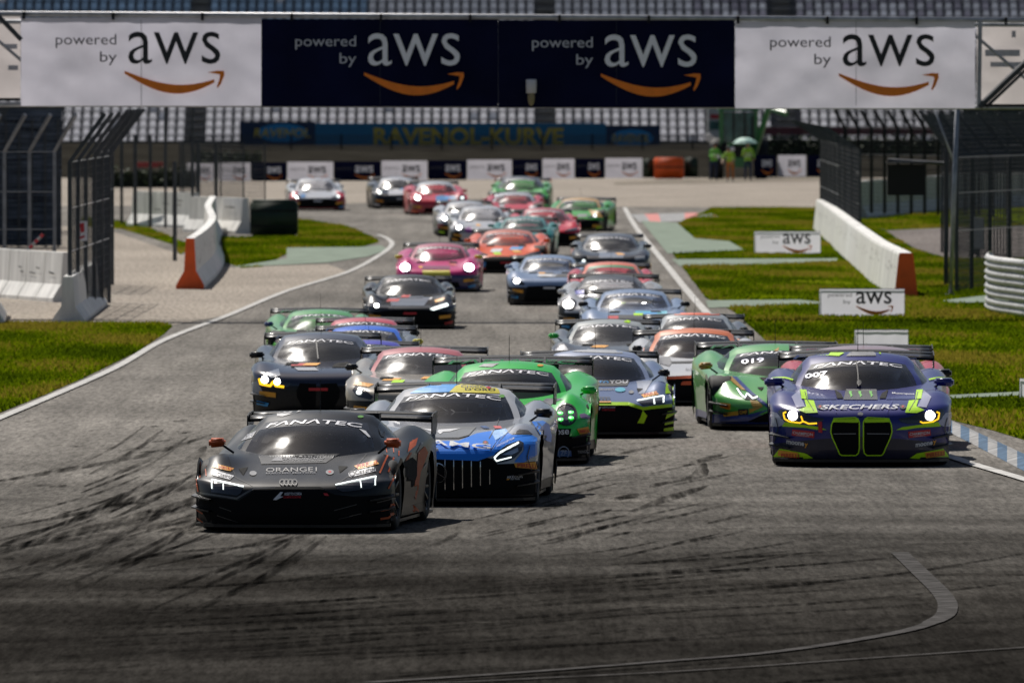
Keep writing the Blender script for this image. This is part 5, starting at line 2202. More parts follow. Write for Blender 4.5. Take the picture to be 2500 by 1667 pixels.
    def text(s, name, t, x0, y0, x1, y1, h, m, off=.007, bold=.012, shear=0.):
        """baseline from (x0,y0) to (x1,y1), letter height h, in the current drawing units"""
        v, f, asp = text_mesh(t, bold, shear)
        bm = bmesh.new()
        bv = [bm.verts.new((q[0] * asp, q[1], 0)) for q in v]
        for q in f:
            try:
                bm.faces.new([bv[i] for i in q])
            except ValueError:
                pass
        for _ in range(3):
            es = [e for e in bm.edges if e.calc_length() > .30]
            if not es:
                break
            bmesh.ops.subdivide_edges(bm, edges=es, cuts=1, use_grid_fill=False)
            bmesh.ops.triangulate(bm, faces=bm.faces)
        bm.verts.index_update()
        v = [(q.co.x / asp, q.co.y) for q in bm.verts]
        f = [tuple(q.index for q in fc.verts) for fc in bm.faces]
        bm.free()
        a, b = Vector((x0, y0)), Vector((x1, y1))
        up = Vector((0, -h)) if s.zk else Vector((0, h))
        return s.lay(name, [a.lerp(b, p[0]) + up * p[1] for p in v], f, m, off)

    # ---- generic front for cars too far away to read
    def front(s, grille=None, lamps=None, lampm=M_lens, led=None, bandm=None):
        s.local()
        zt = s.st['prof'][3][1]
        if grille:
            s.poly('grille', grille, M_under, .003)
        lamps = lamps or [(.42, zt + .02), (.55, zt + .08), (.84, zt + .16), (.88, zt + .10), (.80, zt + .02), (.55, zt - .02)]
        s.poly('headlight', lamps, lampm, .005, True)
        if led:
            s.line('light_strip', [(.50, zt + .05), (.84, zt + .12)], .02, led, .009, True)


def rows(k, *names):
    return {n: v for n, v in zip(names, k)}
# ------------------------------------------------------------------ the field
CARS = {}
M_pir = mat('tyre_maker_yellow', (.75, .33, .02), .5)
M_red = mat('decal_red', (.50, .015, .02), .45)
M_dw = mat('decal_white', (.62, .62, .64), .45)
M_dk = mat('decal_black', (.008, .008, .010), .45)
M_dgrey = mat('decal_grey', (.20, .20, .21), .45)
M_dblue = mat('decal_light_blue', (.03, .28, .62), .45)
M_dteal = mat('decal_cyan', (.03, .36, .50), .45)
M_lime = mat('lime_vinyl', (.46, .80, .008), .4, spec=.3, var=.05)
M_org = mat('copper_vinyl', (.46, .085, .022), .5, spec=.25, var=.1)
M_yel = mat('yellow_vinyl', (.72, .62, .04), .4, coat=.3, var=.05)

# 1 -- lead car ------------------------------------------------------------
P_sat = mat('satin_black_paint', (.007, .0068, .0065), .33, spec=.36, coat=.0, var=.3, vscale=2.5, rvar=.1, stretch=(1, .4, 1))
c = Car('audi', 704, 1301, 500, 6.0, 'leading matt black race car with copper orange stripes and mirrors', dict(body=P_sat, low=M_carbon, mirror=M_org, wingtext=False))
CARS['lead'] = c
c.zoom(450, 950, 3.618)
c.poly('grille', [(480, 985), (620, 895), (800, 888), (1200, 886), (1330, 935), (1500, 950), (1820, 925), (1840, 1010), (1850, 1190), (230, 1200), (120, 1010), (150, 935)], M_under, .004)
c.line('nose_edge', [(145, 915), (465, 965), (612, 880), (800, 872)], 16, mat('satin_grey_edge', (.10, .095, .09), .3, coat=.4), .010)
c.line('nose_edge', [(800, 872), (1200, 872), (1330, 925), (1480, 940), (1840, 895)], 13, P_sat, .010)
c.poly('headlight', [(235, 800), (300, 806), (525, 866), (500, 915), (470, 937), (360, 925), (240, 908)], M_lens, .006)
c.line('light_strip', [(246, 804), (525, 864)], 11, M_ledw, .012)
c.line('light_strip', [(243, 800), (250, 880)], 9, M_ledw, .012)
c.line('light_strip', [(347, 838), (348, 888)], 8, M_ledw, .012)
c.poly('headlight', [(1330, 850), (1690, 770), (1692, 850), (1640, 880), (1400, 908), (1350, 885)], M_lens, .006)
c.line('light_strip', [(1335, 850), (1688, 774)], 9, M_ledw, .012)
c.line('light_strip', [(1690, 772), (1680, 850)], 10, M_ledw, .012)
c.line('light_strip', [(1554, 812), (1560, 872)], 9, M_ledw, .012)
for x in (866, 901, 937, 972):
    c.ring('ring_badge', x, 827, 23, 22, 9, M_dk, .012)
c.poly('hood_vent', [(655, 588), (1375, 570), (1250, 652), (680, 664)], M_dk, .005)
c.text('sponsor_decal', 'SANLORENZO', 872, 632, 1240, 624, 34, M_dgrey, .010)
c.poly('sponsor_decal', [(765, 640), (800, 612), (855, 596), (868, 640)], M_dgrey, .010)
c.text('sponsor_decal', 'LAVORAZIONE PELLAMI', 870, 645, 1225, 640, 10, M_dgrey, .010)
c.text('sponsor_decal', 'ORANGE1', 722, 735, 1170, 729, 36, mat('pale_grey_vinyl', (.30, .29, .28), .5), .008, 0)
c.text('sponsor_decal', 'ELECTRIC MOTORS', 722, 752, 1160, 747, 12, M_dgrey, .008)
c.poly('hood_vent', [(480, 703), (565, 690), (522, 760)], M_under, .006)
c.poly('hood_vent', [(1360, 680), (1446, 684), (1372, 742)], M_under, .006)
c.ell('hood_latch', 607, 745, 32, 20, M_dgrey, .007)
c.ell('hood_latch', 1285, 735, 36, 22, M_dgrey, .007)
c.ell('hood_latch', 1285, 735, 14, 9, M_red, .010)
c.poly('sponsor_decal', [(1500, 680), (1690, 632), (1720, 662), (1540, 712)], M_pir, .007)
c.text('sponsor_decal', 'PIRELLI', 1525, 702, 1700, 660, 28, M_red, .011)
c.poly('sponsor_decal', [(242, 692), (292, 664), (440, 703), (405, 726)], M_pir, .007)
c.text('sponsor_decal', 'PIRELLI', 270, 692, 415, 718, 18, M_red, .011)
c.poly('sponsor_decal', [(1450, 745), (1470, 732), (1680, 688), (1692, 725), (1475, 780), (1455, 770)], M_dw, .007)
c.text('sponsor_decal', 'Castrol', 1508, 764, 1680, 722, 38, M_dk, .011)
c.ring('sponsor_decal', 1482, 752, 22, 20, 8, M_dk, .011)
c.poly('sponsor_decal', [(236, 726), (262, 716), (440, 768), (402, 802), (245, 760)], M_dw, .007)
c.text('sponsor_decal', 'Castrol', 290, 768, 418, 798, 30, M_dk, .011)
for pts, w in (([(196, 640), (192, 682)], 11), ([(142, 640), (134, 692)], 9), ([(106, 792), (125, 905)], 10), ([(134, 700), (141, 780)], 10), ([(190, 706), (195, 768)], 9), ([(1795, 585), (1762, 655), (1725, 742)], 15),
               ([(1850, 600), (1830, 660), (1800, 732)], 14), ([(1868, 745), (1800, 878)], 13), ([(1780, 520), (1790, 560)], 8), ([(1845, 515), (1850, 560)], 9), ([(1895, 545), (1893, 590)], 9), ([(2020, 450), (2000, 500)], 14)):
    c.line('orange_stripe', pts, w, M_org, .006)
c.poly('orange_patch', [(2060, 560), (2120, 500), (2150, 560), (2120, 640), (2085, 730), (2070, 820), (2060, 900), (2040, 980), (2020, 900), (2050, 720)], M_org, .006)
for q in ([(1960, 900), (2010, 1000), (1985, 1080)], [(2000, 560), (1950, 640)], [(1990, 1020), (2040, 1110)], [(1975, 960), (1960, 1100)]):
    c.line('orange_stripe', q, 16, M_org, .008)
c.poly('orange_patch', [(1955, 1090), (2010, 1010), (2060, 1060), (2075, 1130), (1990, 1150)], M_org, .010)
c.poly('silver_patch', [(1900, 1010), (1945, 1040), (1958, 1130), (1915, 1150)], M_dgrey, .012)
c.poly('orange_patch', [(1990, 470), (2060, 430), (2040, 500), (1970, 560)], M_org, .008)
c.poly('side_intake', [(1935, 640), (2010, 600), (2050, 640), (2050, 760), (2000, 900), (1960, 860), (1930, 760)], M_under, .008)
c.line('grey_stripe', [(2100, 470), (2050, 560)], 14, M_dgrey, .006)
c.line('grey_stripe', [(2170, 610), (2110, 690)], 12, M_dgrey, .008)
for pts, w in (([(1720, 1068), (1790, 1056), (1855, 1000)], 20), ([(1720, 1142), (1790, 1132), (1850, 1080)], 18), ([(120, 1062), (176, 1098)], 11), ([(120, 1132), (176, 1172)], 11)):
    c.line('orange_stripe', pts, w, M_org, .02)
for pts in ([(320, 1040), (420, 1075)], [(300, 1110), (480, 1170)], [(1320, 1070), (1520, 1015)], [(1360, 1140), (1560, 1095)], [(1690, 1000), (1850, 960)]):
    c.line('duct_fin', pts, 7, mat('duct_edge', (.03, .03, .032), .35, coat=.3), .02)
c.poly('sponsor_decal', [(785, 975), (850, 910), (874, 912), (848, 945), (875, 950), (815, 977)], M_dw, .012)
c.text('sponsor_decal', 'ASSETTO CORSA', 884, 938, 1038, 936, 22, M_dw, .012)
c.text('sponsor_decal', 'COMPETIZIONE', 876, 964, 1032, 962, 20, M_red, .012)
c.poly('tow_mark', [(1228, 920), (1262, 922), (1278, 942), (1240, 940)], M_red, .012)
c.ell('roof_sticker', 1556, 245, 27, 11, mat('sticker_green', (.12, .34, .06), .5), .006)
c.poly('roof_number_panel', [(690, 232), (880, 180), (1084, 180), (870, 242)], mat('roof_panel_grey', (.36, .36, .37), .5), .005)
c.text('race_number', '40', 760, 218, 960, 214, 26, M_dgrey, .009, .03)
c.poly('windshield_patch', [(560, 400), (640, 370), (600, 430), (500, 460)], mat('patch_pale', (.3, .3, .32), .4), .006)
c.poly('windshield_patch', [(1540, 350), (1600, 370), (1645, 425), (1625, 425)], M_dw, .006)
c.line('panel_gap', [(380, 580), (455, 780), (600, 852)], 4, M_dk, .004)
c.line('panel_gap', [(1610, 575), (1450, 770), (1330, 850)], 4, M_dk, .004)
c.poly('side_number', [(1710, 320), (1740, 400), (1770, 370), (1770, 430), (1740, 420), (1720, 380)], M_dk, .007)

# 2 -- blue and silver car --------------------------------------------------
P_sil = paint('b5b5b8', .30, .8, 'silver_paint', .3, (.36, .37, .40))
P_blu = paint('1060c0', .3, .15, 'bright_blue_vinyl', 0, (.005, .21, .85))
M_roofw = paint('d0d0d0', .3, .5, 'roof_white', 0, (.55, .55, .56))
c = Car('amg', 1070, 1236, 478, 3.3, 'second placed blue and silver race car with tall black barred grille', dict(body=P_sil, low=M_carbon, roof=M_roofw, mirror=M_carbon, wing=(4.5, 1.08, .94, .38), wingtext=False))
CARS['amg'] = c
c.zoom(880, 880, 3.92)
cx0 = 735


def mir(pts, cx=cx0):
    return [(2 * cx - a, b) for a, b in pts]


gr_ = [(500, 960), (735, 945), (1125, 962), (1215, 985), (1290, 1180), (1300, 1310), (170, 1310), (190, 1180), (300, 985)]
c.poly('blue_nose', [(735, 832), (1240, 868), (1290, 900), (1125, 960), (735, 945), (345, 960), (180, 900), (230, 868)], P_blu, .004)
c.poly('grille', [(345, 962), (735, 946), (1125, 962), (1210, 930), (1270, 940), (1310, 990), (1460, 985), (1690, 960), (1690, 1330), (735, 1345), (-220, 1330), (-210, 960), (10, 985), (170, 985), (260, 930)], M_under, .006)
for i, x in enumerate((810, 893, 976, 1060, 1145, 1232)):
    tp_ = 952 + i * 4 + (70 if i == 5 else 0)
    c.line('grille_bar', [(x, tp_), (x + 1, 1240 - i * 12)], 8, M_chrome, .03)
    c.line('grille_bar', [(2 * cx0 - x, tp_), (2 * cx0 - x - 1, 1240 - i * 12)], 8, M_chrome, .03)
c.ring('star_badge', cx0, 1077, 90, 91, 8, M_chrome, .034)
for a in (90, 210, 330):
    c.line('star_badge', [(cx0, 1077), (cx0 + 88 * math.cos(R(a)), 1077 - 88 * math.sin(R(a)))], 9, M_chrome, .036)
hl = [(1268, 930), (1300, 880), (1400, 810), (1520, 768), (1560, 790), (1540, 860), (1470, 935), (1400, 965), (1300, 985)]
c.poly('blue_wing', [(1245, 865), (1310, 800), (1470, 735), (1640, 715), (1690, 740), (1690, 900), (1560, 975), (1470, 970), (1560, 860), (1560, 790), (1520, 770), (1400, 810), (1300, 880), (1270, 900)], P_blu, .004)
c.poly('blue_wing', mir([(1245, 865), (1310, 800), (1470, 735), (1640, 715), (1660, 740), (1660, 900), (1560, 975), (1470, 970), (1560, 860), (1560, 790), (1520, 770), (1400, 810), (1300, 880), (1270, 900)]), P_blu, .004)
for m_ in (0, 1):
    f_ = mir if m_ else (lambda p: p)
    c.poly('headlight', f_(hl), M_lens, .008)
    c.line('light_strip', f_([(1276, 935), (1330, 885), (1420, 838), (1512, 792)]), 16, M_ledw, .014)
    c.line('light_strip', f_([(1280, 938), (1300, 962), (1440, 925)]), 12, M_ledw, .014)
    c.poly('lamp_cluster', f_([(1350, 905), (1500, 835), (1505, 870), (1440, 905)]), M_chrome, .012)
    c.poly('sponsor_decal', f_([(1465, 985), (1670, 968), (1685, 1040), (1480, 1022)]), M_pir, .010)
    c.poly('hood_vent', f_([(1450, 715), (1520, 660), (1600, 670), (1650, 712)]), M_dk, .006)
    for k in range(3):
        c.line('vent_slat', f_([(1475 + k * 10, 705 - k * 14), (1625 - k * 12, 708 - k * 14)]), 4, M_dgrey, .010)
c.text('sponsor_decal', 'PIRELLI', 1495, 1022, 1672, 1030, 40, M_red, .014)
c.poly('blue_hood', [(620, 775), (940, 772), (1110, 700), (1340, 660), (1390, 680), (1300, 780), (1240, 866), (735, 830), (640, 822)], P_blu, .005)
c.poly('blue_flank', [(1260, 860), (1300, 790), (1390, 680), (1450, 715), (1640, 716), (1470, 738), (1310, 802)], P_blu, .006)
c.poly('grey_hood_panel', [(460, 690), (480, 640), (735, 628), (1110, 640), (1040, 715), (940, 742), (540, 735)], paint('808080', .35, .3, 'grey_hood_vinyl', 0, (.20, .20, .20)), .007)
c.line('hood_lip', [(500, 705), (560, 745), (940, 745), (1040, 718)], 9, M_dk, .009)
c.poly('wing_emblem', [(590, 658), (700, 668), (735, 690), (750, 668), (960, 656), (860, 685), (790, 690), (765, 712), (735, 690), (690, 690)], M_dw, .011)
c.text('nose_lettering', 'AMG', 640, 814, 1245, 864, 46, M_dw, .022, .012, .05)
c.text('sponsor_decal', 'AKKODIS', 1395, 1128, 1545, 1120, 26, M_dw, .012)
c.poly('sponsor_decal', [(1400, 1128), (1425, 1128), (1415, 1140), (1392, 1140)], M_pir, .012)
c.text('sponsor_decal', 'ASP TEAM', 1430, 1140, 1515, 1138, 12, M_dw, .012)
c.text('sponsor_decal', 'SONIC', 1608, 940, 1688, 935, 22, M_dw, .012)
c.ell('hood_latch', 1196, 792, 28, 20, M_dk, .010)
c.ell('hood_latch', 1196, 792, 12, 9, M_red, .013)
c.ell('tow_eye', 728, 860, 20, 15, M_chrome, .012)
c.poly('flag_decal', [(1140, 632), (1200, 632), (1240, 655), (1180, 655)], paint('1', .4, .3, 'flag_blue', 0, (.02, .08, .25)), .010)
c.poly('flag_decal', [(1270, 632), (1340, 632), (1360, 655), (1290, 655)], M_red, .010)
c.poly('roof_blue_panel', [(560, 270), (700, 232), (925, 230), (850, 305), (470, 318)], mat('roof_cyan', (.02, .30, .75), .4, coat=.3), .006)
c.poly('roof_yellow_panel', [(930, 228), (1310, 250), (1335, 318), (850, 306)], M_yel, .006)
c.text('sponsor_decal', 'CHICCO', 960, 262, 1250, 268, 22, M_dgrey, .010)
c.text('sponsor_decal', "D'ORO", 1000, 290, 1290, 296, 22, M_dk, .010)
c.poly('sponsor_decal', [(1195, 262), (1225, 256), (1250, 268), (1225, 280)], M_red, .012)
c.ell('roof_sticker', 1352, 345, 27, 15, mat('sticker_green', (.12, .34, .06), .5), .008)
c.line('panel_gap', [(1320, 790), (1420, 680), (1480, 610)], 4, M_dk, .010)
c.poly('side_blue_panel', [(1640, 590), (1745, 580), (1800, 610), (1825, 720), (1820, 780), (1780, 770), (1700, 690)], P_blu, .008)
c.poly('pale_blue_wedge', [(1250, 680), (1390, 655), (1420, 690), (1290, 770)], mat('pale_blue_wedge', (.22, .42, .75), .4), .008)
c.text('sponsor_decal', 'AKKODIS ASP TEAM', 1300, 838, 1470, 760, 20, M_dw, .012)
c.poly('windshield_patch', [(240, 530), (380, 520), (380, 545), (240, 570)], mat('patch_pale', (.3, .3, .32), .4), .006)

# 3 -- green car with round lamps -------------------------------------------
P_grn = paint('10b030', .30, .5, 'vivid_green_paint', 0, (.012, .52, .035))
c = Car('porsche', 1228, 1137, 428, 1.5, 'vivid green race car with round headlights showing green lamps', dict(body=P_grn, low=M_carbon, mirror=P_grn, wing=(4.4, 1.08, .93, .36)))
c.zoom(880, 880, 3.92)
cx0 = 1364
for m_ in (0, 1):
    f_ = mir if m_ else (lambda p, cx=0: p)
    g_ = (lambda q: [(2 * 1364 - a, b) for a, b in q]) if m_ else (lambda q: q)
    X = lambda a: (2 * 1364 - a) if m_ else a
    c.ell('headlight', X(1966), 520, 101, 104, M_lens, .006)
    c.ring('lamp_rim', X(1966), 520, 98, 101, 14, M_dk, .012)
    for dx, dy in ((-52, -10), (46, -18), (-52, 50), (46, 34)):
        c.ell('lamp_led', X(1966 + dx), 520 + dy, 26, 13, M_ledg, .014)
        c.ell('lamp_core', X(1966 + dx - 8), 522 + dy, 10, 7, M_ledw, .016)
    c.poly('sponsor_decal', g_([(2065, 655), (2175, 632), (2190, 690), (2095, 705)]), M_pir, .010)
    c.poly('black_lower_panel', g_([(1830, 655), (2015, 652), (1998, 725), (2205, 720), (2200, 960), (1500, 975), (1500, 700), (1600, 660)]), M_under, .006)
    c.poly('grey_hood_stripe', g_([(1640, 465), (1780, 365), (1950, 368), (1860, 400), (1740, 500), (1680, 490)]), paint('606064', .3, .4, 'grey_stripe_vinyl', 0, (.15, .145, .16)), .006)
    c.poly('lamp_decal', g_([(2088, 520), (2140, 510), (2190, 535), (2190, 562), (2105, 555)]), paint('704070', .4, .3, 'purple_decal', 0, (.20, .12, .24)), .010)
c.poly('lower_mouth', [(1228, 800), (1500, 800), (1500, 975), (1228, 975)], M_under, .008)
c.text('sponsor_decal', 'PIRELLI', 2088, 698, 2180, 680, 30, M_red, .015)
c.text('sponsor_decal', 'rose', 1836, 712, 1990, 705, 42, M_dw, .012)
c.poly('blue_logo_panel', [(1885, 860), (2010, 860), (2020, 940), (1880, 940)], paint('1', .4, .3, 'flag_blue', 0, (.02, .08, .25)), .011)
c.ring('sponsor_decal', 1940, 880, 50, 58, 7, mat('pale_blue_vinyl', (.22, .28, .40), .5), .013)
c.text('sponsor_decal', 'ZF', 1910, 905, 1968, 905, 48, mat('pale_blue_vinyl', (.22, .28, .40), .5), .014)
c.text('sponsor_decal', 'TRINSEO', 2068, 890, 2185, 880, 30, M_dgrey, .014)
c.poly('roof_patch', [(1130, 60), (1180, 35), (1330, 28), (1260, 66)], M_dgrey, .006)
c.ell('roof_sticker', 1720, 50, 30, 10, M_pir, .008)

# 4 -- blue and lime car ------------------------------------------------------
P_sky = paint('7f96c8', .30, .7, 'grey_blue_paint', .1, (.10, .145, .29))
c = Car('audi', 1473, 1070, 366, -2.0, 'grey blue race car with lime yellow nose edge and fender corners', dict(body=P_sky, low=M_carbon, roof=paint('a', .3, .6, 'pale_blue_roof', 0, (.26, .31, .46)), mirror=(M_red, M_carbon), wingtext=False))
c.zoom(1320, 800, 5.6)
cx0 = 852
c.poly('grille', [(300, 1080), (500, 1060), (852, 1050), (1200, 1060), (1400, 1120), (1800, 1070), (1800, 1450), (852, 1470), (-100, 1450), (-100, 1080)], M_under, .005)
for m_ in (0, 1):
    g_ = (lambda q: [(2 * 852 - a, b) for a, b in q]) if m_ else (lambda q: q)
    c.line('lime_edge', g_([(852, 1044), (1200, 1046), (1400, 1108), (1790, 1062)]), 42, M_lime, .012)
    c.poly('lime_fang', g_([(1392, 1130), (1450, 1200), (1405, 1305), (1318, 1300), (1360, 1220)]), M_lime, .02)
    c.poly('lime_fender', g_([(1715, 705), (1800, 740), (1845, 770), (1862, 1045), (1805, 1055), (1788, 895), (1700, 905)]), M_lime, .008)
    for q in ([(1720, 1145), (1850, 1120), (1850, 1160), (1690, 1250)], [(1690, 1280), (1840, 1240), (1820, 1300), (1680, 1330)], [(1670, 1370), (1815, 1350), (1815, 1400), (1665, 1410)]):
        c.poly('lime_corner', g_(q), M_lime, .02)
    c.poly('headlight', g_([(1312, 1000), (1480, 965), (1672, 932), (1700, 950), (1690, 1040), (1400, 1062)]), M_lens, .007)
    c.line('light_strip', g_([(1315, 1002), (1500, 965), (1675, 935)]), 12, M_ledw, .013)
    c.line('light_strip', g_([(1682, 938), (1672, 1025)]), 19, M_ledw, .013)
    c.line('light_strip', g_([(1548, 980), (1552, 1045)]), 17, M_ledw, .013)
    c.poly('sponsor_decal', g_([(1372, 922), (1580, 872), (1612, 918), (1410, 960)]), M_pir, .010)
    c.poly('hood_vent', g_([(1310, 835), (1400, 840), (1335, 890)]), M_under, .010)
    c.poly('silver_flash', g_([(1310, 735), (1530, 720), (1420, 900), (1340, 910)]), paint('a', .3, .5, 'silver_flash', 0, (.36, .38, .45)), .006)
    c.ell('hood_latch', (2 * 852 - 1238) if m_ else 1238, 886, 36, 22, M_dgrey, .012)
c.text('sponsor_decal', 'PIRELLI', 1412, 944, 1590, 908, 30, M_red, .015)
c.line('orange_lip', [(750, 1028), (960, 1028)], 14, M_pir, .020)
c.poly('hood_vent', [(480, 730), (1225, 712), (1180, 800), (520, 805)], M_dk, .008)
c.text('sponsor_decal', 'com', 505, 780, 790, 775, 48, M_dw, .013, .02)
c.text('sponsor_decal', 'to', 795, 775, 930, 772, 46, M_dblue, .013, .02)
c.text('sponsor_decal', 'YOU', 935, 775, 1190, 768, 46, M_dw, .013, .02)
c.text('sponsor_decal', 'hutchinson', 630, 866, 1000, 862, 34, M_dgrey, .010)
c.ell('sponsor_decal', 1088, 853, 72, 30, M_dteal, .010)
for x in (782, 828, 874, 920):
    c.ring('ring_badge', x, 975, 28, 18, 8, M_dk, .012)
c.poly('sponsor_decal', [(722, 1145), (800, 1085), (830, 1090), (800, 1130), (760, 1145)], M_dw, .02)
c.text('sponsor_decal', 'ASSETTO CORSA', 838, 1108, 1020, 1106, 22, M_dw, .02)
c.text('sponsor_decal', 'COMPETIZIONE', 838, 1140, 1015, 1138, 24, M_red, .02)
c.poly('roof_panel', [(420, 330), (560, 295), (1080, 310), (1130, 350), (980, 352)], M_roofw, .006)

# 5 -- white and orange ------------------------------------------------------
P_wht = paint('e8e8e8', .30, .6, 'white_paint', 0, (.62, .62, .63))
P_orl = paint('ff8020', .35, .5, 'orange_roof_paint', 0, (.72, .17, .025))
c = Car('audi', 1697, 991, 322, .5, 'white race car with orange roof and glowing orange grille bar', dict(body=P_wht, low=M_carbon, roof=P_orl, mirror=M_carbon, wingtext=False))
c.zoom(1330, 640, 4.276)
c.poly('grille', [(1270, 1195), (1560, 1185), (1860, 1190), (2180, 1180), (2200, 1470), (1560, 1490), (950, 1470), (960, 1190)], M_under, .006)
M_orr = mat('orange_red_vinyl', (.75, .10, .01), .4, coat=.3)
c.line('orange_edge', [(1270, 1212), (1560, 1200), (1860, 1212)], 28, M_orr, .012)
c.poly('orange_bar', [(1425, 1262), (1440, 1245), (1690, 1235), (1690, 1262), (1660, 1280), (1420, 1282)], M_orr, .012)
c.poly('hood_vent', [(1310, 1040), (1800, 1030), (1790, 1050), (1330, 1058)], M_dk, .010)
c.poly('grey_corner', [(1190, 1000), (1300, 985), (1330, 1050), (1300, 1090), (1200, 1060)], M_dgrey, .008)
c.text('sponsor_decal', 'RUTRONIK', 1470, 1135, 1700, 1128, 24, M_dgrey, .012)
c.local()
c.poly('headlight', [(.46, .47), (.84, .55), (.86, .48), (.55, .44)], M_lens, .008, True)
c.line('light_strip', [(.48, .48), (.84, .555)], .014, M_ledw, .014, True)

# 6 -- green, yellow and blue low car -----------------------------------------
P_gl = paint('50a050', .30, .8, 'mid_green_paint', 0, (.085, .40, .06))
P_yg = paint('d0a030', .35, .5, 'ochre_vinyl', 0, (.50, .29, .03))
P_db = paint('203080', .3, .5, 'deep_blue_vinyl', 0, (.018, .045, .22))
c = Car('lambo', 1925, 1052, 382, -2.5, 'low green race car with ochre and blue slashes and broken white headlight line', dict(body=P_gl, low=P_db, roof=P_gl, mirror=P_yg, endm=M_carbon))
c.zoom(1700, 800, 5.807)
c.poly('lower_black', [(720, 1330), (1040, 1190), (1306, 1150), (1572, 1190), (1900, 1330), (1890, 1430), (330, 1430), (340, 1330)], M_under, .006)
for m_ in (0, 1):
    g_ = (lambda q: [(2 * 1306 - a, b) for a, b in q]) if m_ else (lambda q: q)
    c.poly('headlight', g_([(560, 860), (610, 865), (660, 945), (690, 975), (720, 925), (770, 955), (860, 970), (885, 1005), (800, 1028), (690, 1015), (620, 960)]), M_lens, .007)
    c.line('light_strip', g_([(575, 870), (640, 960), (690, 1000), (720, 940), (760, 970), (800, 1010), (870, 985)]), 17, M_ledw, .014)
    c.poly('ochre_slash', g_([(430, 690), (500, 690), (700, 890), (640, 880), (520, 780)]), P_yg, .006)
    c.poly('blue_slash', g_([(500, 690), (570, 695), (800, 920), (1040, 1110), (1000, 1130), (870, 1030), (700, 890)]), P_db, .006)
    c.poly('ochre_slash', g_([(760, 1030), (870, 1040), (945, 1110), (920, 1135), (800, 1130)]), P_yg, .007)
    c.poly('ochre_slash', g_([(370, 1205), (600, 1180), (600, 1240), (400, 1260)]), P_yg, .008)
    c.poly('ochre_slash', g_([(750, 1150), (920, 1130), (760, 1210)]), P_yg, .010)
    c.poly('blue_lower', g_([(400, 1265), (740, 1230), (1020, 1160), (1010, 1175), (740, 1290), (430, 1310)]), P_db, .012)
    c.poly('sponsor_decal', g_([(342, 1062), (492, 1080), (486, 1165), (345, 1130)]), M_pir, .010)
    c.poly('hood_vent', g_([(860, 850), (960, 848), (920, 895)]), M_under, .010)
    c.poly('hood_vent', g_([(890, 710), (1100, 705), (1100, 780), (1020, 800)]), M_under, .010)
c.poly('sponsor_decal', [(600, 1155), (740, 1150), (740, 1235), (610, 1240)], M_dk, .014)
c.text('sponsor_decal', 'OMP', 622, 1225, 725, 1218, 50, P_yg, .018)
c.text('sponsor_decal', 'PIRELLI', 355, 1118, 480, 1142, 40, M_red, .015)
M_num = mat('number_lilac', (.40, .42, .60), .4)
c.text('race_number', '019', 640, 520, 960, 490, 64, M_num, .008, .02)
c.poly('roof_patch', [(1100, 330), (1170, 280), (1165, 340)], P_yg, .008)

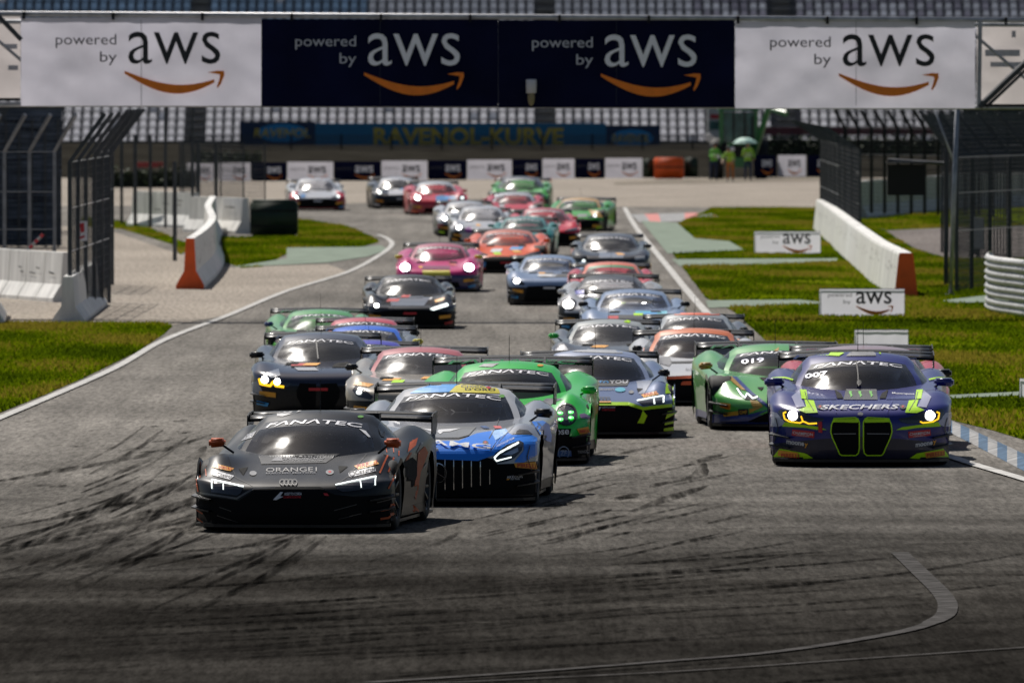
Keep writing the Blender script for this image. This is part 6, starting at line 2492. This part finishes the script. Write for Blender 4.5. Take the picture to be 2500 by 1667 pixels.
# 7 -- blue, white and lime car, front right -----------------------------------
P_bm = paint('1a1a90', .30, .45, 'royal_blue_paint', .0, (.006, .008, .16))
P_lav = paint('b8b8d0', .3, .5, 'lavender_white_vinyl', 0, (.42, .42, .56))
c = Car('bmw', 2103, 1140, 446, .8, 'royal blue race car with lime accents, twin tall grilles and lit yellow rimmed headlights', dict(body=P_bm, low=mat('navy_lower', (.008, .008, .03), .4, coat=.3), mirror=P_bm, wing=(4.4, 1.10, .87, .36), bow=.03))
CARS['bmw'] = c
c.zoom(1840, 780, 4.126)
cx0 = 1085
c.poly('nose_cloth', [(180, 1250), (700, 1200), (1085, 1180), (1470, 1200), (1990, 1250), (1990, 1440), (180, 1440)], mat('navy_lower', (.008, .008, .03), .4), .003)
for m_ in (0, 1):
    g_ = (lambda q: [(2 * 1085 - a, b) for a, b in q]) if m_ else (lambda q: q)
    X = lambda a: (2 * 1085 - a) if m_ else a
    kid = [(1115, 1012), (1150, 995), (1360, 1005), (1385, 1060), (1392, 1130), (1375, 1190), (1302, 1350), (1280, 1362), (1140, 1362), (1115, 1340), (1105, 1290), (1105, 1040)]
    c.poly('grille', g_(kid), M_under, .008)
    c.line('grille_rim', g_(kid + [kid[0]]), 12, M_lime, .020)
    c.poly('lime_grille_top', g_([(1118, 1018), (1135, 1004), (1360, 1010), (1378, 1035), (1118, 1040)]), M_lime, .016)
    c.line('grille_mesh', g_([(1140, 1148), (1365, 1150)]), 8, M_dgrey, .018)
    c.poly('headlight', g_([(1460, 1000), (1560, 985), (1700, 935), (1890, 905), (1920, 925), (1890, 1000), (1820, 1040), (1560, 1050), (1480, 1030)]), M_lens, .008)
    c.ell('headlight_lamp', X(1770), 970, 46, 46, M_ledb, .016)
    c.line('light_strip', g_([(1672, 1028), (1700, 1042), (1800, 1028), (1850, 1000), (1862, 945), (1835, 935)]), 14, M_ledy, .014)
    if m_:
        c.line('light_strip', [(640, 1045), (560, 1050), (500, 1025), (480, 975)], 14, M_ledy, .014)
    c.poly('lime_brow', g_([(1435, 1110), (1500, 1082), (1650, 1062), (1850, 1030), (1880, 1075), (1640, 1090), (1530, 1108)]), M_lime, .010)
    c.poly('lime_flash', g_([(1565, 820), (1660, 812), (1640, 880), (1720, 915), (1640, 945), (1525, 940)]), M_lime, .008)
    c.poly('lime_flash', g_([(1640, 712), (1705, 708), (1690, 800), (1628, 808)]), M_lime, .008)
    c.poly('white_flash', g_([(1710, 712), (1790, 780), (1740, 890), (1650, 880), (1690, 800)]), P_lav, .007)
    c.poly('white_corner', g_([(1850, 1035), (1930, 940), (1985, 930), (1995, 1075), (1910, 1078), (1870, 1060)]), P_lav, .007)
    c.poly('lime_lower', g_([(1570, 1392), (1640, 1345), (1900, 1298), (1992, 1410), (1900, 1418), (1690, 1400)]), M_lime, .012)
    c.poly('sponsor_decal', g_([(1715, 1335), (1908, 1312), (1915, 1368), (1730, 1390)]), M_pir, .018)
    c.poly('sponsor_decal', g_([(1555, 1128), (1772, 1105), (1780, 1165), (1560, 1192)]), M_red, .012)
    c.poly('hood_scoop', g_([(1265, 800), (1290, 750), (1355, 712), (1330, 800)]), M_under, .010)
    c.poly('hood_panel_blue', g_([(1360, 712), (1640, 712), (1620, 806), (1335, 806)]), P_bm, .006)
    c.ell('hood_latch', X(1502), 886, 32, 22, M_dk, .012)
    c.ell('hood_latch', X(1502), 886, 12, 9, M_red, .015)
    c.line('hood_crease', g_([(1340, 940), (1400, 820)]), 5, paint('1', .3, .5, 'crease_blue', 0, (.07, .07, .36)), .010)
    c.line('mirror_top', g_([(1765, 612), (1860, 592), (1980, 596)]), 14, M_lime, .012)
for x, y, w, dy in ((1568, 1168, 195, -16),):
    c.text('sponsor_decal', 'CHAMPION', x, y, x + w, y + dy, 28, M_dw, .016)
c.text('sponsor_decal', 'CHAMPION', 402, 1150, 598, 1172, 28, M_dw, .016)
c.text('sponsor_decal', 'LUBRICANTS', 1600, 1180, 1720, 1172, 10, M_dw, .016)
c.text('sponsor_decal', 'LUBRICANTS', 435, 1166, 560, 1180, 10, M_dw, .016)
c.text('sponsor_decal', 'PIRELLI', 1735, 1382, 1905, 1360, 38, M_red, .022)
c.text('sponsor_decal', 'PIRELLI', 292, 1382, 465, 1388, 38, M_red, .022)
c.text('sponsor_decal', 'moone', 340, 1250, 512, 1272, 36, M_dw, .014, .03)
c.text('sponsor_decal', 'y', 515, 1290, 550, 1292, 46, M_pir, .014, .03)
c.text('sponsor_decal', 'moone', 1628, 1284, 1795, 1258, 36, M_dw, .014, .03)
c.text('sponsor_decal', 'y', 1798, 1266, 1832, 1258, 46, M_pir, .014, .03)
c.text('sponsor_decal', 'SKECHERS', 672, 912, 1468, 906, 44, M_dw, .012, .02, .25)
c.text('sponsor_decal', 'Motorsport', 1395, 762, 1622, 772, 22, M_dw, .012)
c.text('sponsor_decal', 'OMP', 1925, 1160, 1972, 1155, 36, M_dw, .012)
c.text('sponsor_decal', 'OMP', 175, 1168, 218, 1178, 36, M_dw, .012)
c.poly('grey_hood_panel', [(930, 705), (1235, 705), (1250, 810), (905, 810)], paint('1', .35, .3, 'hood_grey', 0, (.12, .12, .12)), .007)
M_claw = mat('claw_green', (.12, .45, .05), .5)
for x0 in (975, 1070, 1180):
    c.poly('claw_mark', [(x0 - 18, 728), (x0 + 16, 730), (x0 + 10, 750), (x0 + 22, 772), (x0 + 2, 792), (x0 - 2, 765), (x0 - 12, 755)], M_claw, .012)
c.ell('roundel_badge', 1075, 958, 28, 18, M_dgrey, .014)
c.line('wiper', [(1058, 690), (1050, 560), (1035, 440)], 12, M_dk, .03)
c.ell('wiper_hub', 1062, 655, 22, 26, M_dk, .03)
c.text('race_number', '007', 520, 600, 745, 566, 46, M_num, .008, .02)
c.poly('roof_grey_panel', [(930, 372), (985, 322), (1225, 318), (1232, 370)], M_dgrey, .008)
c.poly('roof_lime_panel', [(620, 360), (720, 330), (940, 325), (860, 372)], M_lime, .008)
c.poly('roof_lime_panel', [(1245, 330), (1290, 326), (1278, 355)], M_lime, .008)
c.poly('tow_strap', [(650, 1035), (690, 1030), (695, 1140), (655, 1135)], M_red, .025)

for cc, hz in ((CARS['bmw'], .52), (CARS['amg'], .60)):
    cc.local()
    for sx in (-1, 1):
        cc.line('panel_gap', [(sx * .62, hz + .30), (sx * .60, hz + .22), (sx * .52, hz + .09)], .008, M_dk, .009)
        cc.line('panel_gap', [(sx * .93, hz + .02), (sx * .90, hz - .10), (sx * .95, hz - .24)], .008, M_dk, .012)
# drivers seen through the glass
M_suit = mat('race_suit', (.04, .04, .06), .8, var=.3, vscale=8)


def driver(car, label, helm, visor, suit=M_suit):
    st = car.st
    top = st['gh'][5]
    base = car.M @ Vector((.36, top[0] + .12, .18))
    z0 = top[2] - .18 - .18 - .82
    V = [(0, 0, .12 + z0 * 0), (0, .05, .30), (0, .06, .48), (0, .05, .62), (0, .0, .70),
         (.19, .02, .56), (.25, -.14, .38), (.13, -.34, .42), (.09, -.39, .45), (-.19, .02, .56), (-.25, -.14, .38), (-.13, -.34, .42), (-.09, -.39, .45),
         (.10, -.02, .10), (.13, -.40, .20), (.12, -.75, .06), (-.10, -.02, .10), (-.13, -.40, .20), (-.12, -.75, .06)]
    E = [(0, 1), (1, 2), (2, 3), (3, 4), (3, 5), (5, 6), (6, 7), (7, 8), (3, 9), (9, 10), (10, 11), (11, 12), (0, 13), (13, 14), (14, 15), (0, 16), (16, 17), (17, 18)]
    me = skin_body(V, E, [.14, .15, .16, .11, .06, .065, .048, .038, .035, .065, .048, .038, .035, .09, .07, .05, .09, .07, .05])
    me.materials.append(suit)
    rt = empty('person', base, car.root.rotation_euler.z, label=label, cat='person', scale=car.k)
    o = bpy.data.objects.new('figure', me)
    COL.objects.link(o)
    o.parent = rt
    for p in me.polygons:
        p.use_smooth = True
    hz = top[2] - .18 - .20
    mb = MB()
    mb.lathe([(0, -.15), (.09, -.14), (.125, -.07), (.14, .02), (.125, .09), (.07, .135), (0, .145)], (0, -.02, hz), n=18, sc=(.92, 1.1, 1))
    h_ = mb.build('helmet', helm, rt, True)
    mb = MB()
    vs = []
    for i in range(9):
        a = R(-70 + 140 * i / 8)
        for z in (-.035, .045):
            vs.append((.134 * math.sin(a), -.02 - .158 * math.cos(a), hz + z))
    mb.add(vs, [(2 * i, 2 * i + 1, 2 * i + 3, 2 * i + 2) for i in range(8)])
    vz = mb.build('visor', visor, rt)
    vz.parent = h_
    for sx in (-1, 1):
        mb = MB()
        for i in range(4):
            q = Vector((sx * .085, -.40 - .012 * i, .47 - .018 * i))
            mb.tube([q, q + Vector((-sx * .03, -.025, .004)), q + Vector((-sx * .045, .0, .0))], [.011, .010, .008], 5)
        q = Vector((sx * .09, -.37, .47))
        mb.tube([q, q + Vector((-sx * .02, .0, .03)), q + Vector((-sx * .03, -.02, .04))], [.012, .011, .009], 5)
        mb.build('gloved_fingers', suit, rt, True)
    mb = MB()
    pts = [(.14 * math.cos(a), -.43 + .02 * math.sin(a), .44 + .10 * math.sin(a)) for a in np.linspace(0, 2 * math.pi, 17)]
    mb.tube(pts, .014, 6)
    w = mb.build('steering_wheel', M_black, car.root, True)
    w.matrix_parent_inverse = car.M.inverted()
    w.matrix_world = rt.matrix_basis
    return rt


driver(CARS['lead'], 'driver in dark suit and pale helmet inside the leading black car', M_helm, M_black)
driver(CARS['amg'], 'driver in dark helmet with blue visor inside the blue and silver car', mat('helmet_dark', (.05, .06, .08), .3, coat=.5), mat('visor_blue', (.02, .12, .35), .2))
driver(CARS['bmw'], 'driver in white helmet inside the royal blue car at front right', M_helm, mat('visor_blue', (.02, .12, .35), .2))

# ------------------------------------------------------------------ the rest of the pack
def PC(n, c, rough=.32, coat=.6, metal=0.):
    return paint('x', rough, coat, n, metal, c)


M_hoodw = PC('hood_white_vinyl_or_glare', (.58, .58, .60), .3, .4)


def rc(style, px, py, w, yaw, label, body, roof=None, low=None, detail=1, **kw):
    lamp = kw.pop('lamp', None)
    marks = kw.pop('marks', None)
    cols = dict(glass=M_glass_glare, body=body, zblack=STY[style]['prof'][3][1] - .03, roof=roof or body, low=low or M_carbon, wingtext=kw.pop('wingtext', False))  # raised zblack paints the shade of the lower fronts in black
    cols.update(kw)
    c = Car(style, px, py, w, yaw, label, cols, detail)
    c.local()
    if style == 'bmw':
        for sx in (-1, 1):
            kid = [(sx * a, b) for a, b in ((.03, .50), (.27, .51), (.32, .40), (.31, .30), (.22, .13), (.04, .13))]
            c.poly('grille', kid, M_under, .008)
        hl = [(.38, .50), (.60, .56), (.86, .60), (.88, .54), (.80, .46), (.45, .46)]
    elif style == 'amg':
        c.poly('grille', [(-.52, .46), (0, .48), (.52, .46), (.60, .18), (.58, .10), (-.58, .10), (-.60, .18)], M_under, .006)
        hl = [(.58, .52), (.70, .62), (.86, .68), (.90, .62), (.80, .52), (.62, .48)]
    elif style == 'porsche':
        hl = [(.727 + .115 * math.cos(a), .575 + .12 * math.sin(a)) for a in np.linspace(0, 2 * math.pi, 16)[:-1]]
        c.poly('grille', [(-.5, .25), (.5, .25), (.55, .12), (-.55, .12)], M_under, .006)
    else:
        c.poly('grille', [(-.85, .36), (-.3, .42), (.3, .42), (.85, .36), (.88, .12), (-.88, .12)], M_under, .006)
        hl = [(.45, .46), (.62, .52), (.85, .57), (.87, .50), (.80, .46), (.52, .43)]
    c.poly('headlight', hl, M_lens, .006, True)
    if lamp:
        for sx, m, r_ in lamp:
            cx = sum(p[0] for p in hl) / len(hl)
            cy = sum(p[1] for p in hl) / len(hl)
            c.ell('headlight_lamp', sx * (cx + .03), cy + .01, r_, r_ * .8, m, .014)
    for nm, pts, m, mirr in (marks or []):
        c.poly(nm, pts, m, .008, mirr)
    # livery: number board, sponsor blocks, vents, number on the glass; no two alike
    rd = random.Random(int(px * 7 + py))
    pal = [M_dw, M_dk, M_red, M_pir, M_dblue, M_lime, M_dgrey, M_hoodw]
    zc = pchip(*zip(*[(q[0], q[1] - .030 * q[0]) for q in c.st['prof'][4:9]]))
    ZA = lambda y: float(np.interp(y, [q[0] for q in c.st['prof'][4:9]], [q[1] + .028 * q[0] for q in c.st['prof'][4:9]]))
    for k in range(rd.randint(2, 4)):
        y_ = rd.uniform(.25, 1.0)
        x0 = rd.uniform(-.55, .35)
        w_ = rd.uniform(.14, .34)
        z0, z1 = ZA(y_), ZA(y_ + .28)
        sk = rd.uniform(-.10, .10)
        c.poly('sponsor_decal', [(x0, z0), (x0 + w_, z0), (x0 + w_ + sk, z1), (x0 + sk, z1)], rd.choice(pal), .007 + .002 * k)
    for sx in (-1, 1):
        c.poly('hood_vent', [(sx * .30, ZA(1.0)), (sx * .50, ZA(1.0)), (sx * .46, ZA(1.2)), (sx * .28, ZA(1.2))], M_under, .012)
    zl = c.st['prof'][3][1]
    c.poly('sponsor_decal', [(.62, zl - .13), (.86, zl - .10), (.86, zl - .17), (.62, zl - .20)], M_pir, .020, True)
    c.poly('sponsor_decal', [(-.14, zl - .06), (.14, zl - .06), (.14, zl - .10), (-.14, zl - .10)], rd.choice([M_dw, M_red]), .020)
    ac = rd.choice([M_lime, M_red, M_orr, M_dw, M_dblue, M_pir])
    c.poly('corner_flash', [(.72, max(.13, zl - .30) + .02), (.90, max(.13, zl - .30) + .06), (.90, max(.13, zl - .30)), (.74, max(.13, zl - .30) - .03)], ac, .022, True)
    return c


M_orr = mat('orange_red_vinyl', (.75, .10, .01), .4, coat=.3)
M_cham = PC('champagne_paint', (.36, .32, .26), .28, .7, .1)
M_pinkroof = PC('pink_red_roof', (.55, .13, .13))
M_nvy = PC('night_navy_paint', (.007, .009, .026), .2, .7)
M_greyp = PC('grey_paint', (.085, .088, .095), .28, .7)
M_dgp = PC('dark_grey_paint', (.014, .014, .016), .28, .6)
M_silb = PC('silver_blue_paint', (.22, .30, .46), .28, .7)
M_crim = PC('crimson_paint', (.55, .010, .03), .28, .4)
M_whs = PC('white_silver_paint', (.55, .55, .57), .28, .8)
M_bluev = PC('mid_blue_vinyl', (.03, .20, .48), .3, .4)
M_slate = PC('slate_vinyl', (.22, .25, .31), .3, .5)

rc('bmw', 2118, 1100, 408, .6, 'crimson and white race car tucked right behind the royal blue one', M_crim, PC('pink_grey_roof', (.36, .25, .27)), mirror=M_carbon, wingtext=True, wing=(4.4, 1.10, .87, .36), detail=1,
   marks=[('white_flash', [(.70, .70), (.88, .72), (.95, .50), (.80, .55)], M_hoodw, True)])
c9 = rc('bmw', 777, 1020, 332, 0, 'night navy race car with yellow rimmed lit headlights left of the pack', M_nvy, PC('navy_grey_roof', (.05, .055, .075), .28, .9), mirror=M_carbon, wingtext=True, wing=(4.4, 1.10, .87, .36), detail=2,
        marks=[('silver_corner', [(.80, .36), (.90, .54), (.99, .52), (.99, .34), (.90, .33)], M_slate, True), ('silver_flash', [(.60, .72), (.78, .66), (.70, .58), (.56, .62)], M_slate, True),
               ('hood_scoop', [(.20, .74), (.24, .79), (.44, .82), (.42, .74)], M_under, True)])
for sx in (-1, 1):
    c9.ell('headlight_lamp', sx * .78, .56, .05, .05, M_ledb, .016)
    c9.ell('headlight_lamp', sx * .60, .53, .045, .045, M_ledb, .016)
    c9.line('light_strip', [(sx * .86, .58), (sx * .84, .50), (sx * .70, .47), (sx * .66, .53), (sx * .62, .47), (sx * .50, .455)], .035, M_ledy, .014)
c9.line('wiper', [(0, .85), (-.03, 1.12)], .02, M_dk, .03)
rc('amg', 1010, 1058, 342, 1.5, 'champagne race car with pinkish red roof edge behind the blue and silver one', M_cham, M_pinkroof, mirror=M_carbon, detail=2, lamp=[(-1, M_ledw, .04)],
   marks=[('yellow_lip', [(-.55, .19), (.55, .19), (.55, .14), (-.55, .14)], M_yel, False), ('orange_band', [(.60, .70), (.86, .74), (.90, .69), (.66, .66)], M_pir, True)])
rc('lambo', 786, 900, 262, -1.5, 'green race car with orange corner, largely hidden at the left of the pack', P_gl, P_gl, PC('burnt_orange_low', (.32, .07, .01)), mirror=PC('mirror_blue', (.03, .06, .2)), wingtext=True)
rc('amg', 884, 936, 262, 0, 'race car with red and white roof between the green and the blue roofed ones', M_greyp, PC('red_white_roof', (.65, .06, .08)), mirror=M_carbon, wingtext=True)
rc('amg', 887, 962, 272, 0, 'race car with bright blue roof and yellow mirrors in the left group', M_greyp, PC('azure_roof', (.015, .14, .75), .28, .4), mirror=M_yel, wingtext=True)
rc('audi', 896, 985, 262, 0, 'race car with violet blue roof squeezed behind the night navy one', M_dgp, PC('violet_roof', (.07, .06, .48), .28, .4), mirror=M_carbon)
rc('audi', 1001, 804, 228, -1, 'black race car with silver grey bonnet on the open middle of the track', M_dgp, M_greyp, mirror=M_dgrey, detail=2, lamp=[(-1, M_ledb, .05)],
   marks=[('silver_or_glare_hood', [(-.45, .70), (.45, .70), (.30, .50), (-.40, .50)], M_slate, False), ('orange_mark', [(.52, .62), (.75, .68), (.72, .62), (.55, .57)], M_pir, False), ('hood_vent', [(-.32, .70), (.32, .70), (.26, .66), (-.28, .66)], M_under, False),
          ('light_patch', [(.42, .44), (.80, .56), (.82, .50), (.50, .40)], M_ledw, False)])
rc('porsche', 1067, 714, 206, 1, 'magenta race car with yellow nose panel and blazing violet white headlights', PC('magenta_paint', (.60, .02, .17), .28, .4), PC('magenta_roof', (.50, .10, .14)), PC('indigo_low', (.03, .02, .10)), mirror=M_yel,
   lamp=[(-1, M_ledv, .11), (1, M_ledv, .11)], marks=[('yellow_panel', [(-.35, .52), (.30, .52), (.32, .40), (-.33, .40)], M_yel, False), ('wine_band', [(-.35, .62), (.30, .62), (.31, .54), (-.35, .54)], PC('wine_vinyl', (.25, .01, .05)), False)])
rc('lambo', 1236, 668, 198, 1, 'orange race car with dark lower nose and blue spots in mid pack', PC('orange_paint', (.85, .11, .006), .28, .4), PC('orange_roof_far', (.66, .17, .08)), lamp=[(-1, M_ledb, .06)], detail=1,
   marks=[('blue_spot', [(.50, .28), (.72, .30), (.70, .16), (.52, .16)], M_bluev, True), ('red_spot', [(-.9, .16), (-.5, .14), (-.5, .09), (-.9, .10)], M_red, False)])
rc('amg', 1341, 746, 204, 0, 'silver blue race car with black mouth, second row right of the middle', M_silb, M_silb, lamp=[(-1, M_ledb, .07)],
   marks=[('dark_hood_band', [(-.2, .74), (.6, .76), (.55, .68), (-.2, .66)], M_dk, False)])
rc('bmw', 1492, 688, 192, 0, 'dark grey race car nearest the right white line in mid pack', M_dgp, M_greyp, mirror=M_carbon, lamp=[(-1, M_ledw, .04)],
   marks=[('silver_or_glare_hood', [(-.3, .74), (.35, .74), (.30, .60), (-.3, .60)], M_slate, False), ('white_spot', [(.6, .62), (.85, .66), (.86, .58), (.62, .55)], M_hoodw, False)])
rc('audi', 1494, 764, 214, 0, 'race car with salmon roof and green windshield band in the right column', M_crim, PC('salmon_roof', (.80, .20, .10), .28, .4), mirror=M_red, strip=PC('green_strip', (.04, .30, .12)), text=False, endm=PC('gold_end', (.4, .25, .03)))
rc('porsche', 1480, 815, 244, 2.5, 'grey white race car with one large glaring round headlight in the right column', M_whs, M_greyp, lamp=[(-1, M_ledb, .10), (1, M_ledb, .05)],
   marks=[('blue_window_mark', [(-.62, .86), (-.40, .88), (-.42, .80), (-.62, .78)], PC('lilac_blue', (.16, .16, .55)), False), ('black_fender', [(.80, .74), (.98, .60), (.98, .35), (.86, .40)], M_dk, True), ('green_line', [(-.3, .70), (.3, .70), (.3, .68), (-.3, .68)], P_gl, False)])
rc('amg', 1551, 864, 260, 0, 'pale silver blue race car with black wing in the right column', M_silb, M_silb, mirror=M_carbon, lamp=[(-1, M_ledw, .05)],
   marks=[('cyan_band', [(.0, .80), (.6, .80), (.6, .74), (.0, .73)], M_dteal, False), ('dark_hood_band', [(-.5, .73), (.7, .73), (.7, .66), (-.5, .66)], M_dk, False)])
rc('amg', 1489, 953, 282, 0, 'grey race car with green mirrors left of the white one with orange roof', M_greyp, PC('pale_grey_roof', (.40, .42, .40)), mirror=P_grn, detail=2,
   marks=[('lime_roof_mark', [(.26, 1.22), (.36, 1.20), (.34, 1.16), (.24, 1.18)], M_lime, False), ('pale_fender', [(-.95, .70), (-.80, .80), (-.72, .70), (-.85, .58)], M_hoodw, False)])
rc('audi', 1702, 921, 268, 0, 'grey race car with orange roof patch at the right end of the column', M_greyp, PC('silver_grey_roof', (.34, .36, .37)), mirror=M_carbon, detail=2,
   marks=[('orange_roof_patch', [(-.36, 1.20), (.36, 1.20), (.42, 1.13), (-.42, 1.13)], M_orr, False), ('orange_fender', [(.70, .70), (.95, .66), (.90, .56), (.74, .60)], P_orl, True)])
rc('audi', 776, 515, 140, -3, 'lone far race car in white with red flanks at the corner exit', M_whs, M_whs, PC('red_low', (.40, .02, .03)), lamp=[(1, M_ledw, .05)],
   marks=[('red_flank', [(.62, .70), (.98, .58), (.98, .24), (.66, .28), (.74, .46)], M_crim, True), ('blue_spot', [(-.60, .56), (-.45, .60), (-.42, .48), (-.58, .44)], M_bluev, False)], detail=1)
rc('porsche', 978, 510, 134, -4, 'far black race car with silver bonnet left of the far red and blue one', M_dgp, M_whs, lamp=[(-1, M_ledw, .06)], detail=1,  # the silver of this bonnet is painted glare on black
   marks=[('silver_or_glare_hood', [(-.45, .70), (.45, .70), (.40, .52), (-.45, .50)], M_hoodw, False)])  # white patch paints the glare on this black bonnet
rc('porsche', 1074, 526, 144, -4, 'far race car in red with blue and white bonnet', M_crim, M_whs, PC('red_low', (.40, .02, .03)), lamp=[(-1, M_ledb, .08), (1, M_ledw, .05)], detail=1,
   marks=[('blue_hood', [(-.15, .66), (.30, .66), (.28, .42), (-.12, .42)], M_bluev, False), ('white_hood', [(.34, .66), (.60, .66), (.58, .50), (.34, .46)], M_hoodw, False)])
rc('audi', 1266, 516, 148, 2, 'farthest green race car with orange flank below the pale boards', PC('leaf_green_paint', (.045, .36, .03), .28, .4), M_greyp, lamp=[(-1, M_ledw, .05)], mirror=P_gl, detail=1, endm=M_orr)
rc('lambo', 1252, 546, 142, 1, 'far red and white race car just before the farthest green one', M_crim, M_whs, lamp=[(-1, M_ledb, .06)], detail=1,
   marks=[('white_flank', [(.55, .58), (.80, .62), (.84, .48), (.60, .45)], M_hoodw, True)])
rc('lambo', 1398, 566, 154, 6, 'far yellow roofed race car with green nose on the right of the pack', PC('leaf_green_paint', (.045, .36, .03), .28, .4), PC('amber_roof', (.62, .36, .10)), PC('olive_low', (.10, .10, .01)), lamp=[(-1, M_ledw, .05), (1, M_ledw, .05)], detail=1,
   marks=[('amber_fender', [(.50, .70), (.97, .64), (.95, .44), (.62, .50)], PC('amber_vinyl', (.58, .33, .08)), True)])
rc('audi', 1339, 602, 164, -3, 'red race car with black lower nose in front of the yellow roofed one', PC('cherry_paint', (.60, .008, .025), .28, .4), PC('cherry_roof', (.46, .06, .07)), lamp=[(-1, M_ledw, .03)], detail=1,
   marks=[('pale_hood', [(-.1, .66), (.35, .66), (.3, .54), (-.1, .54)], PC('pale_pink_vinyl', (.5, .3, .32)), False)])
rc('porsche', 1142, 578, 150, -2, 'white race car with red trim peeking out behind the white one with purple crest', M_whs, M_whs, lamp=[(-1, M_ledb, .07)], detail=1,
   marks=[('red_trim', [(-.98, .40), (-.80, .42), (-.80, .28), (-.98, .28)], M_red, False), ('blue_trim', [(-.8, .62), (-.55, .66), (-.58, .54), (-.8, .50)], M_silb, False)])
cw = rc('audi', 1178, 596, 160, -1, 'white race car with purple crest on its nose', M_whs, M_whs, lamp=[(-1, M_ledb, .07)], detail=1, marks=[('white_lower', [(-.7, .36), (.7, .36), (.65, .12), (-.65, .12)], M_hoodw, False)])
cw.ell('purple_crest', -.42, .42, .12, .09, PC('purple_vinyl', (.24, .02, .26)), .014)
rc('amg', 1268, 626, 162, 3, 'teal race car hidden between the orange and the red ones', PC('teal_paint', (.008, .20, .17), .28, .4), PC('teal_roof', (.09, .28, .25)), lamp=[(-1, M_ledw, .04)], detail=1)
